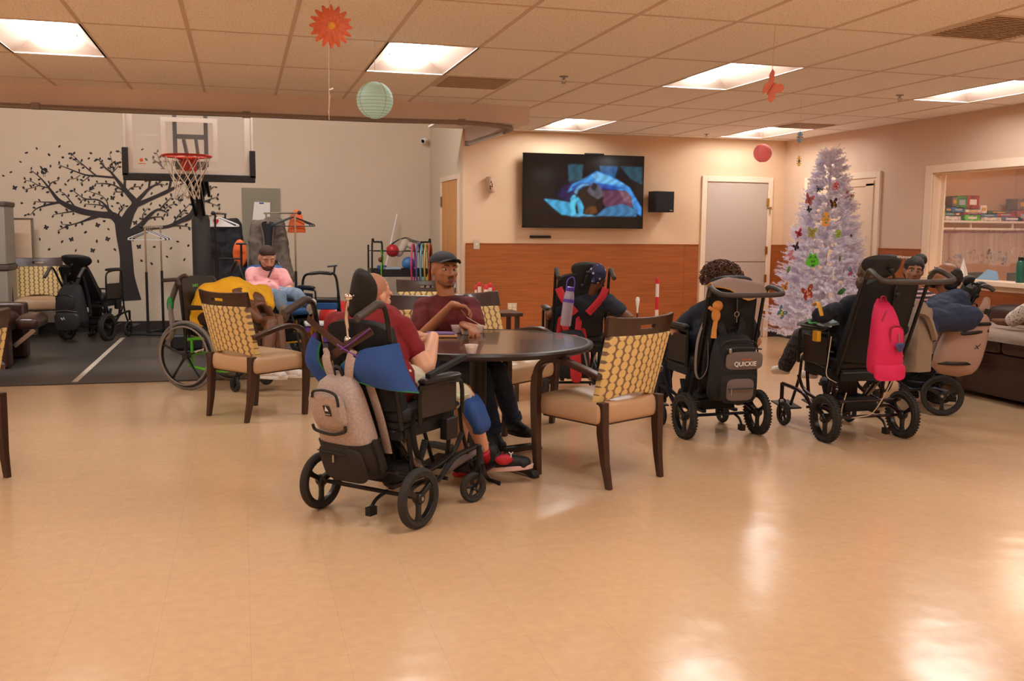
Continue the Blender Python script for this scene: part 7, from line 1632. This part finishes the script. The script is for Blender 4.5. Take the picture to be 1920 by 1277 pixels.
ribbon(t, fc+Vector((-.006, -.002, .07)), Vector((fc.x-.006, fc.y, CZ))); lo = at_y(617, 225, YF); ribbon(t, fc+Vector((-.012, .002, -.08)), lo); ribbon(t, at_y(619, 178, YF), at_y(616, 212, YF), .006)
MB().box(at_y(621, 167, YF), (.02, .004, .006), (0, -.4, 0)).build('clip', 'white', t); done()
def lantern(label, px, py, y, r, c):
    key = 'paper%d' % c[0]; mat(key, c, .8, bump=.0); m_ = M[key]; bb = m_.node_tree.nodes['Principled BSDF']; bb.inputs['Subsurface Weight'].default_value = .0; bb.inputs['Transmission Weight'].default_value = 0
    key2 = 'rib%d' % c[0]; mat(key2, tuple(int(v*.72) for v in c), .8)
    # thin paper lets light through
    nt = m_.node_tree; tr = nt.nodes.new('ShaderNodeBsdfTranslucent'); tr.inputs[0].default_value = (*lin(c), 1); ms = nt.nodes.new('ShaderNodeMixShader'); ms.inputs[0].default_value = .5
    nt.links.new(bb.outputs[0], ms.inputs[1]); nt.links.new(tr.outputs[0], ms.inputs[2]); nt.links.new(ms.outputs[0], nt.nodes['Material Output'].inputs[0])
    p = at_y(px, py, y); t = thing('paper_lantern', label, 'lantern', p); prof = []
    n = 44
    for i in range(n+1):
        a = -pi/2+.2+(pi-.4)*i/n; k = 1+(.008 if i % 2 else -.004); prof.append((r*cos(a)*k, r*sin(a)))
    pb = MB(); u0 = [[Vector((q_*cos(2*pi*j/40), q_*sin(2*pi*j/40), z_)) for j in range(40)] for q_, z_ in prof]; pb.rings(u0, cap=False).build('paper_shade', key, t, ang=80)
    w_ = MB()
    for i in range(3, n-2, 3): a = -pi/2+.2+(pi-.4)*i/n; w_.tube([(r*cos(a)*1.004*cos(b_), r*cos(a)*1.004*sin(b_), r*sin(a)+.004*sin(b_)) for b_ in np.linspace(0, 2*pi, 36, endpoint=False)], .0013, 4, closed=True)
    for k in range(4): b_ = k*pi/2+.5; w_.tube([(r*1.006*cos(a)*cos(b_), r*1.006*cos(a)*sin(b_), r*1.006*sin(a)) for a in np.linspace(-1.3, 1.3, 16)], .0016, 4)
    w_.build('wire_rib', key2, t); MB().tube([(0, 0, r*.95), (0, 0, CZ-p.z)], .0015, 4).build('thread', 'ribbon', t); return t
lantern('pale teal paper lantern hanging near the header', 703, 188, 6.3, .115, (226, 252, 248)); lantern('dusty pink paper lantern hanging in the far corner', 1430, 287, 10.2, .105, (236, 160, 158))
p = at_y(1446, 166, 5.2); t = ornament('butterfly', 'plain pink paper butterfly hanging from the ceiling on a thread', 0, 0, .088, (226, 128, 108), (214, 116, 98), .5, 'butterfly', 'hanging_butterfly', p, spots=0); t.rotation_euler = (.2, .6, .5)
q = MB().tube([p+Vector((0, 0, .04)), Vector((p.x+.01, p.y, CZ))], .002, 5).build('thread', 'ribbon', None, off=p); q.name = 'thread'; q.parent = t; q.matrix_parent_inverse = Euler((.2, .6, .5)).to_matrix().to_4x4().inverted()
p = at_y(1500, 257, 7.9); t = thing('hanging_blue_flower', 'small grey blue foil flower hanging from the ceiling near the tree', 'flower', p); mat('foil_blue', (120, 140, 160), .35, metal=.5)
for k in range(12): a = 2*pi*k/12; MB().ell((.5*.045*cos(a)*.6, 0, .5*.065*sin(a)), (.008, .003, .022), Matrix.Rotation(-(a-pi/2), 3, 'Y')).build('petal', 'foil_blue', t)
MB().ell((0, -.006, 0), .008).build('flower_centre', 'flower_heart', t); MB().tube([(0, 0, .03), (0, 0, CZ-p.z)], .002, 5).build('thread', 'ribbon', t)
p = at_y(1498, 302, 7.9); t = thing('hanging_sunflower', 'tiny yellow paper sunflower hanging below the blue foil flower', 'flower', p); mat('sun_yellow', (214, 170, 50), .6)
for k in range(12): a = 2*pi*k/12; MB().ell((.012*cos(a), 0, .034*sin(a)), (.005, .003, .016), Matrix.Rotation(-(a-pi/2), 3, 'Y')).build('petal', 'sun_yellow', t)
MB().ell((0, -.004, 0), (.007, .004, .016)).build('flower_centre', 'strap_brown', t); MB().tube([(0, 0, .03), (.003, 0, .17)], .0015, 5).build('thread', 'ribbon', t)

# ---------------------------------------------------------------- store room contents
SS = SY1-.42; zsh = at_y(1830, 414, SS).z; shx0 = XR+.14; shx1 = XS-.02
t = thing('store_shelf', 'long white shelf across the store room seen through the window', 'shelf', ((shx0+shx1)/2, SY1-.2, zsh)); w = shx1-shx0
MB().box((0, 0, -.012), (w, .42, .025)).build('board', 'white', t, bevel=.002)
for k in range(4): MB().box((-w/2+.3+k*(w-.6)/3, -.15, -.06), (.02, .02, .09)).box((-w/2+.3+k*(w-.6)/3, .05, -.03), (.02, .3, .02)).build('bracket', 'white', t)
MB().tube([(-w/2, -.16, -.10), (w/2, -.16, -.10)], .016, 10).build('hanging_rail', 'white', t)
boxes = [(1752, 1762, 385, 413, (180, 60, 50), 'red and white game box at the far left of the shelf'), (1762, 1774, 384, 412, (196, 200, 50), 'tall lime and pink box near the left of the shelf'), (1774, 1792, 399, 404, (70, 160, 150), 'teal flat box, upper of two near the left'), (1773, 1804, 405, 412, (226, 214, 200), 'white flat puzzle box near the left'),
    (1774, 1788, 388, 398, (36, 76, 130), 'dark blue box above the teal flat box'), (1788, 1811, 388, 398, (60, 120, 180), 'blue box right of the dark blue one'), (1792, 1803, 399, 404, (150, 60, 60), 'small maroon box on the white puzzle box'), (1788, 1797, 369, 387, (120, 110, 96), 'narrow grey box left of the black and green one'),
    (1797, 1816, 367, 392, (60, 140, 60), 'tall black and green box in the middle of the stack'), (1816, 1838, 366, 392, (150, 40, 30), 'tall red and yellow patterned box on the stack'), (1812, 1842, 393, 399, (230, 220, 214), 'white flat box under the red patterned box'), (1810, 1842, 399, 402, (210, 50, 100), 'thin pink box lying on the green box'),
    (1811, 1840, 403, 412, (90, 190, 60), 'bright green box on the shelf'), (1841, 1853, 385, 400, (232, 226, 214), 'white card standing right of the patterned box'), (1841, 1872, 401, 407, (60, 120, 160), 'blue flat box right of the green box'), (1841, 1880, 407, 412, (226, 212, 190), 'white flat box under the blue flat box'),
    (1855, 1896, 395, 401, (70, 90, 50), 'dark green flat box at the right of the shelf'), (1872, 1905, 400, 406, (190, 60, 80), 'red flat box near the right of the shelf'), (1880, 1920, 406, 412, (110, 110, 160), 'violet and white box near the right of the shelf'), (1911, 1935, 372, 394, (120, 100, 90), 'framed grey box at the right edge of the shelf'), (1910, 1940, 395, 412, (170, 70, 60), 'red box below the framed grey box')]
for k, (xa, xb_, ya, yb, c, lb) in enumerate(boxes):
    y_ = SS+.02; a_, b2 = at_y(xa, ya, y_), at_y(xb_, yb, y_); key = 'box%d' % k; mat(key, c, .5, var=.35 if k % 3 else .7, vscale=18 if k % 2 else 35)
    zlo = max(b2.z, zsh+.001)
    if yb >= 411: zlo = zsh+.001
    o = thing('game_box', lb, 'box', ((a_.x+b2.x)/2, y_+.12, zlo), 0, 'game boxes on the store shelf'); h_ = a_.z-zlo
    MB().box((0, 0, h_/2), (b2.x-a_.x-.004, .2, h_-.002)).build('box_body', key, o, bevel=.002); MB().box((0, -.1015, h_*.5), ((b2.x-a_.x)*.55, .002, h_*.4)).build('front_print', ('white_paper', 'yellow_part', 'pale_blue')[k % 3], o, smooth=False)
mat('zip_plastic', (222, 210, 206), .2, alpha=.32); mat('zip_edge', (120, 60, 120), .5)
names = ('first', 'second', 'third', 'fourth', 'fifth', 'sixth', 'seventh', 'eighth', 'ninth', 'tenth', 'eleventh', 'twelfth', 'thirteenth', 'fourteenth')
rr = random.Random(5); ppx = 1754
for k in range(14):
    wpx = rr.uniform(10, 15); a_ = at_y(ppx, 436, SY1-.36); b2 = at_y(ppx+wpx+2, 436, SY1-.36); w = b2.x-a_.x; hgt = at_y(ppx, 436, SY1-.36).z-at_y(ppx, 494+rr.uniform(-4, 6), SY1-.36).z
    o = thing('hanging_bag', 'clear zip bag of small toys hanging on the store rail, %s from the left' % names[k], 'bag', ((a_.x+b2.x)/2, SY1-.36+rr.uniform(-.03, .03), a_.z), 0, 'clear bags on the store rail')
    g = [[(x*w/2*(1+.1*i/5), .012*sin(3*x+k)+.015*sin(i*1.1), -hgt*i/5) for x in (-1, -.5, 0, .5, 1)] for i in range(6)]
    MB().sheet(g, .02).build('bag_film', 'zip_plastic', o)
    MB().box((0, 0, .0), (w, .014, .012)).build('zip_edge', 'zip_edge', o); MB().tube([(0, 0, 0), (.0, 0, .03), (-.015, 0, .045), (0, 0, .062), (.015, 0, .05)], .002, 5).build('hook', 'black', o)
    q = MB()
    for j in range(7): q.ell((rr.uniform(-.4, .4)*w, rr.uniform(-.008, .008), -hgt*rr.uniform(.55, .95)), (rr.uniform(.012, .024), .01, rr.uniform(.012, .03)))
    q.build('contents', ('grip', 'pale_blue', 'steel', 'blue_part', 'foam_white', 'strap_grey', 'bag_taupe')[k % 7], o)
    ppx += wpx
# black chair backs, blue sheet, white card, bottle on the sill
for (xa, xb_, lb) in ((1800, 1868, 'black chair inside the store room, left one'), (1894, 1950, 'black chair inside the store room, right one')):
    a_, b2 = at_x(xa, 520, 7.9), at_y(xb_, 520, 8.6); y_ = 8.9; a_, b2 = at_y(xa, 510, y_), at_y(xb_, 508, y_); w = b2.x-a_.x
    o = thing('office_chair', lb, 'chair', ((a_.x+b2.x)/2, y_, 0), 0, 'black chairs in the store room')
    g = [[(x*w/2, .04*x*x, a_.z-.14*i-.01*x*x) for x in (-1, -.6, 0, .6, 1)] for i in range(3)]; MB().sheet(g, .03).build('backrest', 'black', o, bevel=.005); MB().box((0, -.25, .46), (w*.9, .45, .06)).build('seat', 'black', o, bevel=.02)
    for sx in (-1, 1):
        MB().tube([(sx*w*.4, .02, 0), (sx*w*.42, .03, a_.z-.1)], .014).build('leg', 'frame_black', o); MB().tube([(sx*w*.4, -.42, 0), (sx*w*.4, -.42, .44)], .014).build('leg', 'frame_black', o)
SZ = WZ0+.009
mat('sheet_blue', (120, 170, 210), .6)
p = at_x(1850, 522, XR+.1); o = tag(MB().poly([(0, .14, 0), (0, -.15, 0), (0, -.12, .085), (0, .0, .10)], (.012, 0, 0)).build('blue_folder', 'sheet_blue', None, smooth=False), 'pale blue folder standing on the window sill', 'folder'); o.location = (XR+.1, p.y, SZ)
p = at_x(1806, 520, XR+.1); t = thing('folded_card', 'white folded card standing on the sill above the reclining person', 'card', (XR+.09, p.y, SZ)); MB().poly([(-.03, .03, 0), (-.03, -.05, 0), (0, -.0, .2)], (.004, 0, 0)).poly([(.03, .03, 0), (.03, -.05, 0), (0, -.0, .2)], (.004, 0, 0)).build('card_sheet', 'white_paper', t, smooth=False)
mat('bottle_green', (24, 92, 76), .3); p = at_x(1917, 533, XR+.03); t = thing('drinking_bottle', 'green bottle with black cap on the window sill at the right edge', 'bottle', (XR+.0, p.y, SZ))
MB().lathe([(0, 0), (.036, 0), (.038, .01), (.038, .18), (.03, .2), (.024, .205)], 24).build('bottle_body', 'bottle_green', t); MB().lathe([(.026, .2), (.028, .205), (.028, .235), (.012, .24), (0, .24)], 20).build('cap', 'black', t)
